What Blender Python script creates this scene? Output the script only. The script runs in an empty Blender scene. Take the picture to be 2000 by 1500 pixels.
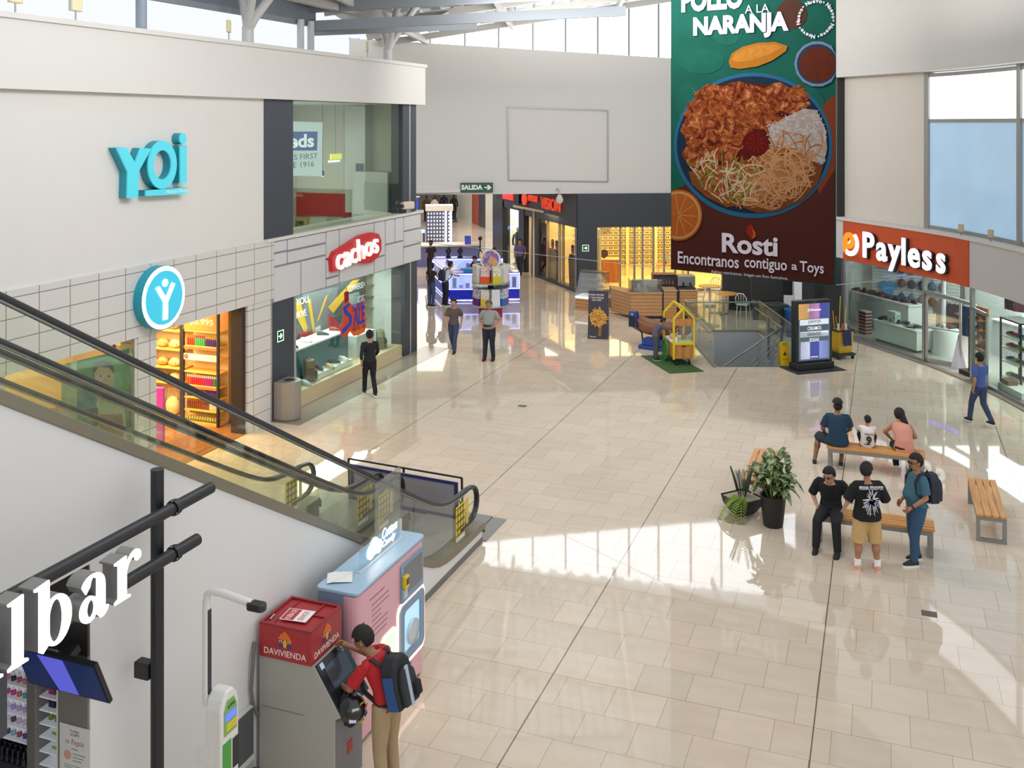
import bpy, math, random
from mathutils import Vector, Matrix
random.seed(7)
C = bpy.context.scene.collection
sc = bpy.context.scene
V = Vector
F_, H_, Y0_ = 1939.0, 6.8, 240.0          # focal length (px), eye height (m), horizon row
TH = math.radians(20.55)

# ---------------- camera, world, lights, exposure ----------------
cam = bpy.data.cameras.new('camera'); camo = bpy.data.objects.new('camera', cam); C.objects.link(camo)
camo.location = (0, 0, H_); camo.rotation_euler = (math.pi/2, 0, 0)
cam.sensor_width = 36; cam.lens = F_*36/2000; cam.shift_y = -(750-Y0_)/2000; cam.clip_end = 300; cam.clip_start = .1
sc.camera = camo
sc.view_settings.view_transform = 'Standard'; sc.view_settings.look = 'None'
sc.view_settings.gamma = 1; sc.view_settings.use_curve_mapping = False
sc.view_settings.exposure = -0.08
w = bpy.data.worlds.new('world'); sc.world = w; w.use_nodes = True
bg = w.node_tree.nodes['Background']; bg.inputs[0].default_value = (.93, .965, 1, 1); bg.inputs[1].default_value = 1.08
try:
    sc.cycles.use_denoising = True; sc.cycles.max_bounces = 7; sc.cycles.diffuse_bounces = 3
    sc.cycles.glossy_bounces = 3; sc.cycles.transparent_max_bounces = 16; sc.cycles.transmission_bounces = 4
    sc.cycles.caustics_reflective = False; sc.cycles.caustics_refractive = False; sc.cycles.sample_clamp_indirect = 4
except Exception: pass
LF = Matrix.Rotation(-TH, 4, 'Z')          # left frame: x = out of the shop fronts, y = along them, away from the eye
def lf(u, v, z=0): return LF @ V((u, v, z))
def area(name, loc, size, power, col=(1, 1, 1), rot=(0, 0, 0), sy=None, spread=None):
    l = bpy.data.lights.new(name, 'AREA'); l.energy = power; l.color = col; l.size = size
    if sy: l.shape = 'RECTANGLE'; l.size_y = sy
    o = bpy.data.objects.new(name, l); C.objects.link(o); o.location = loc; o.rotation_euler = rot
    return o
def aimed(name, loc, tgt, size, power, col=(1, 1, 1), sy=None):
    o = area(name, loc, size, power, col, (0, 0, 0), sy); o.rotation_euler = (V(tgt)-V(loc)).to_track_quat('-Z', 'Y').to_euler(); return o
WARM = (1, .74, .36)
area('shop_light_yoi', lf(-15.3, 16.6, 2.74), 2.2, 480, WARM, (0, 0, -TH), 4)
area('shop_light_yoi', lf(-15.0, 12.2, 2.74), 2.2, 240, WARM, (0, 0, -TH), 3)
area('shop_light_cachos', lf(-14.2, 23.2, 2.66), .9, 270, (.95, 1, 1), (0, 0, -TH), 5)
area('upper_shop_light', lf(-15.5, 22.5, 7.2), 2, 110, (1, .97, .88), (0, 0, -TH), 4)
area('shop_light_vision', (7.5, 42.2, 2.85), 9, 520, (1, .78, .42), (0, 0, 0), 4)
area('shop_light_vision', (2.4, 43.4, 2.9), 2, 150, (1, .8, .5), (0, 0, 0), 4)
area('shop_light_boutique', (1.3, 49.2, 2.7), 2.6, 420, (1, .9, .75), (0, 0, 0), 4)
area('shop_light_payless', (15.0, 26, 3.3), 4, 850, (.93, 1, .97), (0, 0, 0), 10)
aimed('added_wall_fill', (3.2, 27, 9.0), (2.5, 39.5, 6.8), 7, 420, (1, .98, .95), 1.0)  # unseen fill light added to brighten the back wall
aimed('added_wall_fill', (1.5, 14.5, 10.8), (-9, 21, 5.8), 9, 600, (1, .98, .96), 2)  # added fill for the left shop front, no fixture modelled
aimed('added_wall_fill', (2, 20, 10.3), (12, 27, 8.5), 5, 700, (1, .98, .95), 1.5)  # added fill for the right fascia, no fixture modelled
area('added_up_fill', (4, 24, 8.8), 10, 850, (1, .97, .93), (math.pi, 0, 0), 2)  # unseen fill added under the roof, bounces off the deck into the hall
area('added_up_fill', (2, 34, 8.3), 7, 420, (1, .97, .93), (math.pi, 0, 0), 2)  # second added bounce fill, farther back
area('corridor_ceiling_lights', (-5.5, 54, 3.95), 5, 800, (1, .94, .86), (0, 0, 0), 22)

# ---------------- helpers ----------------
def G(x, y, z=0):                           # floor (or level z) point that the photo shows at pixel x, y
    Y = F_*(H_-z)/(y-Y0_); return V(((x-1000)/F_*Y, Y, z))
def PV(x, y, Y): return V(((x-1000)/F_*Y, Y, H_-(y-Y0_)*Y/F_))
def LP(x, y, u):                            # (v, z) on the vertical plane u of the left frame
    r = (x-1000)/F_; A = (math.sin(TH), math.cos(TH)); B = (math.cos(TH), -math.sin(TH))
    v = u*(r*B[1]-B[0])/(A[0]-r*A[1]); Y = u*B[1]+v*A[1]
    return v, H_-(y-Y0_)*Y/F_
def EP(x, y, v):                            # (u, z) on the plane v of the left frame
    r = (x-1000)/F_; A = (math.sin(TH), math.cos(TH)); B = (math.cos(TH), -math.sin(TH)); u = v*(A[0]-r*A[1])/(r*B[1]-B[0]); return u, H_-(y-Y0_)*(u*B[1]+v*A[1])/F_
def lin(c): return c/12.92 if c <= .04045 else ((c+.055)/1.055)**2.4
def rgb(h):
    h = h.lstrip('#'); return tuple(lin(int(h[i:i+2], 16)/255) for i in (0, 2, 4)) + (1,)
_M = {}
def mt(h, r=.5, m=0, e=0, n=.05, s=25, b=0, coat=0, alpha=1):
    k = (h, r, m, e, n, s, b, coat, alpha)
    if k in _M: return _M[k]
    M = bpy.data.materials.new('m_'+h.lstrip('#')); M.use_nodes = True; N = M.node_tree; p = N.nodes['Principled BSDF']
    c = rgb(h); tc = N.nodes.new('ShaderNodeTexCoord'); nz = N.nodes.new('ShaderNodeTexNoise')
    nz.inputs['Scale'].default_value = s; nz.inputs['Detail'].default_value = 3; N.links.new(tc.outputs['Object'], nz.inputs['Vector'])
    mx = N.nodes.new('ShaderNodeMixRGB'); mx.inputs[1].default_value = tuple(max(0, x*(1-n)) for x in c[:3])+(1,)
    mx.inputs[2].default_value = tuple(min(1, x*(1+n)) for x in c[:3])+(1,)
    N.links.new(nz.outputs['Fac'], mx.inputs[0]); N.links.new(mx.outputs[0], p.inputs['Base Color'])
    p.inputs['Roughness'].default_value = r; p.inputs['Metallic'].default_value = m
    if coat: p.inputs['Coat Weight'].default_value = coat
    if alpha < 1: p.inputs['Alpha'].default_value = alpha
    if e:
        N.links.new(mx.outputs[0], p.inputs['Emission Color']); p.inputs['Emission Strength'].default_value = e
    if b:
        bp = N.nodes.new('ShaderNodeBump'); bp.inputs['Strength'].default_value = b; bp.inputs['Distance'].default_value = .02
        N.links.new(nz.outputs['Fac'], bp.inputs['Height']); N.links.new(bp.outputs[0], p.inputs['Normal'])
    _M[k] = M; return M
def glass(h='e8f2ee', refl=.05, rough=0):
    k = ('glass', h, refl, rough)
    if k in _M: return _M[k]
    M = bpy.data.materials.new('glass_'+h); M.use_nodes = True; N = M.node_tree; N.nodes.clear()
    o = N.nodes.new('ShaderNodeOutputMaterial'); t = N.nodes.new('ShaderNodeBsdfTransparent'); t.inputs[0].default_value = rgb(h)
    g = N.nodes.new('ShaderNodeBsdfGlossy'); g.inputs['Roughness'].default_value = rough; g.inputs[0].default_value = (1, 1, 1, 1)
    lw = N.nodes.new('ShaderNodeLayerWeight'); lw.inputs[0].default_value = .5
    pw = N.nodes.new('ShaderNodeMath'); pw.operation = 'POWER'; pw.inputs[1].default_value = 5; N.links.new(lw.outputs['Facing'], pw.inputs[0])
    ad = N.nodes.new('ShaderNodeMath'); ad.operation = 'MULTIPLY_ADD'; ad.inputs[1].default_value = .6; ad.inputs[2].default_value = refl; ad.use_clamp = True
    mx = N.nodes.new('ShaderNodeMixShader'); N.links.new(pw.outputs[0], ad.inputs[0]); N.links.new(ad.outputs[0], mx.inputs[0])
    N.links.new(t.outputs[0], mx.inputs[1]); N.links.new(g.outputs[0], mx.inputs[2]); N.links.new(mx.outputs[0], o.inputs[0])
    _M[k] = M; return M
def striped(h1, h2, w, axis=2, frac=.9, r=.5, e=0, noise=0, axis2=None, w2=1, frac2=.9, stag=0):
    """boards or tiles: colour h1 with h2 lines every w along a local axis (and every w2 along axis2)"""
    k = ('str', h1, h2, w, axis, frac, r, e, noise, axis2, w2, frac2, stag)
    if k in _M: return _M[k]
    M = bpy.data.materials.new('lines_'+h1); M.use_nodes = True; N = M.node_tree; L = N.links; p = N.nodes['Principled BSDF']
    tc = N.nodes.new('ShaderNodeTexCoord'); sx = N.nodes.new('ShaderNodeSeparateXYZ'); L.new(tc.outputs['Object'], sx.inputs[0])
    def mth(op, a, b=0):
        q = N.nodes.new('ShaderNodeMath'); q.operation = op
        for i, z in enumerate((a, b)):
            if isinstance(z, (int, float)): q.inputs[i].default_value = z
            else: L.new(z, q.inputs[i])
        return q.outputs[0]
    f = mth('FRACT', mth('DIVIDE', sx.outputs[axis], w)); mask = mth('GREATER_THAN', f, frac)
    if axis2 is not None:
        g = mth('FRACT', mth('DIVIDE', sx.outputs[axis2], w2)); mask = mth('MAXIMUM', mask, mth('GREATER_THAN', g, frac2))
    nz = N.nodes.new('ShaderNodeTexNoise'); nz.inputs['Scale'].default_value = 6; nz.inputs['Detail'].default_value = 4
    L.new(tc.outputs['Object'], nz.inputs['Vector'])
    a = N.nodes.new('ShaderNodeMixRGB'); c = rgb(h1); a.inputs[1].default_value = tuple(x*(1-noise) for x in c[:3])+(1,)
    a.inputs[2].default_value = tuple(min(1, x*(1+noise)) for x in c[:3])+(1,); L.new(nz.outputs['Fac'], a.inputs[0])
    mx = N.nodes.new('ShaderNodeMixRGB'); L.new(mask, mx.inputs[0]); L.new(a.outputs[0], mx.inputs[1]); mx.inputs[2].default_value = rgb(h2)
    L.new(mx.outputs[0], p.inputs['Base Color']); p.inputs['Roughness'].default_value = r
    if e: L.new(mx.outputs[0], p.inputs['Emission Color']); p.inputs['Emission Strength'].default_value = e
    _M[k] = M; return M
def wood(h, dark, sc_=3, axis='X', r=.4):
    k = ('wood', h, dark, sc_, axis, r)
    if k in _M: return _M[k]
    M = bpy.data.materials.new('wood_'+h); M.use_nodes = True; N = M.node_tree; L = N.links; p = N.nodes['Principled BSDF']
    tc = N.nodes.new('ShaderNodeTexCoord'); mp = N.nodes.new('ShaderNodeMapping'); L.new(tc.outputs['Object'], mp.inputs[0])
    mp.inputs['Scale'].default_value = tuple(.6 if a == axis else 9 for a in 'XYZ')
    nz = N.nodes.new('ShaderNodeTexNoise'); nz.inputs['Scale'].default_value = sc_; nz.inputs['Detail'].default_value = 6; L.new(mp.outputs[0], nz.inputs['Vector'])
    cr = N.nodes.new('ShaderNodeValToRGB'); cr.color_ramp.elements[0].color = rgb(dark); cr.color_ramp.elements[1].color = rgb(h)
    cr.color_ramp.elements[0].position = .3; cr.color_ramp.elements[1].position = .62
    L.new(nz.outputs['Fac'], cr.inputs[0]); L.new(cr.outputs[0], p.inputs['Base Color']); p.inputs['Roughness'].default_value = r
    _M[k] = M; return M

class MB:
    def __init__(s): s.v = []; s.f = []; s.sm = []; s.mi = []; s.i = 0
    def add(s, vs, fs, M=None, smooth=False):
        o = len(s.v); s.v += [(M @ V(p)) if M else V(p) for p in vs]
        s.f += [[o+i for i in f] for f in fs]; s.sm += [smooth]*len(fs); s.mi += [s.i]*len(fs); return s
    def bx(s, x0, x1, y0, y1, z0, z1, M=None):
        return s.add([(x0,y0,z0),(x1,y0,z0),(x1,y1,z0),(x0,y1,z0),(x0,y0,z1),(x1,y0,z1),(x1,y1,z1),(x0,y1,z1)],
            [(3,2,1,0),(4,5,6,7),(0,1,5,4),(1,2,6,5),(2,3,7,6),(3,0,4,7)], M)
    def bc(s, c, d, M=None): return s.bx(c[0]-d[0]/2, c[0]+d[0]/2, c[1]-d[1]/2, c[1]+d[1]/2, c[2]-d[2]/2, c[2]+d[2]/2, M)
    def bar(s, p0, p1, w, h=None):           # square bar between two points
        p0 = V(p0); p1 = V(p1); h = h or w; d = p1-p0; q = d.to_track_quat('Z', 'Y').to_matrix().to_4x4(); q.translation = p0
        return s.bx(-w/2, w/2, -h/2, h/2, 0, d.length, q)
    def cyl(s, p0, p1, r0, r1=None, n=12, caps=True, smooth=True):
        p0 = V(p0); p1 = V(p1); r1 = r0 if r1 is None else r1; q = (p1-p0).to_track_quat('Z', 'Y')
        vs = []
        for p, r in ((p0, r0), (p1, r1)):
            for k in range(n): a = 2*math.pi*k/n; vs.append(p + q @ V((r*math.cos(a), r*math.sin(a), 0)))
        s.add(vs, [(k, (k+1)%n, n+(k+1)%n, n+k) for k in range(n)], None, smooth)
        if caps: s.add(vs, [tuple(range(n-1, -1, -1)), tuple(range(n, 2*n))])
        return s
    def tube(s, pts, r, n=8, smooth=True):
        pts = [V(p) for p in pts]; rings = []; q = None
        rr = r if isinstance(r, (list, tuple)) else [r]*len(pts)
        for i, p in enumerate(pts):
            d = (pts[min(i+1, len(pts)-1)]-pts[max(i-1, 0)]).normalized()
            if q is None: q = d.to_track_quat('Z', 'Y')
            else: q = (q @ V((0, 0, 1))).rotation_difference(d) @ q
            rings.append([p + q @ V((rr[i]*math.cos(2*math.pi*k/n), rr[i]*math.sin(2*math.pi*k/n), 0)) for k in range(n)])
        vs = [x for g in rings for x in g]; m = len(pts)
        s.add(vs, [(j*n+k, j*n+(k+1)%n, (j+1)*n+(k+1)%n, (j+1)*n+k) for j in range(m-1) for k in range(n)], None, smooth)
        s.add(vs, [tuple(range(n-1, -1, -1)), tuple(range((m-1)*n, m*n))]); return s
    def strip(s, pts, w, t, up):              # flat rectangular rail following pts (side = tangent x up)
        pts = [V(p) for p in pts]; vs = []; up = V(up)
        for i, p in enumerate(pts):
            d = (pts[min(i+1, len(pts)-1)]-pts[max(i-1, 0)]).normalized(); sd = up; nn = d.cross(sd).normalized()
            vs += [p+sd*w/2+nn*t/2, p-sd*w/2+nn*t/2, p-sd*w/2-nn*t/2, p+sd*w/2-nn*t/2]
        m = len(pts)
        s.add(vs, [(j*4+k, j*4+(k+1)%4, j*4+4+(k+1)%4, j*4+4+k) for j in range(m-1) for k in range(4)]+[(3,2,1,0), tuple(range(4*m-4, 4*m))]); return s
    def sph(s, c, r, nu=14, nv=9, M=None, v0=0.0, v1=1.0):
        r = (r, r, r) if isinstance(r, (int, float)) else r; vs = []; c = V(c)
        for j in range(nv+1):
            t = math.pi*(v0+(v1-v0)*j/nv)
            for k in range(nu):
                a = 2*math.pi*k/nu; p = V((r[0]*math.sin(t)*math.cos(a), r[1]*math.sin(t)*math.sin(a), r[2]*math.cos(t)))
                vs.append(c + ((M @ p) if M else p))
        return s.add(vs, [(j*nu+k, (j+1)*nu+k, (j+1)*nu+(k+1)%nu, j*nu+(k+1)%nu) for j in range(nv) for k in range(nu)], None, True)
    def lathe(s, prof, c=(0, 0, 0), n=20, M=None, smooth=True):
        c = V(c); vs = []
        for r, z in prof:
            for k in range(n):
                a = 2*math.pi*k/n; p = V((r*math.cos(a), r*math.sin(a), z)); vs.append(c + ((M @ p) if M else p))
        m = len(prof)
        return s.add(vs, [(j*n+k, j*n+(k+1)%n, (j+1)*n+(k+1)%n, (j+1)*n+k) for j in range(m-1) for k in range(n)], None, smooth)
    def prism(s, poly, h, M=None, z0=0.0):
        n = len(poly); vs = [(p[0], p[1], z0) for p in poly]+[(p[0], p[1], z0+h) for p in poly]
        return s.add(vs, [tuple(range(n-1, -1, -1)), tuple(range(n, 2*n))]+[(k, (k+1)%n, n+(k+1)%n, n+k) for k in range(n)], M)
    def ring(s, po, pi, h, M=None, z0=0.0):   # extruded outline with a hole (same point count)
        n = len(po); vs = [(p[0], p[1], z) for z in (z0, z0+h) for q in (po, pi) for p in q]; fs = []
        for k in range(n):
            l = (k+1) % n; fs += [(k, n+k, n+l, l), (2*n+k, 2*n+l, 3*n+l, 3*n+k), (k, l, 2*n+l, 2*n+k), (n+k, 3*n+k, 3*n+l, n+l)]
        return s.add(vs, fs, M)
    def poly(s, pts, M=None): return s.add(pts, [tuple(range(len(pts)))], M)
    def build(s, name, mat, parent=None, M=None, bevel=0, seg=2, label=None):
        me = bpy.data.meshes.new(name); me.from_pydata([tuple(p) for p in s.v], [], s.f)
        for m in (mat if isinstance(mat, (list, tuple)) else [mat]): me.materials.append(m)
        me.polygons.foreach_set('use_smooth', s.sm); me.polygons.foreach_set('material_index', s.mi); me.update()
        return link(name, me, parent, M, bevel, seg, label)
def link(name, me, parent=None, M=None, bevel=0, seg=2, label=None):
    o = bpy.data.objects.new(name, me); C.objects.link(o)
    if parent: o.parent = parent
    if M is not None: o.matrix_local = M
    if label: o['label'] = label
    if bevel:
        b = o.modifiers.new('bevel', 'BEVEL'); b.width = bevel; b.segments = seg; b.limit_method = 'ANGLE'; b.angle_limit = .6
    return o
def tag(o, label, cat, group=None, kind=None):
    o['label'] = label; o['category'] = cat
    if group: o['group'] = group
    if kind: o['kind'] = kind
    return o
def thing(name, label, cat, loc=(0, 0, 0), rz=0, group=None):
    o = bpy.data.objects.new(name, None); C.objects.link(o); o.location = loc; o.rotation_euler = (0, 0, rz); o.empty_display_size = .2
    return tag(o, label, cat, group)
def struct(name, mb, mat, M=None, bevel=0):
    o = mb.build(name, mat, None, M, bevel); o['kind'] = 'structure'; return o
KIDS = {}
def dup(o, loc=None, rz=None, label=None, parent=None, group=None):
    c = o.copy(); C.objects.link(c)
    if parent: c.parent = parent
    if loc is not None: c.location = loc
    if rz is not None: c.rotation_euler = (0, 0, rz)
    if label: c['label'] = label
    if group: c['group'] = group
    for ch in list(o.children): dup(ch, parent=c)
    return c
def FR(o, x, y):                             # frame matrix: text along x, up y, facing x cross y
    x = V(x).normalized(); y = V(y).normalized(); z = x.cross(y)
    return Matrix(((x[0], y[0], z[0], o[0]), (x[1], y[1], z[1], o[1]), (x[2], y[2], z[2], o[2]), (0, 0, 0, 1)))
def fpx(x, y, z): return FR((x, y, z), (0, 1, 0), (0, 0, 1))     # faces +x
def fmy(x, y, z): return FR((x, y, z), (1, 0, 0), (0, 0, 1))     # faces -y
def fpy(x, y, z): return FR((x, y, z), (-1, 0, 0), (0, 0, 1))
def fmx(x, y, z): return FR((x, y, z), (0, -1, 0), (0, 0, 1))
def text(name, s, size, mat, parent, M, ext=.002, bold=0, sx=1, align='CENTER', label=None, sp=1, shear=0):
    cu = bpy.data.curves.new(name, 'FONT'); cu.body = s; cu.size = size; cu.extrude = ext; cu.offset = bold; cu.align_x = align; cu.align_y = 'CENTER'
    cu.resolution_u = 3; cu.space_character = sp; cu.shear = shear
    o = bpy.data.objects.new('tmp', cu); me = bpy.data.meshes.new_from_object(o); bpy.data.objects.remove(o); bpy.data.curves.remove(cu)
    me.transform(M @ Matrix.Diagonal((sx, 1, 1, 1))); me.materials.clear(); me.materials.append(mat)
    return link(name, me, parent, None, 0, 2, label)
def textfit(name, s, w, h, mat, parent, M, ext=.002, bold=0, label=None, sp=1, shear=0, split=None):
    o = text(name, s, 1, mat, parent, Matrix(), ext, bold, label=label, sp=sp, shear=shear); me = o.data
    xs = [v.co.x for v in me.vertices]; ys = [v.co.y for v in me.vertices]; ax, bx_, ay, by = min(xs), max(xs), min(ys), max(ys)
    for v in me.vertices: v.co.x = (v.co.x-(ax+bx_)/2)*w/(bx_-ax); v.co.y = (v.co.y-(ay+by)/2)*h/(by-ay)
    me.transform(M); me.update(); return o
def circ(r, n=24, cx=0, cy=0, ry=None, a0=0, a1=2*math.pi, closed=True):
    ry = r if ry is None else ry; m = n if closed else n+1
    return [(cx+r*math.cos(a0+(a1-a0)*k/n), cy+ry*math.sin(a0+(a1-a0)*k/n)) for k in range(m)]
def rrect(x0, x1, y0, y1, r, n=4):
    P = []
    for cx, cy, a in ((x1-r, y1-r, 0), (x0+r, y1-r, 90), (x0+r, y0+r, 180), (x1-r, y0+r, 270)):
        P += [(cx+r*math.cos(math.radians(a+90*k/n)), cy+r*math.sin(math.radians(a+90*k/n))) for k in range(n+1)]
    return P

# ---------------- structure ----------------
def floor_mat():
    M = bpy.data.materials.new('polished_beige_tiles'); M.use_nodes = True; N = M.node_tree; L = N.links; p = N.nodes['Principled BSDF']
    T = .616; j = LF.inverted() @ G(1080.5, 1316.6)
    tc = N.nodes.new('ShaderNodeTexCoord'); mp = N.nodes.new('ShaderNodeMapping'); mp.inputs['Rotation'].default_value = (0, 0, TH); L.new(tc.outputs['Object'], mp.inputs[0])
    sx = N.nodes.new('ShaderNodeSeparateXYZ'); L.new(mp.outputs[0], sx.inputs[0])
    def mth(op, a, b=0):
        q = N.nodes.new('ShaderNodeMath'); q.operation = op
        for i, z in enumerate((a, b)):
            if isinstance(z, (int, float)): q.inputs[i].default_value = z
            else: L.new(z, q.inputs[i])
        return q.outputs[0]
    U = mth('DIVIDE', mth('SUBTRACT', sx.outputs[0], j.x), T); W = mth('DIVIDE', mth('SUBTRACT', sx.outputs[1], j.y), T)
    row = mth('FLOOR', W); uu = mth('SUBTRACT', mth('ADD', U, .35), mth('DIVIDE', row, 3))
    def edge(x, per, wd):
        f = mth('MULTIPLY', mth('FRACT', mth('DIVIDE', x, per)), per); d = mth('MINIMUM', f, mth('SUBTRACT', per, f)); return mth('LESS_THAN', d, wd)
    thin = mth('MAXIMUM', edge(uu, 1, .0055), edge(W, 1, .0055)); thick = edge(U, 5, .0125); th2 = edge(W, 5, .008)
    cb = N.nodes.new('ShaderNodeCombineXYZ'); L.new(mth('FLOOR', uu), cb.inputs[0]); L.new(row, cb.inputs[1])
    wn = N.nodes.new('ShaderNodeTexWhiteNoise'); wn.noise_dimensions = '2D'; L.new(cb.outputs[0], wn.inputs['Vector'])
    nz = N.nodes.new('ShaderNodeTexNoise'); nz.inputs['Scale'].default_value = 1.6; nz.inputs['Detail'].default_value = 5
    mp2 = N.nodes.new('ShaderNodeMapping'); mp2.inputs['Scale'].default_value = (1, 3.5, 1); L.new(mp.outputs[0], mp2.inputs[0]); L.new(mp2.outputs[0], nz.inputs['Vector'])
    a = N.nodes.new('ShaderNodeMixRGB'); a.inputs[1].default_value = rgb('d3c0a9'); a.inputs[2].default_value = rgb('e4d4c1'); L.new(nz.outputs['Fac'], a.inputs[0])
    b = N.nodes.new('ShaderNodeMixRGB'); b.blend_type = 'MULTIPLY'; L.new(a.outputs[0], b.inputs[1]); b.inputs[0].default_value = .8
    vv = mth('ADD', mth('MULTIPLY', wn.outputs['Value'], .12), .9); cc = N.nodes.new('ShaderNodeCombineXYZ')
    for i in range(3): L.new(vv, cc.inputs[i])
    L.new(cc.outputs[0], b.inputs[2])
    c = N.nodes.new('ShaderNodeMixRGB'); L.new(mth('MULTIPLY', mth('MAXIMUM', thin, th2), .75), c.inputs[0]); L.new(b.outputs[0], c.inputs[1]); c.inputs[2].default_value = rgb('9a8468')
    d = N.nodes.new('ShaderNodeMixRGB'); L.new(thick, d.inputs[0]); L.new(c.outputs[0], d.inputs[1]); d.inputs[2].default_value = rgb('75685a')
    L.new(d.outputs[0], p.inputs['Base Color'])
    p.inputs['Roughness'].default_value = .035; p.inputs['IOR'].default_value = 1.5; p.inputs['Specular IOR Level'].default_value = .6
    bp = N.nodes.new('ShaderNodeBump'); bp.inputs['Strength'].default_value = .02; bp.inputs['Distance'].default_value = .01
    n3 = N.nodes.new('ShaderNodeTexNoise'); n3.inputs['Scale'].default_value = 2.2; L.new(tc.outputs['Object'], n3.inputs['Vector']); L.new(n3.outputs['Fac'], bp.inputs['Height']); L.new(bp.outputs[0], p.inputs['Normal'])
    return M
SW = (5.72, 7.95, 27.65, 32.2)             # stairwell hole
FLOOR = floor_mat()
mb = MB(); xs = (-28, SW[0], SW[1], 24); ys = (2, SW[2], SW[3], 100)
for i in range(3):
    for k in range(3):
        if (i, k) != (1, 1): mb.poly([(xs[i], ys[k], 0), (xs[i+1], ys[k], 0), (xs[i+1], ys[k+1], 0), (xs[i], ys[k+1], 0)])
struct('floor', mb, FLOOR)
WHITE = mt('dddad6', .6, n=.02, s=2); CREAM = mt('dcd4ca', .6, n=.03, s=2); DARK = mt('3d434c', .45, n=.05, s=4); STEEL = mt('9a9a98', .35, .8)
UC = -13.09
struct('wall_left', MB().bx(-13.4, UC, 7, 19.0, 4.1, 7.4), WHITE, LF)
TILE = striped('d5d2ce', '7b7874', .662, 1, .975, .35, axis2=2, w2=.335, frac2=.955, noise=.02)
struct('trim_1', MB().bx(-13.3, UC+.07, 7, 19.28, 2.8, 4.13), TILE, LF)
mb = MB()
for v0, v1 in ((18.31, 19.2), (14.9, 15.4), (7, 11.9)): mb.bx(-13.45, UC+.05, v0, v1, 0, 2.8)
struct('trim_2', mb, TILE, LF)
mb = MB().bx(-13.3, UC+.02, 19.28, 27.05, 2.68, 4.1); struct('trim_3', mb, mt('9a9b9d', .5), LF)
mb = MB(); rects = [(530,557,.58,.8),(530,557,.8,1),(557,633,.79,1),(557,633,.58,.79),(530,584,0,.58),(584,633,0,.58),(633,659,.5,1),(633,659,.16,.5),(633,659,0,.16),
  (659,727,.45,1),(659,727,0,.45),(727,749,.3,1),(749,768,.5,1),(768,785,.5,1),(749,785,0,.5),(727,749,0,.3),(785,819,.68,1),(785,819,.36,.68),(785,819,0,.36)]
for a, b, z0, z1 in rects:
    va, vb = LP(a, 0, UC)[0], LP(b, 0, UC)[0]; mb.bx(UC, UC+.06, va+.03, vb-.03, 2.68+1.42*z0+.025, 2.68+1.42*z1-.025)
struct('trim_4', mb, mt('cfd0d2', .45, n=.02), LF, .008)
struct('trim_5', MB().bx(-13.6, UC+.1, 19.0, 27.08, 4.1, 4.17), mt('d8d3cc', .7, n=.08, s=8), LF)
mb = MB().bx(-13.5, -12.93, 7, 27.06, 7.34, 8.46).bx(-13.55, -12.88, 7, 27.1, 8.46, 8.55); struct('wall_left_cornice', mb, WHITE, LF)
struct('trim_6', MB().bx(-13.45, UC+.02, 18.98, 20.14, 4.17, 7.36).bx(-13.45, UC+.02, 25.85, 26.25, 4.17, 7.36).bx(-13.45, UC+.02, 26.32, 26.72, 4.17, 7.36), DARK, LF)
struct('trim_7', MB().bx(-13.5, UC+.02, 19.24, 20.2, 0, 2.7).bx(-13.5, UC+.02, 25.95, 26.3, 0, 2.7).bx(-13.5, UC+.02, 26.36, 26.78, 0, 2.7), DARK, LF)
struct('trim_8', MB().bx(-13.46, UC+.03, 26.25, 26.32, 4.17, 7.36).bx(-13.5, UC+.03, 26.3, 26.36, 0, 2.7).bx(-13.2, UC+.04, 20.16, 20.24, 0, 2.7).bx(-13.2, UC+.04, 19.2, 19.25, 0, 2.8), mt('c9cbcd', .3, .6), LF)
# cachos shop shell, lower and upper
struct('wall_left_shop', MB().bx(-16.2, -16.1, 20, 27, .02, 2.7).bx(-16.2, -13.5, 26.75, 26.85, .02, 2.7).bx(-16.2, -13.5, 19.6, 19.7, .02, 2.7).bx(-14.6, -13.3, 19.6, 26.8, 2.7, 2.76), mt('dfe3e2', .6), LF)
struct('floor_left_shop', MB().bx(-16.1, -13.15, 20.2, 25.95, .0, .34), mt('d2bf98', .5, n=.06), LF)
struct('wall_left_upper', MB().bx(-17.3, -17.2, 18.8, 27, 2.9, 7.4).bx(-17.3, -13.5, 18.7, 18.8, 2.9, 7.4).bx(-17.3, -13.5, 26.75, 26.85, 2.72, 7.4).bx(-17.3, -13.2, 18.7, 26.8, 7.34, 7.4).bx(-14.3, -13.3, 19.28, 26.8, 3.95, 4.1), mt('d9d8cc', .6), LF)
struct('trim_9', MB().bx(EP(684, 0, 26.6)[0], EP(722, 0, 26.6)[0], 26.3, 26.75, 4.1, 7.3).bx(EP(700, 0, 26.2)[0], -13.6, 25.9, 26.74, 4.1, 5.35), mt('cdd0ce', .6), LF)
(ea, ez0), (eb, ez1) = EP(555, 419, 26.7), EP(684, 379, 26.7)
struct('trim_10', MB().bx(ea, eb, 26.68, 26.75, ez0, ez1), mt('c0393b', .5), LF)
GL = glass('e6efe8', .06)
def pane(u, v0, v1, z0, z1): return MB().bx(u-.006, u+.006, v0, v1, z0, z1)
struct('window_1', pane(UC-.05, 20.14, 22.6, 4.17, 7.34), GL, LF); struct('window_2', pane(UC-.05, 22.62, 25.85, 4.17, 7.34), GL, LF)
struct('window_3', pane(UC-.04, 20.24, 23.0, .35, 2.7), GL, LF); struct('window_4', pane(UC-.04, 23.02, 25.95, .35, 2.7), GL, LF)
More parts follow.
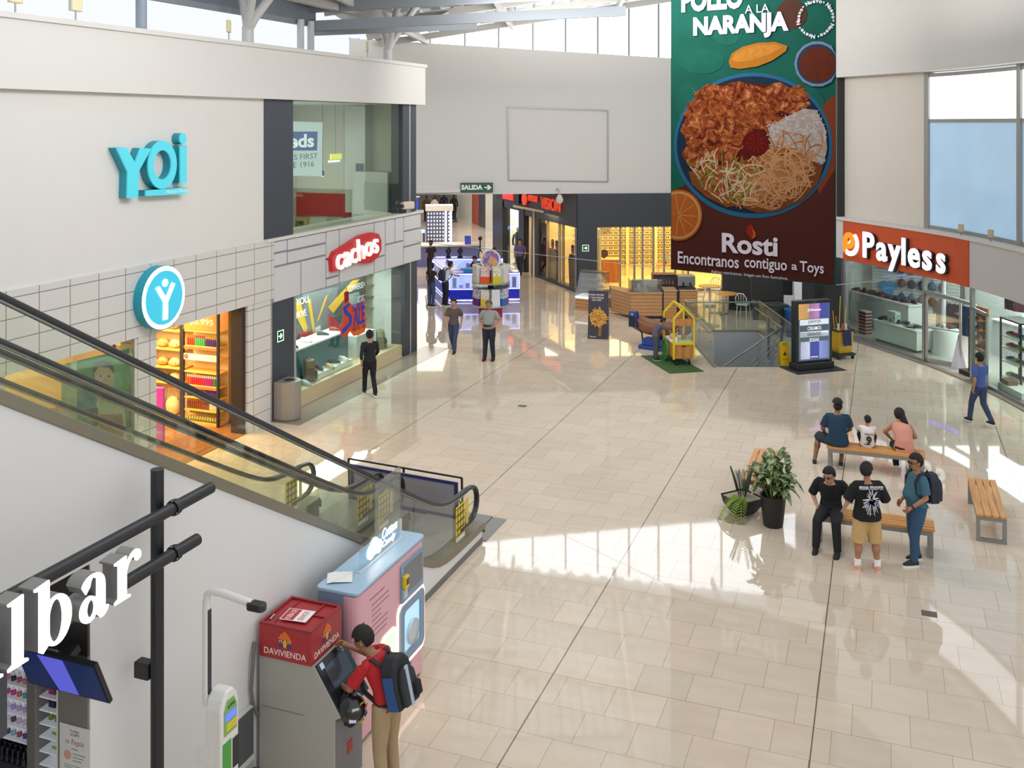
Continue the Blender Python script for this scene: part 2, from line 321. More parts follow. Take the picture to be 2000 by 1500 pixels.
# yoi shop shell
struct('floor_yoi', MB().bx(-18.5, -13.05, 7, 19.0, 0, .012), wood('a86f3e', '7d4a26', 2, 'Y', .35), LF)
struct('wall_yoi', MB().bx(-18.6, -18.5, 7, 19.2, .02, 2.8).bx(-18.5, -13.46, 18.9, 19.0, .02, 2.8).bx(-18.6, -13.3, 7, 19.2, 2.8, 2.86), mt('d8bd92', .6), LF)
struct('trim_11', MB().bx(-13.4, -13.1, 18.2, 18.31, 0, 2.8), mt('222326', .4), LF)
struct('window_5', pane(UC, 11.9, 14.9, 0.05, 2.8), GL, LF)
struct('trim_12', MB().bx(-13.15, UC+.03, 11.9, 14.9, 0, .06).bx(-13.15, UC+.03, 14.84, 14.9, .06, 2.8), mt('d9d6cf', .5), LF)
# entry band of darker tiles along the cachos front
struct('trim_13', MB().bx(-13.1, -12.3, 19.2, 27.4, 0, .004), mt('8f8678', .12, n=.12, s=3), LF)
# back wall
BD = V((1, .09, 0)).normalized(); BO = V((2.62, 39.7, 0)); BW = FR((BO.x, BO.y, 0), BD, V((-BD.y, BD.x, 0)))   # local x along wall, y into it
def BX(x): r = (x-1000)/F_; return (r*BO.y-BO.x)/(BD.x-r*BD.y)      # position along the back wall of pixel column x
def BZ(x, y): t = BX(x); return H_-(y-Y0_)*(BO.y+t*BD.y)/F_
def wtop(t): return 9.95-.055*(t+6)
mb = MB(); t0, t1 = BX(682), 9.5
mb.prism([(t0, BZ(1000, 379)), (t1, BZ(1000, 379)), (t1, wtop(t1)), (t0, wtop(t0))], -.35, FR((0, 0, 0), (1, 0, 0), (0, 0, 1)))
struct('wall_back', mb, mt('d3d1cd', .65, n=.02, s=1), BW)
mb = MB()
for a, b, c, d in ((991, 209, 1187, 216), (993, 352, 1187, 355), (991, 209, 993, 352), (1187, 216, 1187, 355)):
    mb.bar((BX(a), -.02, BZ(a, b)), (BX(c), -.02, BZ(c, d)), .05)
tag(mb.build('empty_wall_frame', mt('9a9894', .4, .3), None, BW), 'thin grey empty rectangular frame on the white back wall', 'frame')
# clerestory glazing above the back wall
def rz(X): return 10.1+.154*(X+4.77)
n = 0
for px in (682, 700, 840, 908, 974, 1041, 1105, 1168, 1229, 1287, 1350, 1410):
    t = BX(px); top = rz(BO.x+BD.x*t)-.1
    n += 1
    struct('trim_%d' % (20+n), MB().bx(t-.035, t+.035, .05, .15, wtop(t), max(top, wtop(t)+.02)), mt('7d8288', .4, .5), BW)
mb = MB(); ta, tb = BX(700), 9.5
mb.prism([(ta, wtop(ta)), (tb, wtop(tb)), (tb, rz(BO.x+BD.x*tb)), (ta, rz(BO.x+BD.x*ta))], .01, FR((0, .1, 0), (1, 0, 0), (0, 0, 1)))
struct('window_6', mb, mt('f4f8ff', .2, e=3.5, n=.02, s=.4), BW)  # pane itself glows in place of the bright daylight behind it
struct('trim_35', MB().bx(BX(682), 9.5, 0, .12, wtop(4)-.02, wtop(4)-.019), mt('7d8288', .4, .5), BW)
# roof: metal deck with beams
mb = MB(); dk = []
x = -5.3; up = 0
P = []
while x < 24: P.append((x, rz(x)+(.09 if up else 0))); P.append((x+.28, rz(x+.28)+(.09 if up else 0))); x += .34; up = 1-up
for a, b in zip(P, P[1:]):
    ya = 17
    mb.poly([(a[0], ya, a[1]), (a[0], 47, a[1]), (b[0], 47, b[1]), (b[0], ya, b[1])])
struct('ceiling', mb, mt('aeb4bb', .4, .3, n=.05))
BEAM = mt('b4b2ad', .5, n=.06); BEAMD = mt('7f868e', .5, n=.06)
k = 0
for yy in (18.5, 23, 27.5, 32, 35.5, 38.6):
    k += 1; xa = -5.2 if yy > 26 else -3.5
    struct('trim_%d' % (40+k), MB().bar((xa, yy, rz(xa)-.16), (20, yy, rz(20)-.16), .14, .24), BEAM if k > 2 else BEAMD)
for xx in (-4.4, -1, 3, 7, 11, 15):
    k += 1; struct('trim_%d' % (40+k), MB().bar((xx, 20 if xx < 0 else 17.5, rz(xx)-.3), (xx+1.2, 42, rz(xx+1.2)-.3), .12, .26), BEAM if xx > -5 else BEAMD)
# ladder truss along the left roof edge
mb = MB(); ua = -13.9
for z in (9.35, 9.95): mb.bar(lf(ua, 12, z), lf(ua, 22.2, z), .12)
for i in range(22): mb.bar(lf(ua, 12+i*.48, 9.35), lf(ua, 12+i*.48, 9.95), .06)
struct('trim_60', mb, BEAMD)
mb = MB().bar(lf(-13.9, 22.2, 9.2), lf(-11.5, 27.5, 9.75), .2, .3).bar(lf(-13.9, 22.2, 9.8), lf(-6, 24, 10.1), .2, .3).bar(lf(-13.9, 22.2, 9.3), lf(-6.5, 26.0, 9.8), .16, .26)
struct('trim_61', mb, BEAMD)
struct('trim_62', MB().bar(lf(-13.2, 16.8, 9.9), lf(-13.2, 27.6, 9.75), .2, .28).bar(lf(-13.2, 27.6, 9.75), (-1.9, 32.5, 10.45), .2, .28).bar((-1.9, 32.5, 10.45), (3, 34.4, 11.6), .2, .28), BEAM)
struct('trim_63', MB().bx(-13.95, -13.85, 11.5, 22.4, 9.4, 9.95), mt('6d747c', .6, n=.2, s=3), LF)

# ---------------- right side: curved shop front ----------------
class Curve:
    def __init__(s, P):
        s.P = [V((a, b, 0)) for a, b in P]; Q = []
        for i in range(len(s.P)-1):           # Catmull-Rom
            p0, p1, p2, p3 = s.P[max(i-1, 0)], s.P[i], s.P[i+1], s.P[min(i+2, len(s.P)-1)]
            for k in range(10):
                t = k/10; Q.append(.5*((2*p1)+(p2-p0)*t+(2*p0-5*p1+4*p2-p3)*t*t+(3*p1-p0-3*p2+p3)*t**3))
        s.Q = Q+[s.P[-1]]; s.S = [0]
        for a, b in zip(s.Q, s.Q[1:]): s.S.append(s.S[-1]+(b-a).length)
    def tan(s, t):
        i = max(0, min(len(s.Q)-2, next((k for k in range(len(s.S)-1) if s.S[k+1] >= t), len(s.Q)-2))); return (s.Q[i+1]-s.Q[i]).normalized(), i
    def pt(s, t, off=0, z=0):
        d, i = s.tan(t); return s.Q[i]+d*(t-s.S[i])+V((d.y, -d.x, 0))*off+V((0, 0, z))
    def px(s, x, off=0):                      # arclength at pixel column x
        lo, hi = -3.0, s.S[-1]+3
        for _ in range(40):
            m = (lo+hi)/2; p = s.pt(m, off)
            if 1000+F_*p.x/p.y < x: lo = m
            else: hi = m
        return lo
    def z(s, x, y, off=0): return H_-(y-Y0_)*s.pt(s.px(x, off), off).y/F_
    def fr(s, t, off, z): return FR(s.pt(t, off, z), s.tan(t)[0], (0, 0, 1))
    def box(s, mb, s0, s1, o0, o1, z0, z1, step=.6):
        n = max(1, int(abs(s1-s0)/step)); vs = []
        for i in range(n+1):
            t = s0+(s1-s0)*i/n; vs += [s.pt(t, o0, z0), s.pt(t, o1, z0), s.pt(t, o1, z1), s.pt(t, o0, z1)]
        fs = [(i*4+k, i*4+4+k, i*4+4+(k+1)%4, i*4+(k+1)%4) for i in range(n) for k in range(4)]+[(0,1,2,3), (4*n+3,4*n+2,4*n+1,4*n)]
        mb.add(vs, fs); return mb
PC = Curve([(9.6, 34.4), (10.49, 31.77), (11.65, 28.23), (12.08, 26.1), (12.21, 23.67), (12.15, 20.5), (11.9, 17)])
S = PC.px; SE = PC.S[-1]
s48, s93, s97, s80 = S(1648), S(1893), S(1797), S(1975)
def pbox(s0, s1, o0, o1, z0, z1): return PC.box(MB(), s0, s1, o0, o1, z0, z1)
ALU = mt('a9aaa8', .35, .7)
struct('wall_right', pbox(0, s97, -.5, -.25, 3.78, 8.3), mt('ddd6cd', .6, n=.03, s=2))
struct('wall_right_fascia', pbox(-1, SE, -.6, .2, 8.25, 11.6), mt('dcd9d5', .6, n=.02, s=2))
struct('trim_64', pbox(-.5, SE, -.6, .06, 3.7, 3.79), mt('d9d6d0', .6))
struct('trim_65', pbox(S(1628), s48, -.25, .0, 2.48, 3.7), mt('d6d3d3', .5))
struct('trim_66', pbox(s93, SE, -.25, .0, 2.46, 3.7), mt('cdc9ca', .3))
struct('trim_67', pbox(-.6, S(1642), -.3, -.02, 0, 2.5), mt('33383d', .4))
struct('trim_68', pbox(S(1633.5), S(1637), -.28, .0, 3.79, 8.25), mt('26282b', .4))
mb = MB()
for px in (1650, 1803, 1896): a = S(px); PC.box(mb, a-.05, a+.05, -.1, 0, 0, 2.48)
PC.box(mb, S(1650), S(1803), -.12, .0, 0, .1); PC.box(mb, S(1896), SE, -.12, .0, 0, .1); PC.box(mb, S(1803), S(1896), -.08, 0, 1.98, 2.07)
struct('trim_69', mb, ALU)
struct('trim_70', pbox(S(1640), SE, -.02, .16, 0, .035), mt('8d8377', .3, n=.1))
GLR = glass('e4ece9', .05)
struct('window_7', pbox(S(1650)+.05, S(1803)-.05, -.055, -.045, .1, 2.48), GLR); struct('window_8', pbox(S(1896)+.05, SE, -.055, -.045, .1, 2.48), GLR)
struct('window_9', pbox(S(1803)+.05, S(1896)-.05, -.045, -.035, 2.07, 2.48), GLR)
# upper windows
mb = MB()
for a in (s97, S(1973)): PC.box(mb, a-.09, a+.09, -.35, -.2, 3.79, 8.25)
for z in (3.84, 6.86, 8.15): PC.box(mb, s97, SE, -.32, -.22, z-.05, z+.05)
struct('trim_71', mb, mt('a3a19c', .4, .4))
struct('window_10', pbox(s97, SE, -.28, -.26, 3.84, 6.86), mt('9fbdd6', .08, e=.55, n=.12, s=.7)); struct('window_11', pbox(s97, SE, -.28, -.26, 6.86, 8.15), mt('f2f6fc', .08, e=1.6, n=.03, s=.7))  # opaque panes, daylight put in as their own glow
# shop shell
struct('floor_right_shop', pbox(.2, SE, -7, -.02, .0, .02), mt('b9b5ae', .15, n=.06, s=3))
struct('wall_right_shop', pbox(.2, SE, -7.1, -7, 0, 3.6), mt('d9dcd9', .6)); struct('ceiling_right_shop', pbox(.2, SE, -7, -.3, 3.5, 3.6), mt('d9dcd9', .6))
struct('wall_right_shop_end', MB().bx(-.1, 0, 0, 7, 0, 3.6), mt('cdd2cf', .5), FR(PC.pt(.3, 0, 0), PC.tan(.3)[0], V((0, 0, 1)).cross(PC.tan(.3)[0])))
# sign
t = thing('shop_sign', 'orange shop sign board with big glowing white rounded lettering', 'sign', PC.pt((s48+s93)/2, .0, 3.1))
def wl(o): return -V(o.location)
def ch(o, name, mb, mat, **k):                # child built in world coordinates
    M = o.matrix_basis.inverted() if False else (Matrix.Translation(o.location) @ o.rotation_euler.to_matrix().to_4x4()).inverted()
    return mb.build(name, mat, o, M, **k)
ch(t, 'board', PC.box(MB(), s48, s93, -.25, .03, 2.46, 3.72), mt('cc5427', .45, n=.04, s=3))
NW = mt('f4f4ff', .4, e=.85, n=.01); BLK = mt('22242b', .5)
def rel(o): return (Matrix.Translation(o.location) @ o.rotation_euler.to_matrix().to_4x4()).inverted()
for i, (c, x, y, sz) in enumerate((('P', 1698, 472, 1.0), ('a', 1725, 484, 1.0), ('y', 1750, 491, 1.0), ('l', 1768, 489, 1.0), ('e', 1788, 499, 1.0), ('s', 1814, 506, 1.0), ('s', 1841, 513, 1.0))):
    z = {'P': 3.03, 'l': 3.05}.get(c, 3.02); M = rel(t) @ PC.fr(S(x, .1), .16, 3.03)
    text('letter', c, 1.08, NW, t, M, ext=.015, bold=.028, sx=1.0, label='white letter')
    text('letter_backing', c, 1.08, BLK, t, M @ Matrix.Translation((.03, -.02, -.07)), ext=.05, bold=.03, sx=.98)
M = rel(t) @ PC.fr(S(1662, .1), .14, 3.06)
MB().ring(circ(.26, 20, .0, .06), circ(.1, 20, .0, .06), .06, M).prism([(-.26, .06), (-.12, .06), (-.14, -.36), (-.26, -.3)], .06, M).build('emblem', mt('f0901e', .4, e=.7), t, label='orange round emblem')
MB().ring(circ(.40, 24, .05, -.02, None, -2.4, .9, False), circ(.29, 24, .03, .02, None, -2.4, .9, False), .05, M).build('emblem_crescent', NW, t)
# doors
def door(name, label, sx0, ang, w, flip):
    p = PC.pt(sx0, -.03, 0); d = PC.tan(sx0)[0]; t = thing(name, label, 'door', p, math.atan2(d.y, d.x)+ang)
    x0, x1 = (0, w) if not flip else (-w, 0)
    mb = MB()
    for a in (x0, x1-.06): mb.bx(a, a+.06, -.025, .025, .03, 1.97)
    mb.bx(x0, x1, -.025, .025, .03, .15).bx(x0, x1, -.025, .025, 1.88, 1.97); mb.build('door_frame', ALU, t)
    MB().bx(x0+.06, x1-.06, -.005, .005, .15, 1.88).build('glass_pane', GLR, t)
    xm = x1-.1 if not flip else x0+.1
    MB().tube([(x0+.05, .07, 1.0), (x1-.05, .07, 1.0)], .015).build('push_bar', STEEL, t)
door('glass_door', 'open aluminium and glass door leaf at left of shop entrance', S(1806), .5, 1.0, False)
door('glass_door', 'glass door leaf folded back against right window of shop entrance', S(1896), 2.95, 1.0, True)

# ---------------- dark optician corner, corridor ----------------
AP = V((-.345, .939, 0)).normalized(); CO = V((2.62, 39.7, 0)); CF = FR(CO, AP, V((0, 0, 1)).cross(AP)); CF = Matrix(((AP.x, -AP.y, 0, CO.x), (AP.y, AP.x, 0, CO.y), (0, 0, 1, 0), (0, 0, 0, 1)))
def CX(px): r = (px-1000)/F_; return (r*CO.y-CO.x)/(AP.x-r*AP.y)
def CZ(px, y): return H_-(y-Y0_)*(CO.y+CX(px)*AP.y)/F_
VD = mt('3a3e46', .5, n=.05, s=2)
struct('wall_optician', MB().bx(0, 9.5, -.06, .3, 2.62, 3.97).bx(0, .78, -.06, .3, 0, 2.62), VD, BW)
c0, c1 = CX(1043), CX(968)
struct('wall_optician_side', MB().bx(0, CX(1026), -.3, .05, 2.6, 3.97).bx(0, .12, -.3, .05, 0, 2.6).bx(CX(1053), CX(1040), -.3, .05, 0, 2.6).bx(0, CX(1040), -.3, .04, 0, .12), VD, CF)
struct('trim_72', MB().bx(.0, .03, -.3, .06, 0, 2.6).bx(.1, .13, -.3, .06, 0, 2.6), mt('b9bcc4', .3, .5), CF)
struct('wall_boutique', MB().bx(CX(1026), CX(1016), -.3, .08, 0, 4).bx(CX(985), CX(966), -.3, .1, 0, 4).bx(CX(1026), CX(966), -.3, .06, 2.75, 4), mt('1f2024', .3), CF)
struct('window_12', MB().bx(CX(1016), CX(985), -.05, -.03, .05, 2.75), GLR, CF)
struct('wall_boutique_back', MB().bx(CX(1030), CX(960), -4, -3.9, 0, 3).bx(CX(1030), CX(1029), -3.9, -.1, 0, 3).bx(CX(962), CX(960), -3.9, -.1, 0, 3), mt('e8dccb', .6, n=.04), CF)
struct('window_13', MB().bx(.78, 9.5, .1, .11, .08, 2.62), glass('fbf7ec', .04), BW)
mb = MB()
for px in (1165.5, 1212, 1240, 1256, 1277, 1298, 1320, 1345): a = BX(px); mb.bx(a-.035, a+.035, .05, .17, 0, 2.62)
mb.bx(.78, 9.5, .05, .17, 0, .1); struct('trim_73', mb, mt('a7a39a', .35, .6), BW)
struct('window_14', MB().bx(.12, CX(1053), -.03, -.02, .12, 2.6), glass('f6efdc', .05), CF)
mb = MB()
for px in (1098, 1091, 1068): a = CX(px); mb.bx(a-.05, a+.05, -.1, 0, .1, 2.6)
struct('trim_74', mb, mt('c5bda8', .35, .5), CF)
struct('ceiling_optician', MB().prism([(.1, .2), (10, .2), (10, 6.5), (-2.0, 6.5)], .1, None, 2.9), mt('e8dfc6', .6), BW)
struct('wall_optician_inner', MB().bx(-1.3, 10, 4.4, 4.5, 0, 2.9), mt('eee0b4', .6, n=.06), BW)
struct('floor_optician', MB().bx(.8, 9.5, .2, 4.4, 0, .015), mt('e6cf95', .2, n=.05), BW)
struct('trim_75', MB().bx(5.9, 7.3, -.1, .04, 0, 2.62).bx(7.3, 9.5, -.08, .04, 0, .25), VD, BW)
# dark units right of it, in front of the Payless side
struct('wall_right_dark', MB().bx(0, 3.6, -.2, 0, 0, 4.0), mt('2b2d31', .45), FR((7.95, 36.3, 0), (.94, -.34, 0), (.34, .94, 0)))
# far corridor end
struct('wall_corridor_far', MB().bx(-16, 8, 78, 78.3, 0, 6), mt('6f665b', .7, n=.3, s=.6))
mb = MB(); pA, pB = G(962, 452), G(893, 424)
def seg(mb, f0, f1, z1, d=.15): a = pA.lerp(pB, f0); b = pA.lerp(pB, f1); q = V((0, d, 0)); mb.add([a, b, b+q, a+q, a+V((0,0,z1)), b+V((0,0,z1)), b+q+V((0,0,z1)), a+q+V((0,0,z1))], [(0,1,2,3),(4,7,6,5),(0,4,5,1),(1,5,6,2),(2,6,7,3),(3,7,4,0)])
seg(mb, 0, .18, 5); seg(mb, .55, 1.0, 5); struct('wall_corridor_right', mb, mt('d8d6cb', .4, n=.1, s=.8))
mb = MB(); seg(mb, .18, .36, 5); struct('trim_76', mb, mt('3c4046', .4))
mb = MB(); seg(mb, .36, .55, 5); struct('trim_77', mb, mt('a8483c', .5))

a, b = V((-4.1, 30.2, 0)), V((-20, 73.5, 0)); q = V((-.3, -.1, 0))
struct('wall_corridor_left', MB().add([a, b, b+q, a+q]+[p+V((0, 0, 4.2)) for p in (a, b, b+q, a+q)], [(3,2,1,0), (4,5,6,7), (0,1,5,4), (1,2,6,5), (2,3,7,6), (3,0,4,7)]), mt('b8b2a6', .5, n=.25, s=.6))
struct('ceiling_corridor', MB().prism([(-5.6, 38.4), (2.4, 40.2), (-10, 78), (-21, 78)], .15, None, 4.05), mt('d8d6d0', .6))

# ---------------- stairwell ----------------
x0, x1, y0, y1 = SW
mb = MB().bx(x0-.12, x0, y0, y1, -3.2, -.002).bx(x1, x1+.12, y0, y1, -3.2, -.002).bx(x0-.12, x1+.12, y1, y1+.12, -3.2, -.002).bx(x0-.12, x1+.12, y0-.12, y0, -3.2, -.002)
struct('wall_stairwell', mb, mt('a5a8aa', .5, n=.04)); struct('floor_stairwell', MB().bx(x0, x1, y0, y1, -3.3, -3.2), mt('77746f', .5))
t = thing('staircase', 'grey stairs going down into the floor opening', 'stairs', (x0, y0, 0))
mb = MB()
for i in range(14): mb.bx(.1+i*.15, .1+(i+1)*.15+.02, .05, 1.6, -2.9, -.25-i*.17)
for i in range(12): mb.bx(.05, 2.15, 1.7+i*.2, 1.9+i*.2, -3.1, -.9-i*.16)
mb.build('steps', mt('6d6b69', .6, n=.1), t)
mb = MB().tube([(.1, .3, -.15), (2.1, 1.2, .85), (2.1, 4.3, .85)], .025); mb.build('handrail', mt('8f8f96', .3, .8), t)
mb = MB()
for z in (.15, .32, .49, .66): mb.tube([(1.1, .75, z-.75), (2.1, 1.2, z), (2.1, 2.6, z)], .012, 6)
mb.build('guard_rods', mt('8f8f96', .3, .8), t)
MB().bx(2.06, 2.13, 1.1, 1.2, -.4, .9).bx(2.06, 2.13, 2.55, 2.65, -.4, .9).build('post', mt('8d8fa0', .35, .6), t)
t = thing('glass_railing', 'glass balustrade with steel handrail around the stair opening', 'railing', (x0, y0, 0))
GG = glass('ecf4f1', .06)
MB().bx(-.1, -.085, -.05, 2.2, -.05, 1.05).bx(-.1, -.085, 2.22, 4.6, -.05, 1.05).build('glass_pane', GG, t, label='left glass pane')
MB().bx(2.3, 2.315, .6, 2.4, -.05, 1.05).bx(2.3, 2.315, 2.42, 4.6, -.05, 1.05).build('glass_pane', GG, t, label='right glass pane')
MB().bx(-.1, 2.3, 4.62, 4.635, -.05, 1.05).build('glass_pane', GG, t, label='back glass pane')
MB().tube([(-.18, .1, .92), (-.18, 4.5, .92)], .025).tube([(2.38, .8, .95), (2.38, 4.72, .95), (-.1, 4.72, .95)], .025).build('handrail', STEEL, t)
MB().bx(-.13, -.05, -.08, 4.6, -.08, .06).bx(2.27, 2.35, .55, 4.6, -.08, .06).bx(-.1, 2.3, 4.58, 4.68, -.08, .06).build('base_channel', mt('8b8883', .4, .4), t)
for y in (.5, 2.2, 4.0):
    MB().cyl((-.1, y, .85), (-.18, y, .92), .015).sph((-.09, y, .6), .03).build('bracket', STEEL, t)

# ---------------- escalators ----------------
def zd(v): s = 1.58-.5895*(v-11.06)-.3; return .3+.5*(s+math.sqrt(s*s+.05))
def zh(v): s = 2.86-.57*(v-10.25)-.96; return .96+.5*(s+math.sqrt(s*s+.05))
UE = -6.106; VS = [3.5+.5*i for i in range(14)]+[10.5+.25*i for i in range(18)]; VS = [v for v in VS if v <= 14.75]+[14.9]
mb = MB(); W2 = [3.5+.5*i for i in range(6)]+[6.42]; NZ = 3.18
def wallrun(vl, z0):
    n = len(vl); vs = [(UE, v, z0) for v in vl]+[(UE, v, zd(v)-.06) for v in vl]+[(UE-.06, v, z0) for v in vl]+[(UE-.06, v, zd(v)-.06) for v in vl]; fs = []
    for i in range(n-1): fs += [(i, i+1, n+i+1, n+i), (2*n+i, 3*n+i, 3*n+i+1, 2*n+i+1), (n+i, n+i+1, 3*n+i+1, 3*n+i), (i, 2*n+i, 2*n+i+1, i+1)]
    mb.add(vs, fs+[(0, n, 3*n, 2*n), (n-1, 3*n-1, 4*n-1, 2*n-1)])
wallrun([6.42]+[v for v in VS if v > 6.42], 0); wallrun(W2, NZ)
mb.bx(UE-.06, UE, -4, 3.5, NZ, zd(3.5)-.06); struct('wall_escalator', mb, mt('dedcda', .55, n=.02, s=1.5), LF)
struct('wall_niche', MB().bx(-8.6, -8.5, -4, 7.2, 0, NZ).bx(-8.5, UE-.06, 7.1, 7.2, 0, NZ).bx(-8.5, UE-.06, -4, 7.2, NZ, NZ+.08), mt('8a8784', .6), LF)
struct('trim_79', MB().bx(UE-.02, UE+.012, 9, 14.9, 0, .09), mt('6b6a68', .4), LF)
DECK = mt('8a8474', .38, .55); RUB = mt('2a2c30', .35); GE = glass('fafcf7', .035)
e = thing('escalator', 'near escalator with glass sides and black handrails running down to the hall floor', 'escalator', lf(UE, 0), -TH)
def bal(x, nm):
    hp = [(x, v, zh(v)) for v in VS if v <= 14.6]
    cv = [(x, 14.65+.27*math.sin(a), .70+.262*math.cos(a)) for a in [math.pi*k/9 for k in range(10)]]
    hp = hp+cv+[(x, 14.4, .44), (x, 14.2, .45)]
    MB().strip(hp, .09, .05, (1, 0, 0)).build('handrail', RUB, e, bevel=.018)
    edges = [v for v in VS if v <= 14.6]
    for j, (a, b) in enumerate(((3.5, 5.95), (5.97, 8.2), (8.22, 10.4), (10.42, 12.6), (12.62, 14.6))):
        vv = [a]+[v for v in edges if a < v < b]+[b]; P = [(v, zd(v)-.02) for v in vv]+([(14.65+.25*math.sin(q), .70-.24*math.cos(q)) for q in [math.pi*k/6 for k in range(7)]] if b > 14.5 else [])+[(v, zh(v)-.02) for v in reversed(vv)]
        MB().prism(P, .012, FR((x-.006, 0, 0), (0, 1, 0), (0, 0, 1))).build('glass_panel', GE, e)
    MB().strip([(x, v, zh(v)-.035) for v in edges], .05, .02, (1, 0, 0)).build('handrail_track', STEEL, e)
def deck(x0, x1, nm, off=0):
    mb = MB(); vs = []; ed = VS+[14.95, 15.02]
    for v in ed: z = zd(min(v, 14.9))+off-(.08 if v > 15 else 0); vs += [(x0, v, z), (x1, v, z), (x1, v, z-.12), (x0, v, z-.12)]
    m = len(ed); mb.add(vs, [(j*4+k, j*4+(k+1)%4, j*4+4+(k+1)%4, j*4+4+k) for j in range(m-1) for k in range(4)]+[(3,2,1,0), tuple(range(4*m-4, 4*m))]); mb.build(nm, DECK, e, bevel=.01)
bal(-.1, 'n'); bal(-1.44, 'f'); deck(.015, -.2, 'deck'); deck(-1.34, -1.55, 'deck')
for x in (-.21, -1.33):
    mb = MB(); vs = [p for v in VS for p in ((x-.01, v, zd(v)), (x+.01, v, zd(v)), (x+.01, v, max(.01, zd(v)-.5)), (x-.01, v, max(.01, zd(v)-.5)))]; m = len(VS)
    mb.add(vs, [(j*4+k, j*4+(k+1)%4, j*4+4+(k+1)%4, j*4+4+k) for j in range(m-1) for k in range(4)]); mb.build('skirt', STEEL, e)
mb = MB()
for i in range(24):
    v = 3.6+.4*i; z = zd(v+.2)-.33
    if z > -.02: mb.bx(-1.31, -.23, v, v+.4, z-.25, z)
mb.build('steps', striped('56575a', '38393b', .04, 0, .6, .4), e)
MB().bx(-1.33, -.21, 13.1, 15.9, .0, .025).build('floor_plate', striped('8c8987', '6d6b6a', .05, 0, .7, .35), e)
for x in (-.09, -1.43):
    sg = MB().bx(x+.012, x+.02, 14.02, 14.36, .3, .86).bx(x+.012, x+.02, 14.42, 14.5, .42, .86).build('warning_sign', mt('d9bd2c', .45), e, label='yellow safety notice')
    MB().bx(x+.02, x+.023, 14.04, 14.34, .4, .83).build('pictograms', striped('d9bd2c', '3a3518', .1, 1, .72, .5, axis2=2, w2=.105, frac2=.72), sg)
    MB().bx(x+.02, x+.024, 14.03, 14.35, .31, .37).build('notice_strip', mt('e6e6ee', .6), sg)
e2 = dup(e, lf(UE-1.72, 0), None, 'far escalator beyond the near one, its handrails in parallel behind glass')
struct('trim_80', MB().bx(UE-3.6, UE+.05, 14.95, 15.9, 0, .012), mt('8a8784', .3, .3), LF)
struct('trim_81', MB().bx(UE-1.72, UE-1.56, 3.5, 14.6, 0, .25), mt('8a8784', .4), LF)

# ---------------- signs on the left front ----------------
CY = mt('55cfe0', .4, e=.25, n=.02); CYD = mt('2296a8', .45, n=.03)
def lsign(name, label, v, z, u=UC): return thing(name, label, 'sign', lf(u, v, z), -TH)
t = lsign('letter_sign', 'large turquoise 3D lettering on the white upper wall', 15.35, 5.8)
def lq(px, py): v, z = LP(px, py, UC+.2); return (v-15.35, z-5.8)
def up(name, pts, d=.2, m=CY): 
    o = MB().prism([lq(*p) for p in pts], .03, fpx(d-.03, 0, 0)).build(name, m, t); MB().prism([lq(*p) for p in pts], d-.03, fpx(0, 0, 0)).build(name+'_side', CYD, o); return o
up('letter_y', [(228, 289), (247, 288), (264, 318), (275, 289), (296, 290), (271, 335), (270, 386), (249, 387), (250, 336)])
c = lq(318, 322); M = fpx(.17, 0, 0); ro, ri = .47, .27
def ovl(r, k=30): return [(c[0]+r*.88*math.cos(2*math.pi*i/k), c[1]+r*math.sin(2*math.pi*i/k)) for i in range(k)]
o = MB().ring(ovl(.46), ovl(.28), .03, M).build('letter_o', CY, t); MB().ring(ovl(.46), ovl(.28), .17, fpx(0, 0, 0)).build('letter_o_side', CYD, o)
up('letter_i', [(352, 285), (365, 284), (365, 357), (352, 358)])
c = lq(358, 271); o = MB().prism([(c[0]+.1*math.cos(a*.314), c[1]+.11*math.sin(a*.314)) for a in range(20)], .03, fpx(.17, 0, 0)).build('letter_dot', CY, t); MB().prism([(c[0]+.1*math.cos(a*.314), c[1]+.11*math.sin(a*.314)) for a in range(20)], .17, fpx(0, 0, 0)).build('letter_dot_side', CYD, o)
up('underline_bar', [(285, 372), (366, 366), (366, 379), (285, 383)])
text('tagline', 'Human Design', .11, mt('eefcff', .4), t, fpx(.205, lq(346, 373)[0], lq(346, 373)[1]))
v, z = LP(318, 581, UC+.25); t = lsign('round_sign', 'round glowing blue disc sign with a white Y figure', v, z)
MB().prism(circ(.6, 40), .22, fpx(.05, 0, 0)).build('drum', mt('1f9fb4', .4), t)
MB().prism(circ(.595, 40), .012, fpx(.27, 0, 0)).build('rim_light', mt('f2ffff', .4, e=1.1, n=.01), t)
MB().prism(circ(.51, 40), .02, fpx(.275, 0, 0)).build('disc', mt('3dbbd8', .4, e=.45, n=.02), t)
MB().prism([(-.27, .22), (-.16, .24), (.02, -.0), (.19, .26), (.28, .22), (.075, -.09), (.07, -.42), (-.06, -.42), (-.05, -.08)], .02, fpx(.295, 0, 0)).build('figure', mt('f4ffff', .4, e=1, n=.01), t)
MB().prism(circ(.075, 16, 0, .28), .02, fpx(.295, 0, 0)).build('figure_head', mt('f4ffff', .4, e=1, n=.01), t)
v, z = LP(699, 493, UC+.2); t = lsign('shop_sign', 'red blob-shaped sign with white 3D lettering above the shoe shop window', v, z)
def cq(px, py): a = LP(px, py, UC+.2); return (a[0]-v, a[1]-z)
P = [cq(*p) for p in ((652, 531), (650, 505), (656, 492), (672, 482), (690, 470), (708, 459), (728, 454), (742, 457), (747, 470), (747, 488), (741, 502), (728, 513), (714, 515), (702, 513), (690, 514), (672, 523), (660, 529))]
MB().prism(P, .12, fpx(.05, 0, 0)).build('board', mt('c22a2e', .35, e=.12), t)
M = Matrix(((0, 0, 1, .2), (math.cos(.1), -math.sin(.1), 0, 0), (math.sin(.1), math.cos(.1), 0, 0.02), (0, 0, 0, 1)))
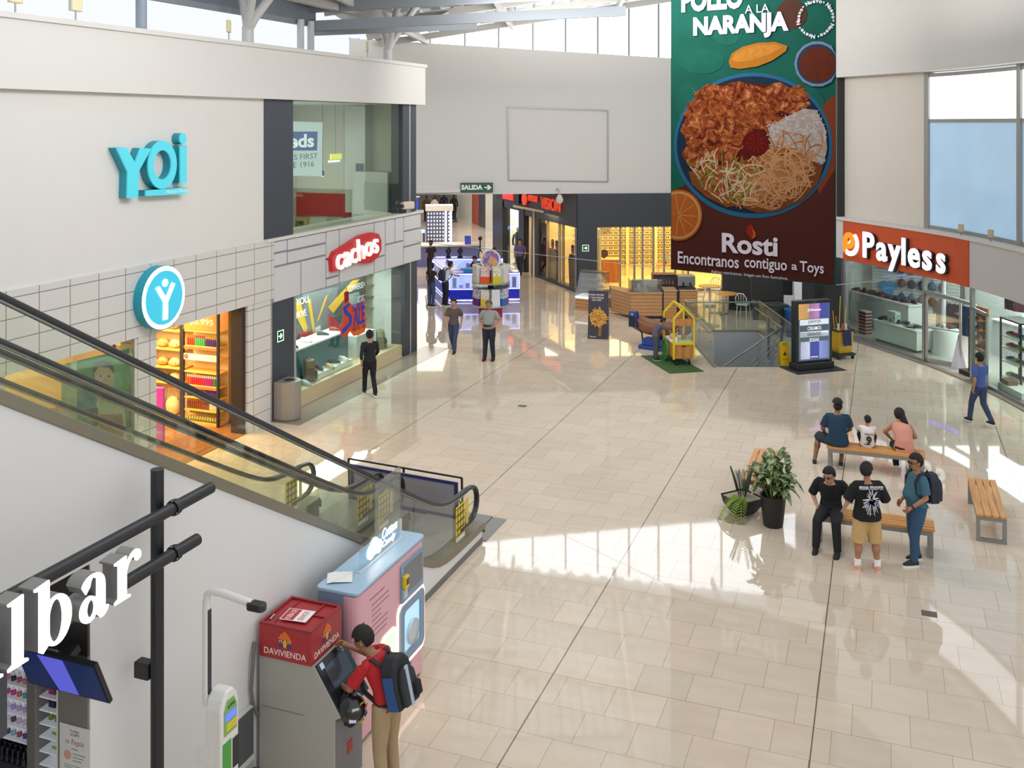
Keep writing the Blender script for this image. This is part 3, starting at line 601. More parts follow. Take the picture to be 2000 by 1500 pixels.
text('lettering', 'cachos', .82, mt('fdf8f4', .4, e=.5, n=.01), t, M, ext=.04, bold=.006, sx=1.0)
# exit boards
def exitsign(M, label):
    t = thing('exit_sign', label, 'sign', M.to_translation(), 0); R = M.to_3x3().to_4x4()
    MB().bx(-.13, .13, -.13, .13, 0, .02, R).build('board', mt('1d4a2c', .4), t)
    MB().ring([(-.13, -.13), (.13, -.13), (.13, .13), (-.13, .13)], [(-.11, -.11), (.11, -.11), (.11, .11), (-.11, .11)], .006, R, .02).build('border', mt('d8ffe0', .4, e=.9), t)
    MB().prism([(-.08, -.015), (.01, -.015), (-.02, -.06), (.02, -.06), (.08, 0), (.02, .06), (-.02, .06), (.01, .015), (-.08, .015)], .006, R, .02).build('arrow', mt('d8ffe0', .4, e=.9), t)
v, z = LP(547, 656, UC+.03); exitsign(LF @ fpx(UC+.02, v, z), 'green exit arrow board on dark pillar beside the grey bin')
exitsign(BW @ fmy(BX(1143), -.06, BZ(1143, 484)), 'green exit arrow board on the dark optician corner pillar')
a = BX(931); t = thing('exit_sign', 'long green SALIDA sign with white arrow under back wall edge', 'sign', BW @ V((a, -.08, BZ(931, 366))), math.atan2(BD.y, BD.x))
MB().bx(-.64, .64, -.03, .05, -.19, .19).build('board', mt('275442', .5), t)
text('lettering', 'SALIDA', .25, mt('e9f2ec', .5), t, fmy(-.2, -.034, 0), bold=.012)
MB().prism([(.3, -.025), (.44, -.025), (.4, -.1), (.47, -.1), (.58, 0), (.47, .1), (.4, .1), (.44, .025), (.3, .025)], .004, fmy(0, -.03, 0)).build('arrow', mt('e9f2ec', .5), t)
# optician sign on the side
a = CX(1062); t = thing('shop_sign', 'orange red glowing lettering on the dark corridor shop front', 'sign', CF @ V((a, .06, 3.3)), math.atan2(AP.y, AP.x))
ORR = mt('f0482c', .4, e=.6, n=.02)
text('word', 'VISION', .72, ORR, t, fpy(-(CX(1080)-a)*-1, .05, CZ(1078, 400)-3.3), ext=.03, bold=.0, sx=.95)
text('small_word', 'OPTICAS', .36, ORR, t, fpy(CX(1045)-a, .05, CZ(1045, 388)-3.3), ext=.03, bold=.01, sx=.75)
MB().prism(circ(.3, 16), .06, fpy(CX(1030)-a, .05, CZ(1030, 388)-3.3)).build('emblem', ORR, t)
a = CX(994); t = thing('shop_sign', 'black sign box with white and red lit panels over the boutique', 'sign', CF @ V((a, .1, 3.5)), math.atan2(AP.y, AP.x))
MB().bx(-1.9, 1.2, 0, .12, -.4, .5).build('box', BLK, t)
MB().bx(-.9, 1.0, .12, .15, .1, .48).build('lit_panel', mt('dfe6ff', .4, e=1.4), t, label='white lit panel')
MB().bx(-1.2, .2, .12, .15, -.3, .02).build('lit_panel', mt('ff2a2a', .4, e=1.3), t, label='red lit panel')
# cctv on the back wall
t = thing('security_camera', 'white dome security camera on a curved arm below the wall frame', 'camera', BW @ V((BX(1087), -.05, BZ(1090, 372))), 0)
MB().tube([(0, 0, .05), (.02, -.15, .1), (.1, -.25, 0), (.1, -.25, -.15)], .03).build('arm', mt('b9b4ac', .4), t)
MB().cyl((.1, -.25, -.15), (.1, -.25, -.3), .07, .14).cyl((.1, -.25, -.3), (.1, -.25, -.42), .15).build('housing', mt('cfcac2', .4), t)
MB().sph((.1, -.25, -.42), (.12, .12, .1), v0=.5).build('dome', mt('dddad5', .2), t)

# ---------------- people ----------------
def remesh(mb, voxel, it=3):
    me = bpy.data.meshes.new('tmp'); me.from_pydata([tuple(p) for p in mb.v], [], mb.f); me.update()
    o = bpy.data.objects.new('tmp', me); C.objects.link(o)
    r = o.modifiers.new('r', 'REMESH'); r.mode = 'VOXEL'; r.voxel_size = voxel; r.use_smooth_shade = True
    if it: s = o.modifiers.new('s', 'SMOOTH'); s.iterations = it; s.factor = .5
    dg = bpy.context.evaluated_depsgraph_get(); m2 = bpy.data.meshes.new_from_object(o.evaluated_get(dg))
    bpy.data.objects.remove(o); bpy.data.meshes.remove(me); return m2
def to_mb(me):
    mb = MB(); mb.v = [v.co.copy() for v in me.vertices]; mb.f = [list(p.vertices) for p in me.polygons]; mb.sm = [True]*len(mb.f); mb.mi = [0]*len(mb.f); return mb
def cap(mb, p0, p1, r0, r1, n=12): mb.cyl(p0, p1, r0, r1, n); mb.sph(p0, r0, n, 7); mb.sph(p1, r1, n, 7)
def loft(mb, secs, xd, n=18):                 # secs: (centre, half width, half depth); xd: width axis
    vs = []; m = len(secs); xd = V(xd).normalized()
    for i, (c, a, b) in enumerate(secs):
        d = (V(secs[min(i+1, m-1)][0])-V(secs[max(i-1, 0)][0])).normalized(); yd = d.cross(xd).normalized()
        for k in range(n):
            t = 2*math.pi*k/n; vs.append(V(c)+xd*a*math.cos(t)+yd*b*math.sin(t))
    mb.add(vs, [(j*n+k, j*n+(k+1)%n, (j+1)*n+(k+1)%n, (j+1)*n+k) for j in range(m-1) for k in range(n)]+[tuple(range(n-1, -1, -1)), tuple(range((m-1)*n, m*n))], None, True)
DJ = dict(pel=(0,0,.93), wai=(0,0,1.08), che=(0,0,1.27), nec=(0,-.015,1.43), hd=(0,.02,1.575),
  shL=(-.18,-.015,1.385), elL=(-.225,-.04,1.11), wrL=(-.225,.05,.88), shR=(.18,-.015,1.385), elR=(.225,-.04,1.11), wrR=(.225,.05,.88),
  hipL=(-.09,0,.90), knL=(-.1,.02,.49), anL=(-.1,-.02,.085), hipR=(.09,0,.90), knR=(.1,.02,.49), anR=(.1,-.02,.085))
def person(label, loc, rz, J=None, h=1.7, fat=1.0, skin='b58563', hair='18161a', style='short', shirt=('3a4a5a', .55), pants=('2a2e38', 1.0), shoe='1d1d20', sole='e8e6e2',
           yaw=0, pitch=0, glasses=False, belly=0, face=True, vox=.017, slen=0, group=None, collar=None, extra=None, detail=True):
    j = dict(DJ); j.update(J or {}); k = h/1.7; j = {a: V(b)*k for a, b in j.items()}
    t = thing('person', label, 'person', loc, rz, group)
    xd = (j['shR']-j['shL']).normalized(); xh = (j['hipR']-j['hipL']).normalized(); up = (j['nec']-j['pel']).normalized(); fw = up.cross(xd).normalized()*-1
    if fw.dot(xd.cross(up)) > 0: pass
    fw = V((0, 0, 1)).cross(xd).normalized(); g = k*fat
    HM = Matrix.Rotation(yaw, 4, 'Z') @ Matrix.Rotation(pitch, 4, 'X'); hc = j['hd']
    def hp(x, y, z): return hc + HM @ (V((x, y, z))*k)
    b = MB()
    hipm = (j['hipL']+j['hipR'])/2
    torso = [(hipm-up*.07*k, .11*g, .085*g), (j['pel'], .155*g, .105*g), (j['wai']+fw*belly*.5, .135*g, (.095+belly*.5)*g), (j['che'], .155*g, .105*g), (j['che'].lerp(j['nec'], .62), .15*g, .085*g), (j['nec']-up*.01, .075*k, .06*k)]
    loft(b, torso, xd); b.cyl(j['nec']-up*.05*k, hc-V((0, 0, .04))*k, .056*k, .05*k, 12)
    for s in 'LR':
        cap(b, j['nec']-up*.05*k, j['sh'+s]-up*.016*k, .035*k, .036*g); cap(b, j['sh'+s]-up*.018*k, j['el'+s], .041*g, .036*g); cap(b, j['el'+s], j['wr'+s], .038*g, .026*k)
        cap(b, j['hip'+s], j['kn'+s], .085*g, .056*g); cap(b, j['kn'+s], j['an'+s]-V((0, 0, .0)), .054*g, .036*k)
        c = j['an'+s].lerp(j['kn'+s], .65); (pants and pants[1] > .99) or b.sph(c-fw*.012*k, (.056*g, .058*g, .1*k), 10, 7)
        dd = (j['wr'+s]-j['el'+s]).normalized(); b.sph(j['wr'+s]+dd*.045*k, (.034*k, .034*k, .034*k), 10, 6); b.cyl(j['wr'+s], j['wr'+s]+dd*.07*k, .025*k, .032*k, 8)
    b.sph(hp(0, -.005, .025), (.078*k, .096*k, .1*k), 16, 10, HM.to_3x3()); b.sph(hp(0, .02, -.05), (.058*k, .068*k, .07*k), 14, 8, HM.to_3x3())
    b.sph(hp(0, .1, -.012), (.014*k, .02*k, .024*k), 8, 6, HM.to_3x3())
    for sx in (-1, 1): b.sph(hp(sx*.079, -.005, -.01), (.014*k, .022*k, .032*k), 8, 6, HM.to_3x3())
    body = to_mb(remesh(b, vox*.75))
    for s, sg in (('L', -1), ('R', 1)):       # hands: four bent fingers and a thumb
        dd = (j['wr'+s]-j['el'+s]).normalized(); n = (-xd*sg); n = (n-dd*n.dot(dd))
        if n.length < .2: n = V((0, 0, -1))-dd*(-dd.z)
        n.normalize(); a = dd.cross(n).normalized(); a = a if a.dot(fw) > 0 else -a; w = j['wr'+s]
        for q in range(4):
            o = a*(.025-.017*q)*k; L = (.07, .08, .075, .058)[q]*k; r = w+dd*.06*k+o
            body.tube([r, r+dd*L*.45+o*.15, r+dd*L*.8+n*.018*k+o*.2, r+dd*L*.92+n*.04*k+o*.2], [.0095*k, .009*k, .0082*k, .006*k], 6)
        r = w+dd*.025*k+a*.02*k; body.tube([r, r+dd*.025*k+a*.028*k+n*.005*k, r+dd*.055*k+a*.034*k+n*.022*k], [.012*k, .011*k, .008*k], 6)
    sk = mt(skin, .55, n=.05, s=8)
    body.build('body', sk, t)
    if face:
        e = MB(); 
        for sx in (-1, 1): e.sph(hp(sx*.03, .087, .012), (.011*k, .008*k, .008*k), 8, 6)
        e.build('eyes', mt('1a1413', .3), t); e = MB()
        for sx in (-1, 1): e.bar(hp(sx*.015, .094, .034), hp(sx*.047, .082, .036), .008*k)
        e.build('eyebrows', mt(hair, .7), t)
        MB().bar(hp(-.022, .088, -.062), hp(.022, .088, -.062), .01*k).build('mouth', mt('8a4a42', .5), t)
    if glasses:
        e = MB()
        for sx in (-1, 1): e.ring([tuple((p[0]+sx*.032*k, p[1])) for p in circ(.026*k, 12, ry=.02*k)], [tuple((p[0]+sx*.032*k, p[1])) for p in circ(.021*k, 12, ry=.015*k)], .006*k, Matrix.Translation(hp(0, .1, .012)) @ HM @ Matrix.Rotation(math.pi/2, 4, 'X')); e.bar(hp(sx*.058, .1, .015), hp(sx*.08, 0, .015), .006*k)
        e.build('eyeglasses', mt('26221f', .3), t)
    # hair / cap
    hm = MB(); hs = MB().sph((0, 0, 0), 1, 20, 14)
    vs = [V((p.x*.086, p.y*.104-.012, p.z*.108+.032)) for p in hs.v]; fs = []
    for f in hs.f:
        c = sum((vs[i] for i in f), V())/len(f)
        if style == 'cap': ok = c.z > .045
        elif style == 'long': ok = c.z > .05 or c.y < .045
        else: ok = (c.z > .07 and c.y > .02) or (c.y <= .02 and c.z > (-.055 if c.y < -.035 else .02))
        if ok: fs.append(f)
    hm.add([hp(*v) for v in vs], fs, None, True)
    if style == 'cap': hm.prism([(-.07, 0), (-.055, .07), (0, .095), (.055, .07), (.07, 0)], .008, Matrix.Translation(hp(0, .06, .045)) @ HM @ Matrix.Diagonal((k, k, k, 1)) @ Matrix.Rotation(-.12, 4, 'X'))
    o = hm.build('cap' if style == 'cap' else 'hair', mt(hair, .75, n=.25, s=60, b=.4), t)
    m = o.modifiers.new('thick', 'SOLIDIFY'); m.thickness = .016*k; m.offset = 1
    if style == 'cap':
        hb = MB().sph(hp(0, -.012, .0), (.083*k, .1*k, .07*k), 14, 8, HM.to_3x3()); 
        MB().sph(hp(0, -.035, -.005), (.084*k, .084*k, .085*k), 14, 8, HM.to_3x3()).build('hair', mt('1b1817', .8), t)
    if style == 'long': extra_hair(t, hp, k)
    # shirt
    if shirt:
        b = MB(); m = .014*k; f2 = shirt[1]
        hw = max(.165*g+m, (.09*k+.1*g+.012) if slen else 0)
        ts = [(hipm-up*slen*k, hw, .13*g+m+belly*.2)]+[(c, (max(a+m, hw*.97) if i == 0 else a+m), d+m) for i, (c, a, d) in enumerate(torso[1:5])]+[(j['nec']-up*.02*k, .085*k, .07*k)]
        loft(b, ts, xd)
        for s in 'LR':
            if f2 > 0:
                cap(b, j['nec']-up*.045*k, j['sh'+s]-up*.012*k, .045*k, .05*g); cap(b, j['sh'+s]-up*.014*k, j['sh'+s].lerp(j['el'+s], .35), .05*g, .06*g)
                if f2 <= 1: b.cyl(j['sh'+s].lerp(j['el'+s], .15), j['sh'+s].lerp(j['el'+s], min(1, f2*1.35)), .06*g, .068*g, 14)
                else: cap(b, j['sh'+s]-up*.014*k, j['el'+s], .053*g, .048*g); b.cyl(j['el'+s], j['el'+s].lerp(j['wr'+s], f2-1), .052*g, .042*g, 14)
        me = remesh(b, vox*.8, 4); me.materials.clear(); me.materials.append(mt(shirt[0], .85, n=.1, s=9, b=.15)); link('shirt', me, t)
    if pants:
        b = MB(); lg = pants[1]
        loft(b, [(hipm-up*.06*k, .13*g, .1*g), (j['pel'], .166*g, .118*g), (j['pel']+up*.05*k, .16*g, .112*g)], xh)
        for s in 'LR':
            cap(b, j['hip'+s], j['hip'+s].lerp(j['kn'+s], .5), .1*g, .092*g)
            if lg > .99: cap(b, j['hip'+s].lerp(j['kn'+s], .5), j['kn'+s], .09*g, .07*g); cap(b, j['kn'+s], j['kn'+s].lerp(j['an'+s], .3), .07*g, .066*g); b.cyl(j['kn'+s], j['an'+s]+(j['kn'+s]-j['an'+s]).normalized()*-.01, .07*g, .06*k, 14)
            else: b.cyl(j['hip'+s].lerp(j['kn'+s], .3), j['hip'+s].lerp(j['kn'+s], 1.0), .095*g, .088*g, 14); b.cyl(j['hip'+s].lerp(j['kn'+s], .9), j['kn'+s].lerp(j['an'+s], .12), .088*g, .088*g, 14)
        me = remesh(b, vox*.8, 3); me.materials.clear(); me.materials.append(mt(pants[0], .85, n=.12, s=9, b=.15)); link('trousers' if lg > .99 else 'shorts', me, t)
    for s in 'LR':
        a = j['an'+s]; d = (j.get('toe'+s, a+fw*.1*k)-a); d.z = 0; d.normalize(); sd = V((d.y, -d.x, 0)); zb = a.z-.085*k
        def q(x, y, z): return a*1+sd*x*k+d*y*k+V((0, 0, zb-a.z+z*k))
        b = MB(); P = [(-.035, -.07), (-.042, -.02), (-.045, .08), (-.042, .15), (-.02, .19), (.02, .19), (.04, .15), (.045, .08), (.036, -.02), (.033, -.07), (0, -.082)]
        vs = [q(x, y, 0) for x, y in P]+[q(x*.98, y*.99, .03) for x, y in P]; n = len(P)
        so = MB().add(vs, [tuple(range(n)), tuple(range(2*n-1, n-1, -1))]+[(i, n+i, n+(i+1)%n, (i+1)%n) for i in range(n)])
        tops = [q(x*.93, y*.95, .03) for x, y in P]+[q(x*.85, y*.9, .055 if y > .1 else .085) for x, y in P]+[q(x*.6, y*.45-.02, .1) for x, y in P]
        up_ = MB().add(tops, [(r*n+i, (r+1)*n+i, (r+1)*n+(i+1)%n, r*n+(i+1)%n) for r in range(2) for i in range(n)]+[tuple(range(3*n-1, 2*n-1, -1))], None, True)
        o = up_.build('shoe', mt(shoe, .6), t); so.build('sole', mt(sole, .6), o)
    return t, j, hp, fw, xd
def extra_hair(t, hp, k):
    MB().tube([hp(0, -.06, .06), hp(.02, -.1, -.05), hp(.06, -.15, -.16), hp(.09, -.17, -.3), hp(.13, -.16, -.42), hp(.15, -.14, -.5)], [.06*k, .07*k, .062*k, .052*k, .036*k, .012*k], 10).build('hair_tail', mt('16120f', .6, n=.3, s=50), t)
    MB().tube([hp(.06, -.13, -.06), hp(.075, -.15, -.09), hp(.07, -.165, -.13)], .014, 6).build('hair_clip', mt('d8dcb0', .4), t)

def bench(label, x, y, rz):
    t = thing('bench', label, 'bench', (x, y, 0), rz, 'wooden benches in the hall')
    W = wood('d99a4e', 'b97632', 2.5, 'X', .3)
    for i in range(4): MB().bx(-.9, .9, -.225+i*.115, -.225+i*.115+.1, .415, .45).build('slat', W, t, bevel=.004)
    MS = mt('8d8a86', .4, .3)
    mb = MB()
    for y_ in (-.2, .2): mb.bx(-.86, .86, y_-.02, y_+.02, .345, .415)
    mb.build('rail', MS, t)
    for sx in (-.84, .84):
        MB().ring([(-.225, 0), (.225, 0), (.225, .413), (-.225, .413)], [(-.165, .05), (.165, .05), (.165, .35), (-.165, .35)], .07, FR((sx-.035, 0, 0), (0, 1, 0), (0, 0, 1))).build('leg_frame', MS, t)
        MB().bx(sx-.03, sx+.03, -.22, -.16, -.0, .012).build('foot_pad', mt('222222', .6), t)
    return t
bench('wooden slat bench with three people sitting on it', 7.09, 19.37, -TH)
bench('wooden slat bench with a person in black sitting on its left end', 5.83, 16.0, -TH)
bench('wooden slat bench half hidden behind the two potted plants', 4.63, 18.48, math.pi/2-TH)
bench('empty wooden slat bench at the right edge of the photo', 8.07, 16.89, math.pi/2-TH)

SIT = dict(pel=(0,-.02,.56), wai=(0,-.03,.71), che=(0,.02,.9), nec=(0,.04,1.06), hd=(0,.08,1.2), shL=(-.18,.03,1.01), shR=(.18,.03,1.01),
  elL=(-.24,.1,.76), wrL=(-.16,.3,.68), elR=(.24,.1,.76), wrR=(.16,.3,.68), hipL=(-.09,0,.53), hipR=(.09,0,.53), knL=(-.16,.42,.5), knR=(.16,.42,.5), anL=(-.17,.42,.085), anR=(.17,.42,.085))
def sit(**k): d = dict(SIT); d.update(k); return d
person('person in blue T-shirt and dark cap seen from behind at bench left end', (6.42, 19.58, -.02), -TH+.08, sit(knL=(-.34,.33,.5), anL=(-.42,.12,.085), knR=(.12,.42,.5), anR=(.07,.14,.085), elL=(-.27,.06,.74), wrL=(-.24,.26,.62), wrR=(.2,.3,.66)), h=1.74, fat=1.15, shirt=('17384f', .6), pants=('2b3038', .5), style='cap', hair='1c1b1d', skin='8e6247', slen=.03, yaw=.35, shoe='25252a')
t, j, hp, fw, xd = person('child in white jersey with black number 9 sitting mid bench', (6.98, 19.5, .14), -TH, sit(knL=(-.2,.26,.74), anL=(-.16,.36,.46), knR=(.16,.3,.7), anR=(.14,.42,.46), elL=(-.25,.14,.86), wrL=(-.08,.22,.98), elR=(.2,.18,.86), wrR=(0,.24,.96), hd=(0,.02,1.22)), h=1.14, fat=1.25, shirt=('e6e0db', .5), pants=('1e1e22', .5), yaw=.5, skin='c08d6e', vox=.013)
text('shirt_number', '9', .21, mt('2c2418', .7), t, fmy(.03, j['che'].y-.165, .46) @ Matrix.Rotation(-.08, 4, 'Z'), bold=.006, ext=.012)
text('shirt_name', 'MBAPPE', .05, mt('6a6258', .7), t, fmy(.03, j['che'].y-.15, .58), ext=.012)
person('person with long dark hair in sleeveless pink top sitting at bench right', (7.6, 19.25, -.02), -TH+.15, sit(che=(-.03,.05,.9), nec=(-.06,.12,1.05), hd=(-.07,.18,1.18), shL=(-.2,.09,1.0), shR=(.12,.06,1.0), elL=(-.34,.22,.8), wrL=(-.2,.36,.62), wrR=(.0,.34,.64), knL=(-.14,.4,.5), anL=(-.1,.3,.085), anR=(.2,.25,.085)), h=1.6, fat=1.2, shirt=('d79684', 0), pants=('1c1d22', 1.0), style='long', yaw=.55, pitch=.1, skin='b37f5e', shoe='d8d4d0')
person('person in black shirt and glasses sitting facing the camera on front bench', (5.17, 16.1, -.02), math.pi-TH-.1, sit(knL=(-.14,.42,.5), anL=(-.17,.46,.085), knR=(.14,.42,.5), anR=(.16,.44,.085), elL=(-.29,-.02,.76), wrL=(-.2,.08,.6), elR=(.29,-.02,.76), wrR=(.2,.08,.6), nec=(0,.09,1.04), hd=(.0,.18,1.14)), h=1.72, fat=1.08, shirt=('15151a', .95), pants=('1d1d22', 1.0), glasses=True, yaw=-.3, pitch=-.3, skin='c49678', shoe='121214', sole='18181a')
t, j, hp, fw, xd = person('person in printed black T-shirt, tan shorts and pink shoes seen from behind', (5.40, 15.1, 0), .0, dict(anL=(-.15,-.0,.085), knL=(-.13,.02,.49), anR=(.15,-.04,.085), knR=(.13,.01,.49), elL=(-.31,.0,1.12), wrL=(-.2,.22,1.02), elR=(.31,.02,1.1), wrR=(.2,.26,1.14)), h=1.62, fat=1.27, shirt=('121214', .8), pants=('c2a16c', .5), yaw=-.65, pitch=-.1, skin='a9765a', shoe='d99a86', sole='e0c4b8', belly=.03, slen=.07)
for s in 'LR': MB().cyl(j['an'+s]+V((0, 0, -.01)), j['an'+s]+V((0, 0, .1)), .05, .052, 12).build('sock', mt('efeeec', .9), t)
PR = mt('d6d8de', .7)
back = j['che'].y-.2
text('shirt_lettering', 'KILLUA ZOLDYCK', .06, PR, t, fmy(0, back+.02, j['che'].z+.1), ext=.02, sx=.72)
random.seed(3); mb = MB()
for i in range(46):
    a = random.uniform(0, 6.28); r0 = random.uniform(.0, .06); r1 = random.uniform(.08, .2)
    c = V((.0+r0*math.cos(a)*.6, -.04+r0*math.sin(a))); e = V((r1*.75*math.cos(a), -.08+r1*1.1*math.sin(a))); nn = V((-math.sin(a), math.cos(a)))*.011
    mb.prism([tuple(c+nn), tuple(c-nn), tuple(e)], .03, fmy(0, back+.015, j['che'].z-.03))
mb.build('shirt_print', PR, t)
mb = MB()
for sx in (-.06, .065): mb.prism([(sx-.018, -.12), (sx+.018, -.1), (sx+.012, -.05)], .034, fmy(0, back+.015, j['che'].z-.03))
mb.build('shirt_print_accents', mt('2c50c0', .7), t)
ph = thing('phone', 'phone with lit screen held by the person in printed black T-shirt', 'phone', t.matrix_basis @ (j['wrR']+V((.02, .1, .08))), -.5)
MB().bx(-.038, .038, -.005, .005, -.075, .075).build('case', mt('4a3038', .4), ph, bevel=.004); MB().bx(-.033, .033, -.0075, -.005, -.066, .066).build('screen', mt('8fa6d8', .2, e=.6), ph)
t, j, hp, fw, xd = person('person in teal T-shirt, jeans and glasses standing with a backpack', (6.25, 15.33, 0), math.pi/2+.12, dict(anL=(-.1,.1,.085), knL=(-.1,.09,.49), anR=(.12,-.07,.085), elL=(-.24,-.02,1.1), wrL=(-.2,.2,.95), elR=(.25,-.05,1.1), wrR=(.2,.14,.93)), h=1.68, fat=1.12, belly=.1, shirt=('3d6576', .62), pants=('31506e', 1.0), glasses=True, skin='a87658', shoe='1b1d24', yaw=.12, pitch=-.15)
MB().cyl(j['wrL']-(j['wrL']-j['elL']).normalized()*.01, j['wrL']-(j['wrL']-j['elL']).normalized()*.04, .034, .034, 12).build('watch', mt('17171a', .4), t)
def backpack(label, tm, j, xd, fw, c1, c2=None, accent=None, sc_=1.0, tilt=0):
    b = thing('backpack', label, 'backpack', tm @ (j['che']+V((0, -.17, -.1))*1), 0); b.rotation_euler = (tilt, 0, tm.to_euler().z)
    m = MB(); P = [(-.15, -.22), (.15, -.22), (.16, 0), (.14, .17), (.07, .25), (-.07, .25), (-.14, .17), (-.16, 0)]
    m.prism([(x*sc_, z*sc_) for x, z in P], .17*sc_, FR((0, .02, 0), (1, 0, 0), (0, 0, 1))); m.build('main_bag', mt(c1, .75, n=.15), b, bevel=.035, seg=3)
    m = MB().prism([(x*.75*sc_, (z-.05)*.72*sc_) for x, z in P], .06*sc_, FR((0, -.15*sc_, 0), (1, 0, 0), (0, 0, 1))); m.build('front_pocket', mt(c2 or c1, .75, n=.15), b, bevel=.02)
    for sx in (-1, 1):
        MB().strip([(sx*.1, .02, .2), (sx*.12, .11, .27), (sx*.13, .2, .26), (sx*.14, .27, .15), (sx*.15, .27, -.02), (sx*.15, .1, -.16), (sx*.13, .0, -.18)], .05, .016, (1, 0, 0)).build('strap', mt(c1, .8), b)
    if accent: 
        MB().bx(-.045*sc_, .0, -.215*sc_, -.2*sc_, -.2*sc_, .16*sc_).build('grey_panel', mt(accent, .6), b); MB().bx(-.17*sc_, -.12*sc_, -.13, -.02, -.2*sc_, .1*sc_).build('blue_panel', mt('2b4f86', .7), b, label='blue side panel')
        MB().bx(.03, .13, -.26, -.2, -.16, -.02).build('pouch', mt('17181b', .8), b, bevel=.02)
    MB().tube([(-.04, 0, .24*sc_), (0, 0, .29*sc_), (.04, 0, .24*sc_)], .01, 6).build('grab_loop', mt(c1, .8), b)
    return b
backpack('dark navy backpack worn by the person in teal T-shirt', t.matrix_basis, j, xd, fw, '262b38', '30364a', sc_=.95)
t, j, hp, fw, xd = person('person in grey uniform shirt and navy trousers standing with hands at belt', (-.66, 28.48, 0), math.pi-.25, dict(elL=(-.28,-.06,1.14), wrL=(-.16,.12,1.0), elR=(.28,-.06,1.14), wrR=(.16,.12,1.0), anL=(-.13,0,.085), anR=(.11,.06,.085)), h=1.70, fat=1.12, belly=.06, shirt=('8f9090', .6), pants=('1d2335', 1.0), skin='a87c62', hair='5a5450', shoe='111113', sole='111113')
MB().cyl(j['pel']+V((0, 0, .06)), j['pel']+V((0, 0, .1)), .19, .19, 16).build('belt', mt('151517', .5), t)
RM = dict(pel=(0,0,.92), wai=(0,.02,1.07), che=(0,.1,1.24), nec=(0,.17,1.38), hd=(-.02,.27,1.48), shL=(-.18,.14,1.33), shR=(.18,.14,1.33), elL=(-.24,.28,1.1), wrL=(-.13,.44,1.02), elR=(.2,.36,1.22), wrR=(.1,.55,1.3))
t, j, hp, fw, xd = person('person in red polo and khaki trousers typing at the cash machine', lf(-4.72, 8.98), math.pi/2-TH-.12, RM, h=1.72, fat=1.02, shirt=('b01d24', .62), pants=('a58d6c', 1.0), skin='9c6d50', hair='15110f', pitch=-.6, yaw=.15, shoe='2a2522', vox=.012)
backpack('black and blue backpack worn by the person in red polo', t.matrix_basis, j, xd, fw, '26272a', '2c2d31', 'aab4c4', 1.05, -.25)
MB().cyl(j['wrL']-V((0, .02, 0)), j['wrL']-V((.015, .05, -.01)), .033, .033, 10).build('bracelet', mt('3a2a20', .6), t)
p = t.matrix_basis @ (j['elL']+V((.05, .02, -.22)))
hl = thing('motorcycle_helmet', 'black motorcycle helmet with stickers hanging from the arm of the person in red', 'helmet', p, 1.0)
hs = MB().sph((0, 0, 0), (.135, .165, .15), 22, 14); hs.build('shell', mt('17181b', .25, coat=.5), hl)
MB().sph((0, .02, .0), (.13, .15, .1), 16, 10, Matrix.Rotation(.3, 3, 'X')).build('visor', mt('0c0d10', .12), hl)
MB().bx(-.06, .06, -.05, .05, -.17, -.13).build('chin_guard', mt('1d1d20', .4), hl, bevel=.01)
MB().tube([(-.05, 0, .14), (-.03, 0, .22), (.03, 0, .22), (.05, 0, .14)], .01, 6).build('strap', mt('26262a', .8), hl)
for i, (c, a, z) in enumerate((('c8cdd0', -2.2, .05), ('e0b424', -1.5, .08), ('d84a5a', -1.15, .03), ('2c46a8', -1.15, -.04), ('d7c62c', -1.3, -.1), ('cfd6ea', -2.4, -.06))):
    d = V((math.cos(a)*.137, math.sin(a)*.166, 0)); s_ = math.sqrt(max(.1, 1-(z/.15)**2)); d = d*s_
    MB().bc((0, 0, 0), (.07, .006, .035), Matrix.Translation((d.x, d.y, z)) @ Matrix.Rotation(a-math.pi/2, 4, 'Z') @ Matrix.Rotation(-.5*z/.1, 4, 'X')).build('sticker', mt('#'+c, .5), hl)
# kiosk customers, walkers
person('person with long hair and green bag strap at the blue jewellery counter', (-2.98, 36.7, 0), -.7, dict(elR=(.2,.15,1.15), wrR=(.1,.35,1.1)), h=1.62, shirt=('2d2c33', .3), pants=('3e4f78', 1.0), style='long', skin='b58868', face=False, vox=.024)
t, j, hp, fw, xd = person('person in white shirt leaning over the blue jewellery counter', (-2.48, 36.9, 0), -1.0, dict(che=(0,.1,1.25), nec=(0,.16,1.4), hd=(0,.24,1.52), shL=(-.18,.13,1.35), shR=(.18,.13,1.35), elL=(-.2,.3,1.15), wrL=(-.1,.5,1.1), elR=(.2,.3,1.15), wrR=(.1,.5,1.1)), h=1.68, shirt=('d5d7e2', .6), pants=('20263c', 1.0), face=False, vox=.024)
backpack('small dark backpack on the person in white at the counter', t.matrix_basis, j, xd, fw, '2a3050', sc_=.9)
person('person in dark clothes working behind the blue jewellery counter', (-1.35, 38.95, 0), 2.6, dict(che=(0,.08,1.25), nec=(0,.14,1.4), hd=(0,.22,1.5), elL=(-.2,.25,1.15), wrL=(-.1,.45,1.1), elR=(.2,.25,1.15), wrR=(.1,.45,1.1)), h=1.66, shirt=('1a1c26', .6), pants=('1a1c22', 1.0), pitch=-.4, face=False, vox=.024)
WALK = dict(knL=(-.09,.16,.5), anL=(-.09,.22,.1), knR=(.09,-.02,.5), anR=(.09,-.3,.14), elL=(-.24,-.12,1.12), wrL=(-.22,-.05,.88), elR=(.24,.1,1.12), wrR=(.2,.25,.95))
person('person all in black walking past the shoe shop window', (-3.55, 24.75, 0), .35, WALK, h=1.62, shirt=('1d1e24', 1.6), pants=('17181f', 1.0), face=False, vox=.022)
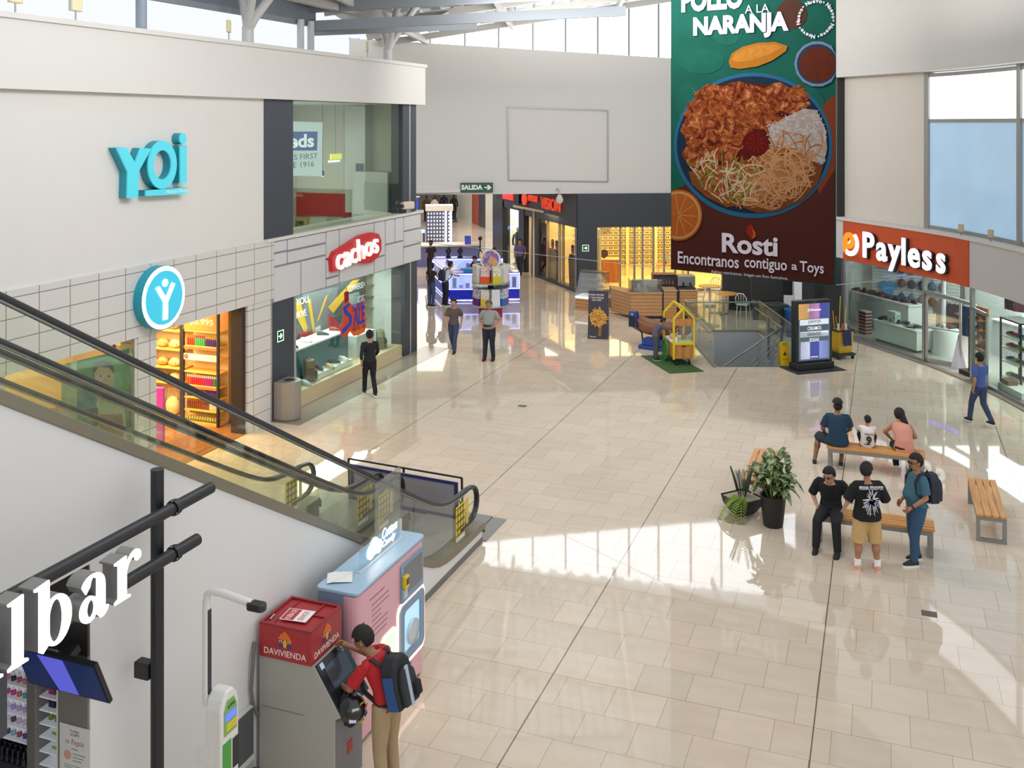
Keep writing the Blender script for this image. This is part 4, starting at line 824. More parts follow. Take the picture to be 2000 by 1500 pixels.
person('person in brown top walking on the left of the guard', (-1.72, 29.3, 0), 2.9, WALK, h=1.6, shirt=('5a4a48', .6), pants=('39415a', 1.0), face=False, vox=.022)
person('person in purple top walking by the optician shop front', (.35, 44.2, 0), 2.9, WALK, h=1.62, shirt=('6a5a92', .6), pants=('2a2838', 1.0), face=False, vox=.026)
person('person in blue walking near the right shop window', (10.55, 22.4, 0), .3, WALK, h=1.6, shirt=('4a63a8', .6), pants=('3a4568', 1.0), face=False, vox=.022)
person('person in dark clothes standing beyond the jewellery counters', (-3.55, 43.4, 0), .6, None, h=1.66, shirt=('2a2a2e', .6), pants=('1f1f25', 1.0), face=False, vox=.026)
person('child with dark hair and plaid top reaching into the yellow cart', (4.12, 28.45, 0), -1.5, dict(che=(0,.1,1.22), nec=(0,.18,1.36), hd=(0,.28,1.45), shL=(-.18,.16,1.32), shR=(.18,.16,1.32), elL=(-.2,.34,1.2), wrL=(-.12,.5,1.08), elR=(.2,.34,1.2), wrR=(.12,.5,1.08)), h=1.3, fat=1.15, shirt=('5a5470', 1.7), pants=('4a4a52', 1.0), pitch=-.4, face=False, vox=.02)

# ---------------- potted plants ----------------
def leaf(mb, base, tip, wid, droop, M=None, seg=6):
    base = V(base); tip = V(tip); d = tip-base; sd = d.cross(V((0, 0, 1))); sd = sd.normalized() if sd.length > 1e-4 else V((1, 0, 0)); vs = []
    for i in range(seg+1):
        f = i/seg; p = base+d*f+V((0, 0, droop*(f-f*f)*4-droop*.0)); w_ = wid*math.sin(math.pi*min(1, (f*.92+.06)))**.8
        vs += [p-sd*w_+V((0, 0, .25*w_)), p, p+sd*w_+V((0, 0, .25*w_))]
    mb.add(vs, [(i*3+k, i*3+k+1, i*3+k+4, i*3+k+3) for i in range(seg) for k in range(2)], M, True)
def leafmat():
    M = bpy.data.materials.new('variegated_leaf'); M.use_nodes = True; N = M.node_tree; p = N.nodes['Principled BSDF']
    tc = N.nodes.new('ShaderNodeTexCoord'); nz = N.nodes.new('ShaderNodeTexNoise'); nz.inputs['Scale'].default_value = 14; N.links.new(tc.outputs['Object'], nz.inputs['Vector'])
    cr = N.nodes.new('ShaderNodeValToRGB'); cr.color_ramp.elements[0].color = rgb('25421f'); cr.color_ramp.elements[0].position = .38; cr.color_ramp.elements[1].color = rgb('a9b87a'); cr.color_ramp.elements[1].position = .68
    N.links.new(nz.outputs['Fac'], cr.inputs[0]); N.links.new(cr.outputs[0], p.inputs['Base Color']); p.inputs['Roughness'].default_value = .35; return M
random.seed(11); g = G(1510, 1026); t = thing('potted_plant', 'bushy variegated broad-leaf plant in tall round black pot', 'plant', g)
MB().lathe([(0, 0), (.155, 0), (.165, .02), (.215, .5), (.225, .52), (.2, .52), (.19, .45), (0, .45)], n=28).build('pot', mt('1d1e20', .45), t)
MB().lathe([(0, .46), (.19, .46)], n=20).build('soil', mt('3a2d22', .9, n=.3), t)
mb = MB(); st = MB()
for i in range(9):
    a = i*2.4; r = .05+.012*i; tp = V((math.cos(a)*r*2.2, math.sin(a)*r*2.2, .75+random.uniform(0, .3)))
    st.tube([(math.cos(a)*r*.7, math.sin(a)*r*.7, .45), tp], .012, 6)
    for q in range(12):
        b2 = random.uniform(0, 6.28); L = random.uniform(.24, .38); el = random.uniform(-.75, .9); f = random.uniform(.35, 1)
        base = V((math.cos(a)*r*.7, math.sin(a)*r*.7, .45)).lerp(tp, f); 
        leaf(mb, base, base+V((math.cos(b2)*math.cos(el)*L, math.sin(b2)*math.cos(el)*L, math.sin(el)*L)), .06, .08)
mb.build('leaves', leafmat(), t); st.build('stems', mt('6b7f45', .6), t)
g = G(1450, 1002); t = thing('potted_plant', 'fern-like palm plant in low square black bowl pot', 'plant', g, .5)
vs = []
for z, s_ in ((0, .13), (.04, .17), (.16, .24), (.3, .27)): vs += [(-s_, -s_, z), (s_, -s_, z), (s_, s_, z), (-s_, s_, z)]
MB().add(vs, [(3,2,1,0)]+[(r*4+k, r*4+(k+1)%4, r*4+4+(k+1)%4, r*4+4+k) for r in range(3) for k in range(4)]).build('pot', mt('202124', .45), t, bevel=.02)
MB().bx(-.24, .24, -.24, .24, .26, .285).build('gravel', mt('b3a58e', .9, n=.4, s=60, b=.6), t)
def frond(mb, base, tip, droop, n=14, L=.11, w=.014):
    base = V(base); tip = V(tip); pts = [base.lerp(tip, i/n)+V((0, 0, droop*math.sin(math.pi*i/n*.5)**1 - droop*(i/n)**2*1.6)) for i in range(n+1)]
    mb.tube(pts, [.006]*n+[.003], 5)
    for i in range(2, n+1):
        d = (pts[i]-pts[i-1]).normalized(); sd = d.cross(V((0, 0, 1))).normalized() if abs(d.z) < .98 else V((1, 0, 0))
        for sg in (-1, 1): leaf(mb, pts[i], pts[i]+(d*.6+sd*sg).normalized()*L*(1-.45*i/n), w, .005, seg=3)
mb = MB()
for i in range(9): a = i*2.3; frond(mb, (.05*math.cos(a), .05*math.sin(a), .27), (.2*math.cos(a), .2*math.sin(a), .68+.1*(i % 3)), .04)
mb.build('upright_fronds', mt('2c4a2c', .45, n=.3, s=12), t)
mb = MB()
for a, L in ((3.4, .55), (3.0, .6), (3.8, .5)): frond(mb, (-.1, -.1, .3), (math.cos(a)*L, math.sin(a)*L-.1, .1), .3, 16, .15, .018)
mb.build('drooping_fronds', mt('8aa53f', .45, n=.2, s=12), t)

# ---------------- machines along the escalator wall ----------------
GREY = mt('a3a199', .5, n=.03); GREYD = mt('7c7d80', .45, n=.05)
t = thing('cash_machine', 'grey bank cash machine with dark slanted screen against the escalator wall', 'cash machine', lf(-5.62, 8.98), -TH)
prof = [(-.44, 0), (.46, 0), (.46, .8), (.53, .84), (.22, 1.3), (-.44, 1.3)]   # x (out of the wall), z
MB().prism(prof, .56, FR((0, .28, 0), (1, 0, 0), (0, 0, 1))).build('cabinet', GREY, t, bevel=.008)
MB().bx(.461, .47, -.26, .26, .03, .78).build('lower_door', GREYD, t)
MB().prism([(.47, .2), (.478, .2), (.478, .42), (.47, .42)], .0, None) 
MF = FR((.375, 0, 1.07), (0, 1, 0), V((-.31, 0, .46)).normalized())
MB().bx(-.27, .27, -.275, .275, .0, .02, MF).build('fascia', mt('1c1f26', .25), t)
MB().bx(-.19, .19, -.02, .2, .02, .026, MF).build('screen', mt('43484d', .12), t)
MB().bx(-.2, .16, -.27, -.06, .02, .03, MF).build('keypad_shelf', mt('101216', .4), t)
mb = MB()
for r in range(4):
    for c_ in range(4): mb.bx(-.12+c_*.045, -.085+c_*.045, -.25+r*.04, -.22+r*.04, .03, .036, MF)
mb.build('keypad', mt('6d7074', .3, .6), t)
MB().bx(-.2, .2, -.275, -.255, .03, .05, MF).build('card_lip', mt('2f6a5c', .3), t)
for x in (-.2, .2): MB().bx(x-.03, x+.03, .2, .26, .02, .024, MF).build('sticker', mt('c9d4e8', .4), t)
MB().bx(.47, .476, -.05, .05, .33, .45).build('round_logo', mt('b5393e', .5), t)
MB().bx(-.44, -.43, -.27, .27, .85, .86).build('seam', mt('7a7a76'), t)
MB().bx(-.4, .1, -.283, -.28, .78, .785).build('panel_seam', mt('6b6b67'), t)
RED = mt('a3282c', .4, n=.03)
t = thing('bank_sign_box', 'red bank sign box standing on top of the cash machine', 'sign box', lf(-5.62, 8.98, 1.302), -TH)
MB().bx(-.42, .2, -.3, .3, 0, .33).build('box', RED, t, bevel=.006)
mb = MB().ring([(-.42, -.3), (.2, -.3), (.2, .3), (-.42, .3)], [(-.39, -.27), (.17, -.27), (.17, .27), (-.39, .27)], .02, None, .331).bx(.0, .02, .0, .28, .331, .345).bx(.0, .17, .02, .04, .331, .345).bx(-.3, -.28, -.27, .27, .331, .34)
mb.build('lid_frame', mt('8e2226', .45), t)
MB().cyl((-.36, -.2, .335), (-.36, -.12, .35), .012).build('lock', STEEL, t)
def house_logo(t, M, s):
    MB().prism([(-.17*s, .03*s), (.17*s, .0), (.1*s, .12*s), (0, .2*s), (-.09*s, .13*s)], .004, M).build('logo_roof', mt('dd6a22', .5), t)
    MB().prism(circ(.045*s, 12, 0, -.06*s, .085*s), .004, M).build('logo_door', mt('e3b322', .5), t)
    for sx in (-1, 1):
        MB().prism(circ(.04*s, 10, sx*.1*s, -.02*s, .03*s), .004, M).build('logo_eye', mt('d9c9a8', .5), t); MB().prism(circ(.02*s, 8, sx*.1*s, -.025*s), .006, M).build('logo_pupil', mt('24305e', .5), t)
        MB().prism(circ(.05*s, 10, sx*.1*s, -.11*s, .035*s), .004, M).build('logo_base', mt('3a3a8a', .5), t)
house_logo(t, fmy(-.11, -.301, .205), .5); house_logo(t, fpx(.201, 0.0, .205), .5)
LW = mt('eedfd8', .5)
textfit('lettering', 'DAVIVIENDA', .5, .062, LW, t, fmy(-.11, -.301, .075)); textfit('lettering', 'DAVIVIENDA', .48, .062, LW, t, fpx(.201, 0, .075))
t2 = thing('notice_sheet', 'white and red out of service notice lying on the red bank box', 'notice', lf(-5.74, 8.93, 1.652), -TH+.1)
MB().bx(-.15, .15, -.12, .12, 0, .004).build('sheet', mt('efe6e4', .6), t2)
MB().bx(-.14, .0, -.11, .11, .004, .005).build('red_band', mt('b5343c', .6), t2)
Mz = FR((-.07, 0, .005), (0, 1, 0), (-1, 0, 0)); textfit('lettering', 'FUERA DE', .19, .06, mt('f2eae8', .6), t2, Mz, .0005); textfit('lettering', 'SERVICIO', .19, .06, mt('b5343c', .6), t2, FR((.07, 0, .0045), (0, 1, 0), (-1, 0, 0)), .0005)
t = thing('cable', 'grey cable duct hanging down the wall behind the cash machine', 'cable', lf(UE, 8.6, 0), -TH)
MB().tube([(.03, .05, 1.45), (.05, 0, 1.3), (.04, -.02, 1.0), (.04, .02, .8), (.05, .2, .5), (.05, .3, .2)], .018).build('duct', mt('6d6d6b', .5), t)

t = thing('cotton_candy_machine', 'pink and pale blue cotton candy vending machine beside the cash machine', 'vending machine', lf(-5.6, 10.3), -TH)
PK = mt('dfa9b4', .3, n=.02); BLU = mt('a5c0d4', .35, n=.02); BLUD = mt('7f97ae', .4, n=.02)
MB().bx(-.24, .2, -.82, .83, .04, 1.66).build('cabinet', BLUD, t, bevel=.01)
MB().prism(rrect(.04, .26, -.84, .85, .1), 1.6, None, .05).build('front_shell', PK, t, bevel=.008)
MB().prism(rrect(-.26, .27, -.84, .85, .06), .04, None, 1.665).build('top', BLU, t, bevel=.01)
for x in (-.2, .2):
    for y in (-.75, .75): MB().cyl((x, y, 0), (x, y, .05), .03).build('foot', BLK, t)
# front in local (y, z): facing +x
MB().prism(rrect(.18, .78, 1.12, 1.58, .04), .02, fpx(.258, 0, 0)).build('screen_frame', BLUD, t); sc1 = MB().prism([(.27, 1.2), (.74, 1.2), (.74, 1.53), (.27, 1.53)], .004, fpx(.278, 0, 0)).build('screen', mt('6c6d72', .15), t)
yb = MB().bx(.278, .33, .2, .3, 1.3, 1.45).build('card_reader', mt('d8c229', .4), t, bevel=.01, label='yellow card reader'); MB().bx(.33, .334, .22, .28, 1.35, 1.42).build('reader_display', mt('26262a', .3), yb)
MB().bx(.278, .31, .21, .29, 1.18, 1.29).build('coin_slot', mt('b9c6d2', .4), t)
MB().ring(rrect(.16, .8, .4, 1.09, .08), rrect(.26, .7, .5, 1.0, .06), .03, fpx(.255, 0, 0)).build('window_frame', BLUD, t)
MB().prism(rrect(.26, .7, .5, 1.0, .06), .004, fpx(.258, 0, 0)).build('window_interior', mt('b9e2f5', .3, e=.5), t, label='lit pale blue interior')
MB().lathe([(.0, .0), (.12, .0), (.15, .02), (.15, .04), (.08, .03), (0, .03)], (0, 0, 0), 20, fpx(0, 0, 0).to_3x3()).build('spinner_bowl', mt('c9d6de', .3, .3), t, M=Matrix.Translation((.262, .48, .68)))
MB().ring(rrect(.1, .84, .34, 1.12, .1), rrect(.145, .8, .4, 1.08, .08), .012, fpx(.256, 0, 0)).build('light_strip', mt('ffd9c0', .4, e=2.2, n=.01), t, label='glowing pink neon strip')
MB().prism(rrect(-.28, .06, .28, .92, .09), .006, fpx(.258, 0, 0)).build('side_window', mt('dff2d8', .3, e=.55), t, label='pale green lit window')
MB().ring(rrect(-.31, .09, .25, .95, .1), rrect(-.27, .05, .29, .91, .09), .014, fpx(.256, 0, 0)).build('light_strip', mt('f2f7a8', .4, e=2, n=.01), t, label='glowing yellow neon strip')
mb = MB(); random.seed(2)
for i in range(7): mb.bx(.26, .263, -.5, -.5+random.uniform(.2, .42), 1.42-i*.06, 1.43-i*.06)
for i in range(5): mb.bx(.26, .263, -.55, -.2, 1.5+i*.001, 1.506)
mb.build('printed_instructions', mt('9a6f7e', .6), t); MB().bx(.26, .264, -.72, -.68, 1.28, 1.33).build('camera_hole', BLK, t)
for i, (y, z, c_) in enumerate(((.1, .2, 'c94a92'), (.2, .3, 'b95fae'), (.32, .24, '3f8fc0'), (.0, .14, '3f8fc0'), (.27, .15, 'e2d7e8'))):
    MB().prism(circ(.07, 12, y+.1, z-.0, .1), .003, fpx(.26, 0, 0)).build('cotton_candy_picture', mt('#'+c_, .5), t)
MB().bx(.03, .035, -.38, .62, 1.71, 2.0).build('acrylic_panel', glass('e9f3f8', .1), t)
CL = mt('fff6ea', .4, e=2.4, n=.01)
for y, z, r in ((-.12, 1.83, .08), (-.03, 1.87, .1), (.07, 1.83, .08)): MB().prism(circ(r, 14, y, z), .01, fpx(.036, 0, 0)).build('neon_cloud', CL, t)
textfit('neon_lettering', 'Cotton', .38, .12, CL, t, fpx(.036, .36, 1.92), shear=.3); textfit('neon_lettering', 'Candy', .34, .1, CL, t, fpx(.036, .34, 1.79), shear=.3)
MB().bx(.0, .07, -.4, .64, 1.705, 1.72).build('panel_base', mt('c6d0d8', .4), t)
q = thing('paper_sheet', 'crumpled white paper sheet lying on top of the cotton candy machine', 'paper', lf(-5.7, 9.72, 1.707), -TH+.5)
mb = MB(); vs = [((i-2)*.07, (k-2)*.065, .008+.012*((i*3+k*5) % 4)/3) for i in range(5) for k in range(5)]; mb.add(vs, [(i*5+k, i*5+5+k, i*5+6+k, i*5+k+1) for i in range(4) for k in range(4)]); mb.build('sheet', mt('e4e2de', .8), q)
t = thing('acrylic_stand', 'clear acrylic sheet standing folded behind the cotton candy machine', 'stand', lf(-6.0, 11.45, 0), -TH)
MB().bx(-.01, .0, -.35, .35, 1.55, 2.25).bx(-.09, 0.0, .35, .36, 1.55, 2.25).build('sheet', glass('f0f4f2', .12), t)
MB().bx(-.02, .02, -.35, .35, 0, 1.56).build('support', mt('c9cccb', .4), t)

t = thing('weighing_scale', 'white coin weighing scale with tall height pole by the escalator wall', 'scale', lf(-5.62, 7.42), -TH)
WP = mt('e2e0da', .4, n=.02)
MB().prism([(-.13, 0), (.13, 0), (.13, 1.6), (.1, 1.68), (.05, 1.74), (-.05, 1.74), (-.1, 1.68), (-.13, 1.6)], .17, fpx(-.02, 0, 0)).build('column', WP, t, bevel=.02)
MB().bx(-.05, .5, -.22, .22, 0, .07).build('platform', mt('8b8d90', .5), t, bevel=.01)
MB().tube([(-.06, -.06, 1.6), (-.06, -.06, 2.5), (-.05, -.06, 2.58), (.0, -.06, 2.62), (.12, -.06, 2.62), (.42, -.06, 2.58)], .035, 10).build('height_pole', WP, t)
MB().bx(-.03, -.02, -.08, -.04, 1.7, 2.45).build('pole_slot', mt('34373c', .5), t)
MB().prism(rrect(.38, .56, -.11, -.01, .04), .07, None, 2.53).build('sensor_head', mt('26272b', .4), t, bevel=.015, label='black sensor head')
MB().prism([(-.09, 1.36), (.09, 1.36), (.09, 1.58), (.05, 1.66), (-.05, 1.66), (-.09, 1.58)], .004, fpx(.151, 0, 0)).build('display_sticker', mt('7fae5a', .5), t)
d_ = MB().bx(.155, .16, -.075, .075, 1.48, 1.55).build('display', mt('5a74e8', .3, e=.8), t, label='blue lit display'); textfit('price_text', '¢200', .1, .04, mt('1d2a1c', .5), t, fpx(.156, .01, 1.6), .001)
MB().bx(.155, .158, -.06, .085, 1.39, 1.46).build('yellow_sticker', mt('d6c53a', .5), t)
MB().bx(.151, .155, -.11, .01, 1.0, 1.3).build('green_sticker', mt('4f9c42', .5), t); MB().bx(.151, .16, .035, .11, 1.02, 1.28).build('coin_slot', mt('22252a', .4), t)
MB().prism(circ(.055, 14, -.02, .8), .003, fpx(.151, 0, 0)).build('oval_sticker', mt('9fc0d0', .5), t); MB().prism(circ(.075, 16, .06, .58), .003, fpx(.151, 0, 0)).build('round_sticker', mt('2d6fb0', .5), t)
MB().bx(-.1, .05, -.142, -.131, 1.1, 1.28).build('side_bracket', WP, t)
t = thing('electrical_box', 'dark grey electrical box on the wall beside the weighing scale', 'box', lf(UE+.002, 8.42, 0), -TH)
MB().bx(0.0, .06, -.16, .16, .34, .84).build('housing', mt('d0cfca', .5), t); MB().bx(.06, .075, -.13, .15, .36, .83).build('door', mt('4f5255', .5), t, bevel=.005)
t = thing('wall_socket', 'double wall socket with black plugs low on the escalator wall', 'socket', lf(UE, 8.55, .12), -TH)
MB().bx(0, .012, -.2, .12, -.08, .1).build('plate', mt('b9b8b4', .5), t); MB().bx(.012, .06, -.02, .06, .0, .05).build('white_adapter', mt('e9e8e4', .5), t)
MB().tube([(.03, -.02, .08), (.1, .02, .1), (.12, .08, .02), (.08, .1, -.08), (.04, .12, -.11)], .008, 6).build('power_cord', BLK, t); MB().bx(.012, .05, -.05, .0, .055, .085).build('plug', BLK, t)

# ---------------- nail bar kiosk at the lower left ----------------
BP = mt('1f2023', .45, n=.1)
t = thing('pipe_stand', 'black steel post and two long pipes carrying the bar letters', 'frame', lf(-5.8, 6.86), -TH)
MB().cyl((0, 0, 0), (0, 0, 3.85), .055, n=20).build('post', BP, t)
for z, y1 in ((3.52, .55), (3.13, .36)):
    MB().cyl((.13, y1, z), (.13, -7, z), .052, n=18).build('pipe', BP, t)
    MB().lathe([(.066, -.03), (.07, 0), (.066, .03)], n=18, M=Matrix.Rotation(math.pi/2, 3, 'X')).build('clamp', BP, t, M=Matrix.Translation((.13, .06, z)))
MB().cyl((-.3, -2.05, 3.5), (.15, -2.05, 3.5), .05, n=14).build('cross_pipe', BP, t)
MB().bx(-.2, -.05, -.06, .04, 2.06, 2.2).build('wall_bracket', BP, t, bevel=.01)
def bez(p0, p1, p2, n=6): return [((1-a)**2*p0[0]+2*a*(1-a)*p1[0]+a*a*p2[0], (1-a)**2*p0[1]+2*a*(1-a)*p1[1]+a*a*p2[1]) for a in [i/n for i in range(n)]]
LUM = mt('ffffff', .4, e=1.9, n=.005); LSIDE = mt('8d8b88', .4, .4)
t = thing('letter_sign', 'big glowing white serif letters of a bar sign on black pipes', 'sign', lf(-5.12, 4.97, 3.46), -TH); t.scale = (1, .95, .97)
mbk = MB()
def letter(nm, polys, ox, ring=None):
    f, b = MB(), MB()
    for P in polys:
        P = [(x+ox, y) for x, y in P]; f.prism(P, .012, fpx(.13, 0, 0)); b.prism([(x, y) for x, y in P], .13, fpx(0, 0, 0))
    for po, pi in ring or []:
        po = [(x+ox, y) for x, y in po]; pi = [(x+ox, y) for x, y in pi]; f.ring(po, pi, .012, fpx(.13, 0, 0)); b.ring(po, pi, .13, fpx(0, 0, 0))
    o = f.build(nm, LUM, t); b.build('letter_return', LSIDE, o, label='grey metal side')
stem = lambda h: [(0, 0), (.16, 0), (.16, .015), (.12, .03), (.12, h), (.0, h-.015), (.0, h-.03), (.035, h-.04), (.035, .03), (0, .015)]
letter('letter_i', [stem(.31)], -.62); letter('letter_l', [stem(.44)], -.42)
eo = lambda rx, ry, cx, cy, n=28: [(cx+rx*math.cos(2*math.pi*k/n), cy+ry*math.sin(2*math.pi*k/n)) for k in range(n)]
letter('letter_b', [[(0, .0), (.03, -.02), (.085, .02), (.085, .44), (-.04, .425), (-.04, .41), (0, .4)]], -.17, [(eo(.13, .165, .15, .15), eo(.06, .14, .14, .15))])
letter('letter_a', [[(.16, .03)]+bez((.2, -.02), (.25, -.02), (.28, .03))+[(.28, .04), (.245, .05), (.245, .2)]+bez((.245, .2), (.245, .31), (.13, .315))+bez((.13, .315), (.03, .31), (.02, .23))+[(.06, .2), (.1, .24)]+bez((.1, .24), (.11, .295), (.135, .295))+[(.165, .27), (.165, .18)]], .18, [(eo(.085, .09, .09, .085, 20), eo(.035, .06, .105, .085, 20))])
letter('letter_r', [stem(.31), bez((.115, .2), (.13, .31), (.22, .32))+bez((.22, .32), (.28, .31), (.27, .25))+bez((.27, .25), (.23, .215), (.205, .25))+[(.2, .28)]+bez((.2, .28), (.13, .27), (.12, .17))], .52)
t = thing('fascia_board', 'dark grey board under the glowing bar letters', 'board', lf(-5.16, 3.5, 3.3), -TH)
MB().bx(-.04, .03, -3, 1.2, -.32, .1).build('board', mt('3c3f45', .5, n=.05), t)
# kiosk set in the niche under the upper part of the escalator wall, facing the eye
KV = 6.4
def kx(px): return EP(px, 1400, KV)[0]-UE
def kz(px, y): return EP(px, y, KV)[1]
t = thing('display_kiosk', 'nail polish display kiosk with lit white shelves and dark upper panel', 'kiosk', lf(UE, KV), -TH)
MB().bx(-1.6, -.01, .0, .06, 2.42, 3.16).build('upper_panel', mt('3d3839', .5, n=.04), t)
gx = kx(113)
MB().bx(gx, -.01, .0, .06, 0, 2.42).build('grey_panel', mt('7b7873', .45, n=.04), t)
SHW = mt('e6e8ee', .4, e=.12)
MB().bx(-1.6, gx, .22, .24, .6, 2.42).build('back_panel', mt('dfe3ec', .5, e=.4), t)
MB().bx(kx(55), kx(73), -.02, .22, .3, 2.42).build('upright', mt('6f6c6a', .4), t, bevel=.01); MB().bx(gx-.015, gx, .0, .22, .3, 2.42).build('side_edge', mt('c8cac4', .4, e=.1), t)
SZ = [kz(45, y) for y in (1346, 1374, 1402, 1427, 1454)]
for z in SZ: MB().bx(-1.55, kx(55), .02, .22, z-.012, z).build('shelf', SHW, t)
SZ2 = [kz(95, y) for y in (1367, 1393, 1420, 1446, 1474, 1500)]
for z in SZ2: MB().bx(kx(73), gx-.015, .02, .22, z-.012, z).build('shelf', SHW, t)
MB().bx(-1.55, kx(55), -.05, .2, .6, kz(45, 1490)).build('counter_rack', mt('2a2b30', .5), t, bevel=.01)
def polish(cols):
    r = thing('nail_polish_bottle', 'x', 'bottle', (0, 0, 0), -TH, 'nail polish bottles on the kiosk shelves')
    MB().lathe([(0, 0), (.022, 0), (.024, .025), (.016, .04), (0, .04)], n=10).build('bottle', mt('#'+cols, .15, n=.02), r); MB().cyl((0, 0, .04), (0, 0, .078), .011, .008, 8).build('cap', mt('e6e4ee', .3), r); return r
random.seed(5)
RC = [(['c05a7a', 'd88a8a', '3b2a2c'], 'pink or dark nail polish bottle on the kiosk top shelf'), (['7a2a4a', 'b04a8a', 'c83a8a', 'd06a5a', '3fb0b4', '8cc05a'], 'bright coloured nail polish bottle on the second kiosk shelf'), (['b49ad0', 'c4a8c4', 'b8a8dc', 'd4c8e4'], 'pale lilac nail polish bottle on the third kiosk shelf'), (['5a3a52', 'c8b8d0', 'd8c8d4', 'e0d8e0'], 'nearly white nail polish bottle on the fourth kiosk shelf'), (['4a3a7a', '8ab4b8', 'b0405a', '3a4a90', 'c04a4a'], 'small mixed-colour nail polish bottle on the lowest kiosk shelf')]
def kp(x, y, z): return lf(UE+x, KV+y, z)
for z, (cols, lab) in zip(SZ, RC):
    protos = []
    for k in range(9):
        c_ = cols[-1-(k % len(cols))]; P = kp(kx(50)-.02-k*.066, .08, z)
        if k < len(cols): o = polish(c_); o['label'] = lab; protos.append(o); o.location = P
        else: dup(protos[k % len(cols)], P, label=lab)
o = None; zr = kz(45, 1490)
for r in range(4):
    for k in range(10):
        P = kp(kx(50)-k*.06-.03*(r % 2), -.02+.055*r, zr)
        if o is None:
            o = thing('nail_polish_bottle', 'dark blue-black nail polish bottle standing in the lower kiosk rack', 'bottle', P, -TH, 'dark nail polish bottles in the rack')
            MB().cyl((0, 0, 0), (0, 0, .05), .024, n=10).build('bottle', mt('171b2c', .2), o); MB().cyl((0, 0, .05), (0, 0, .1), .014, .011, 8).build('cap', mt('1c1d24', .3), o)
        else: dup(o, P)
def small(name, label, cat, fx, z, mb_mat, group=None):
    x = kx(75)+(gx-kx(75))*fx; r = thing(name, label, cat, kp(x, .1, z), -TH, group)
    for nm, mb, m in mb_mat: mb.build(nm, m, r)
    return r
for fx in (.35, .8): small('perfume_box', 'maroon and pink cosmetic box on the top narrow shelf', 'box', fx, SZ2[0], [('box', MB().bx(-.035, .035, -.03, .03, 0, .085), mt('8a3a6a', .3)), ('lid', MB().bx(-.036, .036, -.031, .031, .085, .095), mt('c87aa0', .3))], 'maroon boxes on the narrow shelves')
for fx in (.35, .8): small('cosmetic_case', 'dark navy cosmetic case on the second narrow shelf', 'box', fx, SZ2[1], [('box', MB().bx(-.035, .035, -.03, .03, 0, .08), mt('20263a', .3))], 'navy cases on the narrow shelves')
for fx in (.2, .52, .84): small('oil_bottle', 'green cuticle oil bottle with pale cap on the third narrow shelf', 'bottle', fx, SZ2[2], [('bottle', MB().cyl((0, 0, 0), (0, 0, .045), .024, n=10), mt('6f8a3a', .3)), ('cap', MB().cyl((0, 0, .045), (0, 0, .085), .015, n=8), mt('e8eae6', .3))], 'green oil bottles')
for fx, z, n_ in ((.6, SZ2[3], 'fourth'), (.6, SZ2[4], 'fifth')): small('cosmetic_box', 'white and green cosmetic box on the %s narrow shelf' % n_, 'box', fx, z, [('box', MB().bx(-.06, .06, -.03, .03, 0, .055), mt('e4ead8', .4)), ('green_label', MB().bx(-.05, .05, -.032, -.03, .005, .03), mt('7ab04a', .4))])
small('cosmetic_box', 'grey-green carton at the right end of lowest polish shelf', 'box', -.35, SZ[4], [('box', MB().bx(-.03, .02, -.03, .03, 0, .09), mt('a8b4aa', .4)), ('label', MB().bx(-.025, .015, -.032, -.03, .03, .06), mt('d8e0d8', .4))])
xa, xb = kx(118), kx(179)-.01; t = thing('kiosk_poster', 'white poster with script lettering on the grey kiosk panel', 'poster', kp((xa+xb)/2, -.004, kz(150, 1418)), -TH); w_ = (xb-xa)/2
MB().bx(-w_, w_, -.004, 0, -.9, 0).build('sheet', mt('dcdcd6', .5), t)
for s_, ww, h_, z in (('The Nailbar', .1, .018, -.045), ('OPI', .085, .024, -.075), ('te Regala', .19, .055, -.14), ('una base', .07, .014, -.19)): textfit('lettering', s_, ww, h_, mt('5a4860' if s_ != 'te Regala' else '9a6a94', .6), t, fmy(0, -.0045, z), .0005, shear=.3 if s_ == 'te Regala' else 0)
MB().prism(circ(.04, 14, -.075, -.25), .001, fmy(0, -.004, 0)).build('rose_picture', mt('d8a48c', .6), t)
mb = MB()
for i in range(3): mb.bx(-.02, .11-.02*i, -.005, -.004, -.235-i*.028, -.228-i*.028)
for i in range(3): mb.bx(-.11, .11, -.005, -.004, -.335-i*.018, -.33-i*.018)
mb.build('text_lines', mt('8a8a94', .6), t)
tu, tz = EP(119, 1318, 6.18); t = thing('television', 'flat television with blue picture tilted down under the bar letters', 'television', lf(tu, 6.18, tz), -TH)
t.rotation_euler = (.4, 0, -TH)
MB().bx(-.42, .42, 0, .04, -.21, .21).build('case', mt('1a1b1f', .4), t, bevel=.006)
MB().bx(-.4, .4, -.004, 0, -.19, .19).build('screen', mt('1b2f60', .15, e=.3, n=.1, s=2), t)
MB().prism([(-.17, .188), (.09, .188), (.12, -.188), (-.08, -.188)], .002, fmy(0, -.005, 0)).build('screen_image', mt('5f62d8', .2, e=.6, n=.08, s=3), t, label='bright violet blue band of the picture')
MB().bx(-.05, .05, .04, .2, .05, .12).build('mount_arm', BP, t)

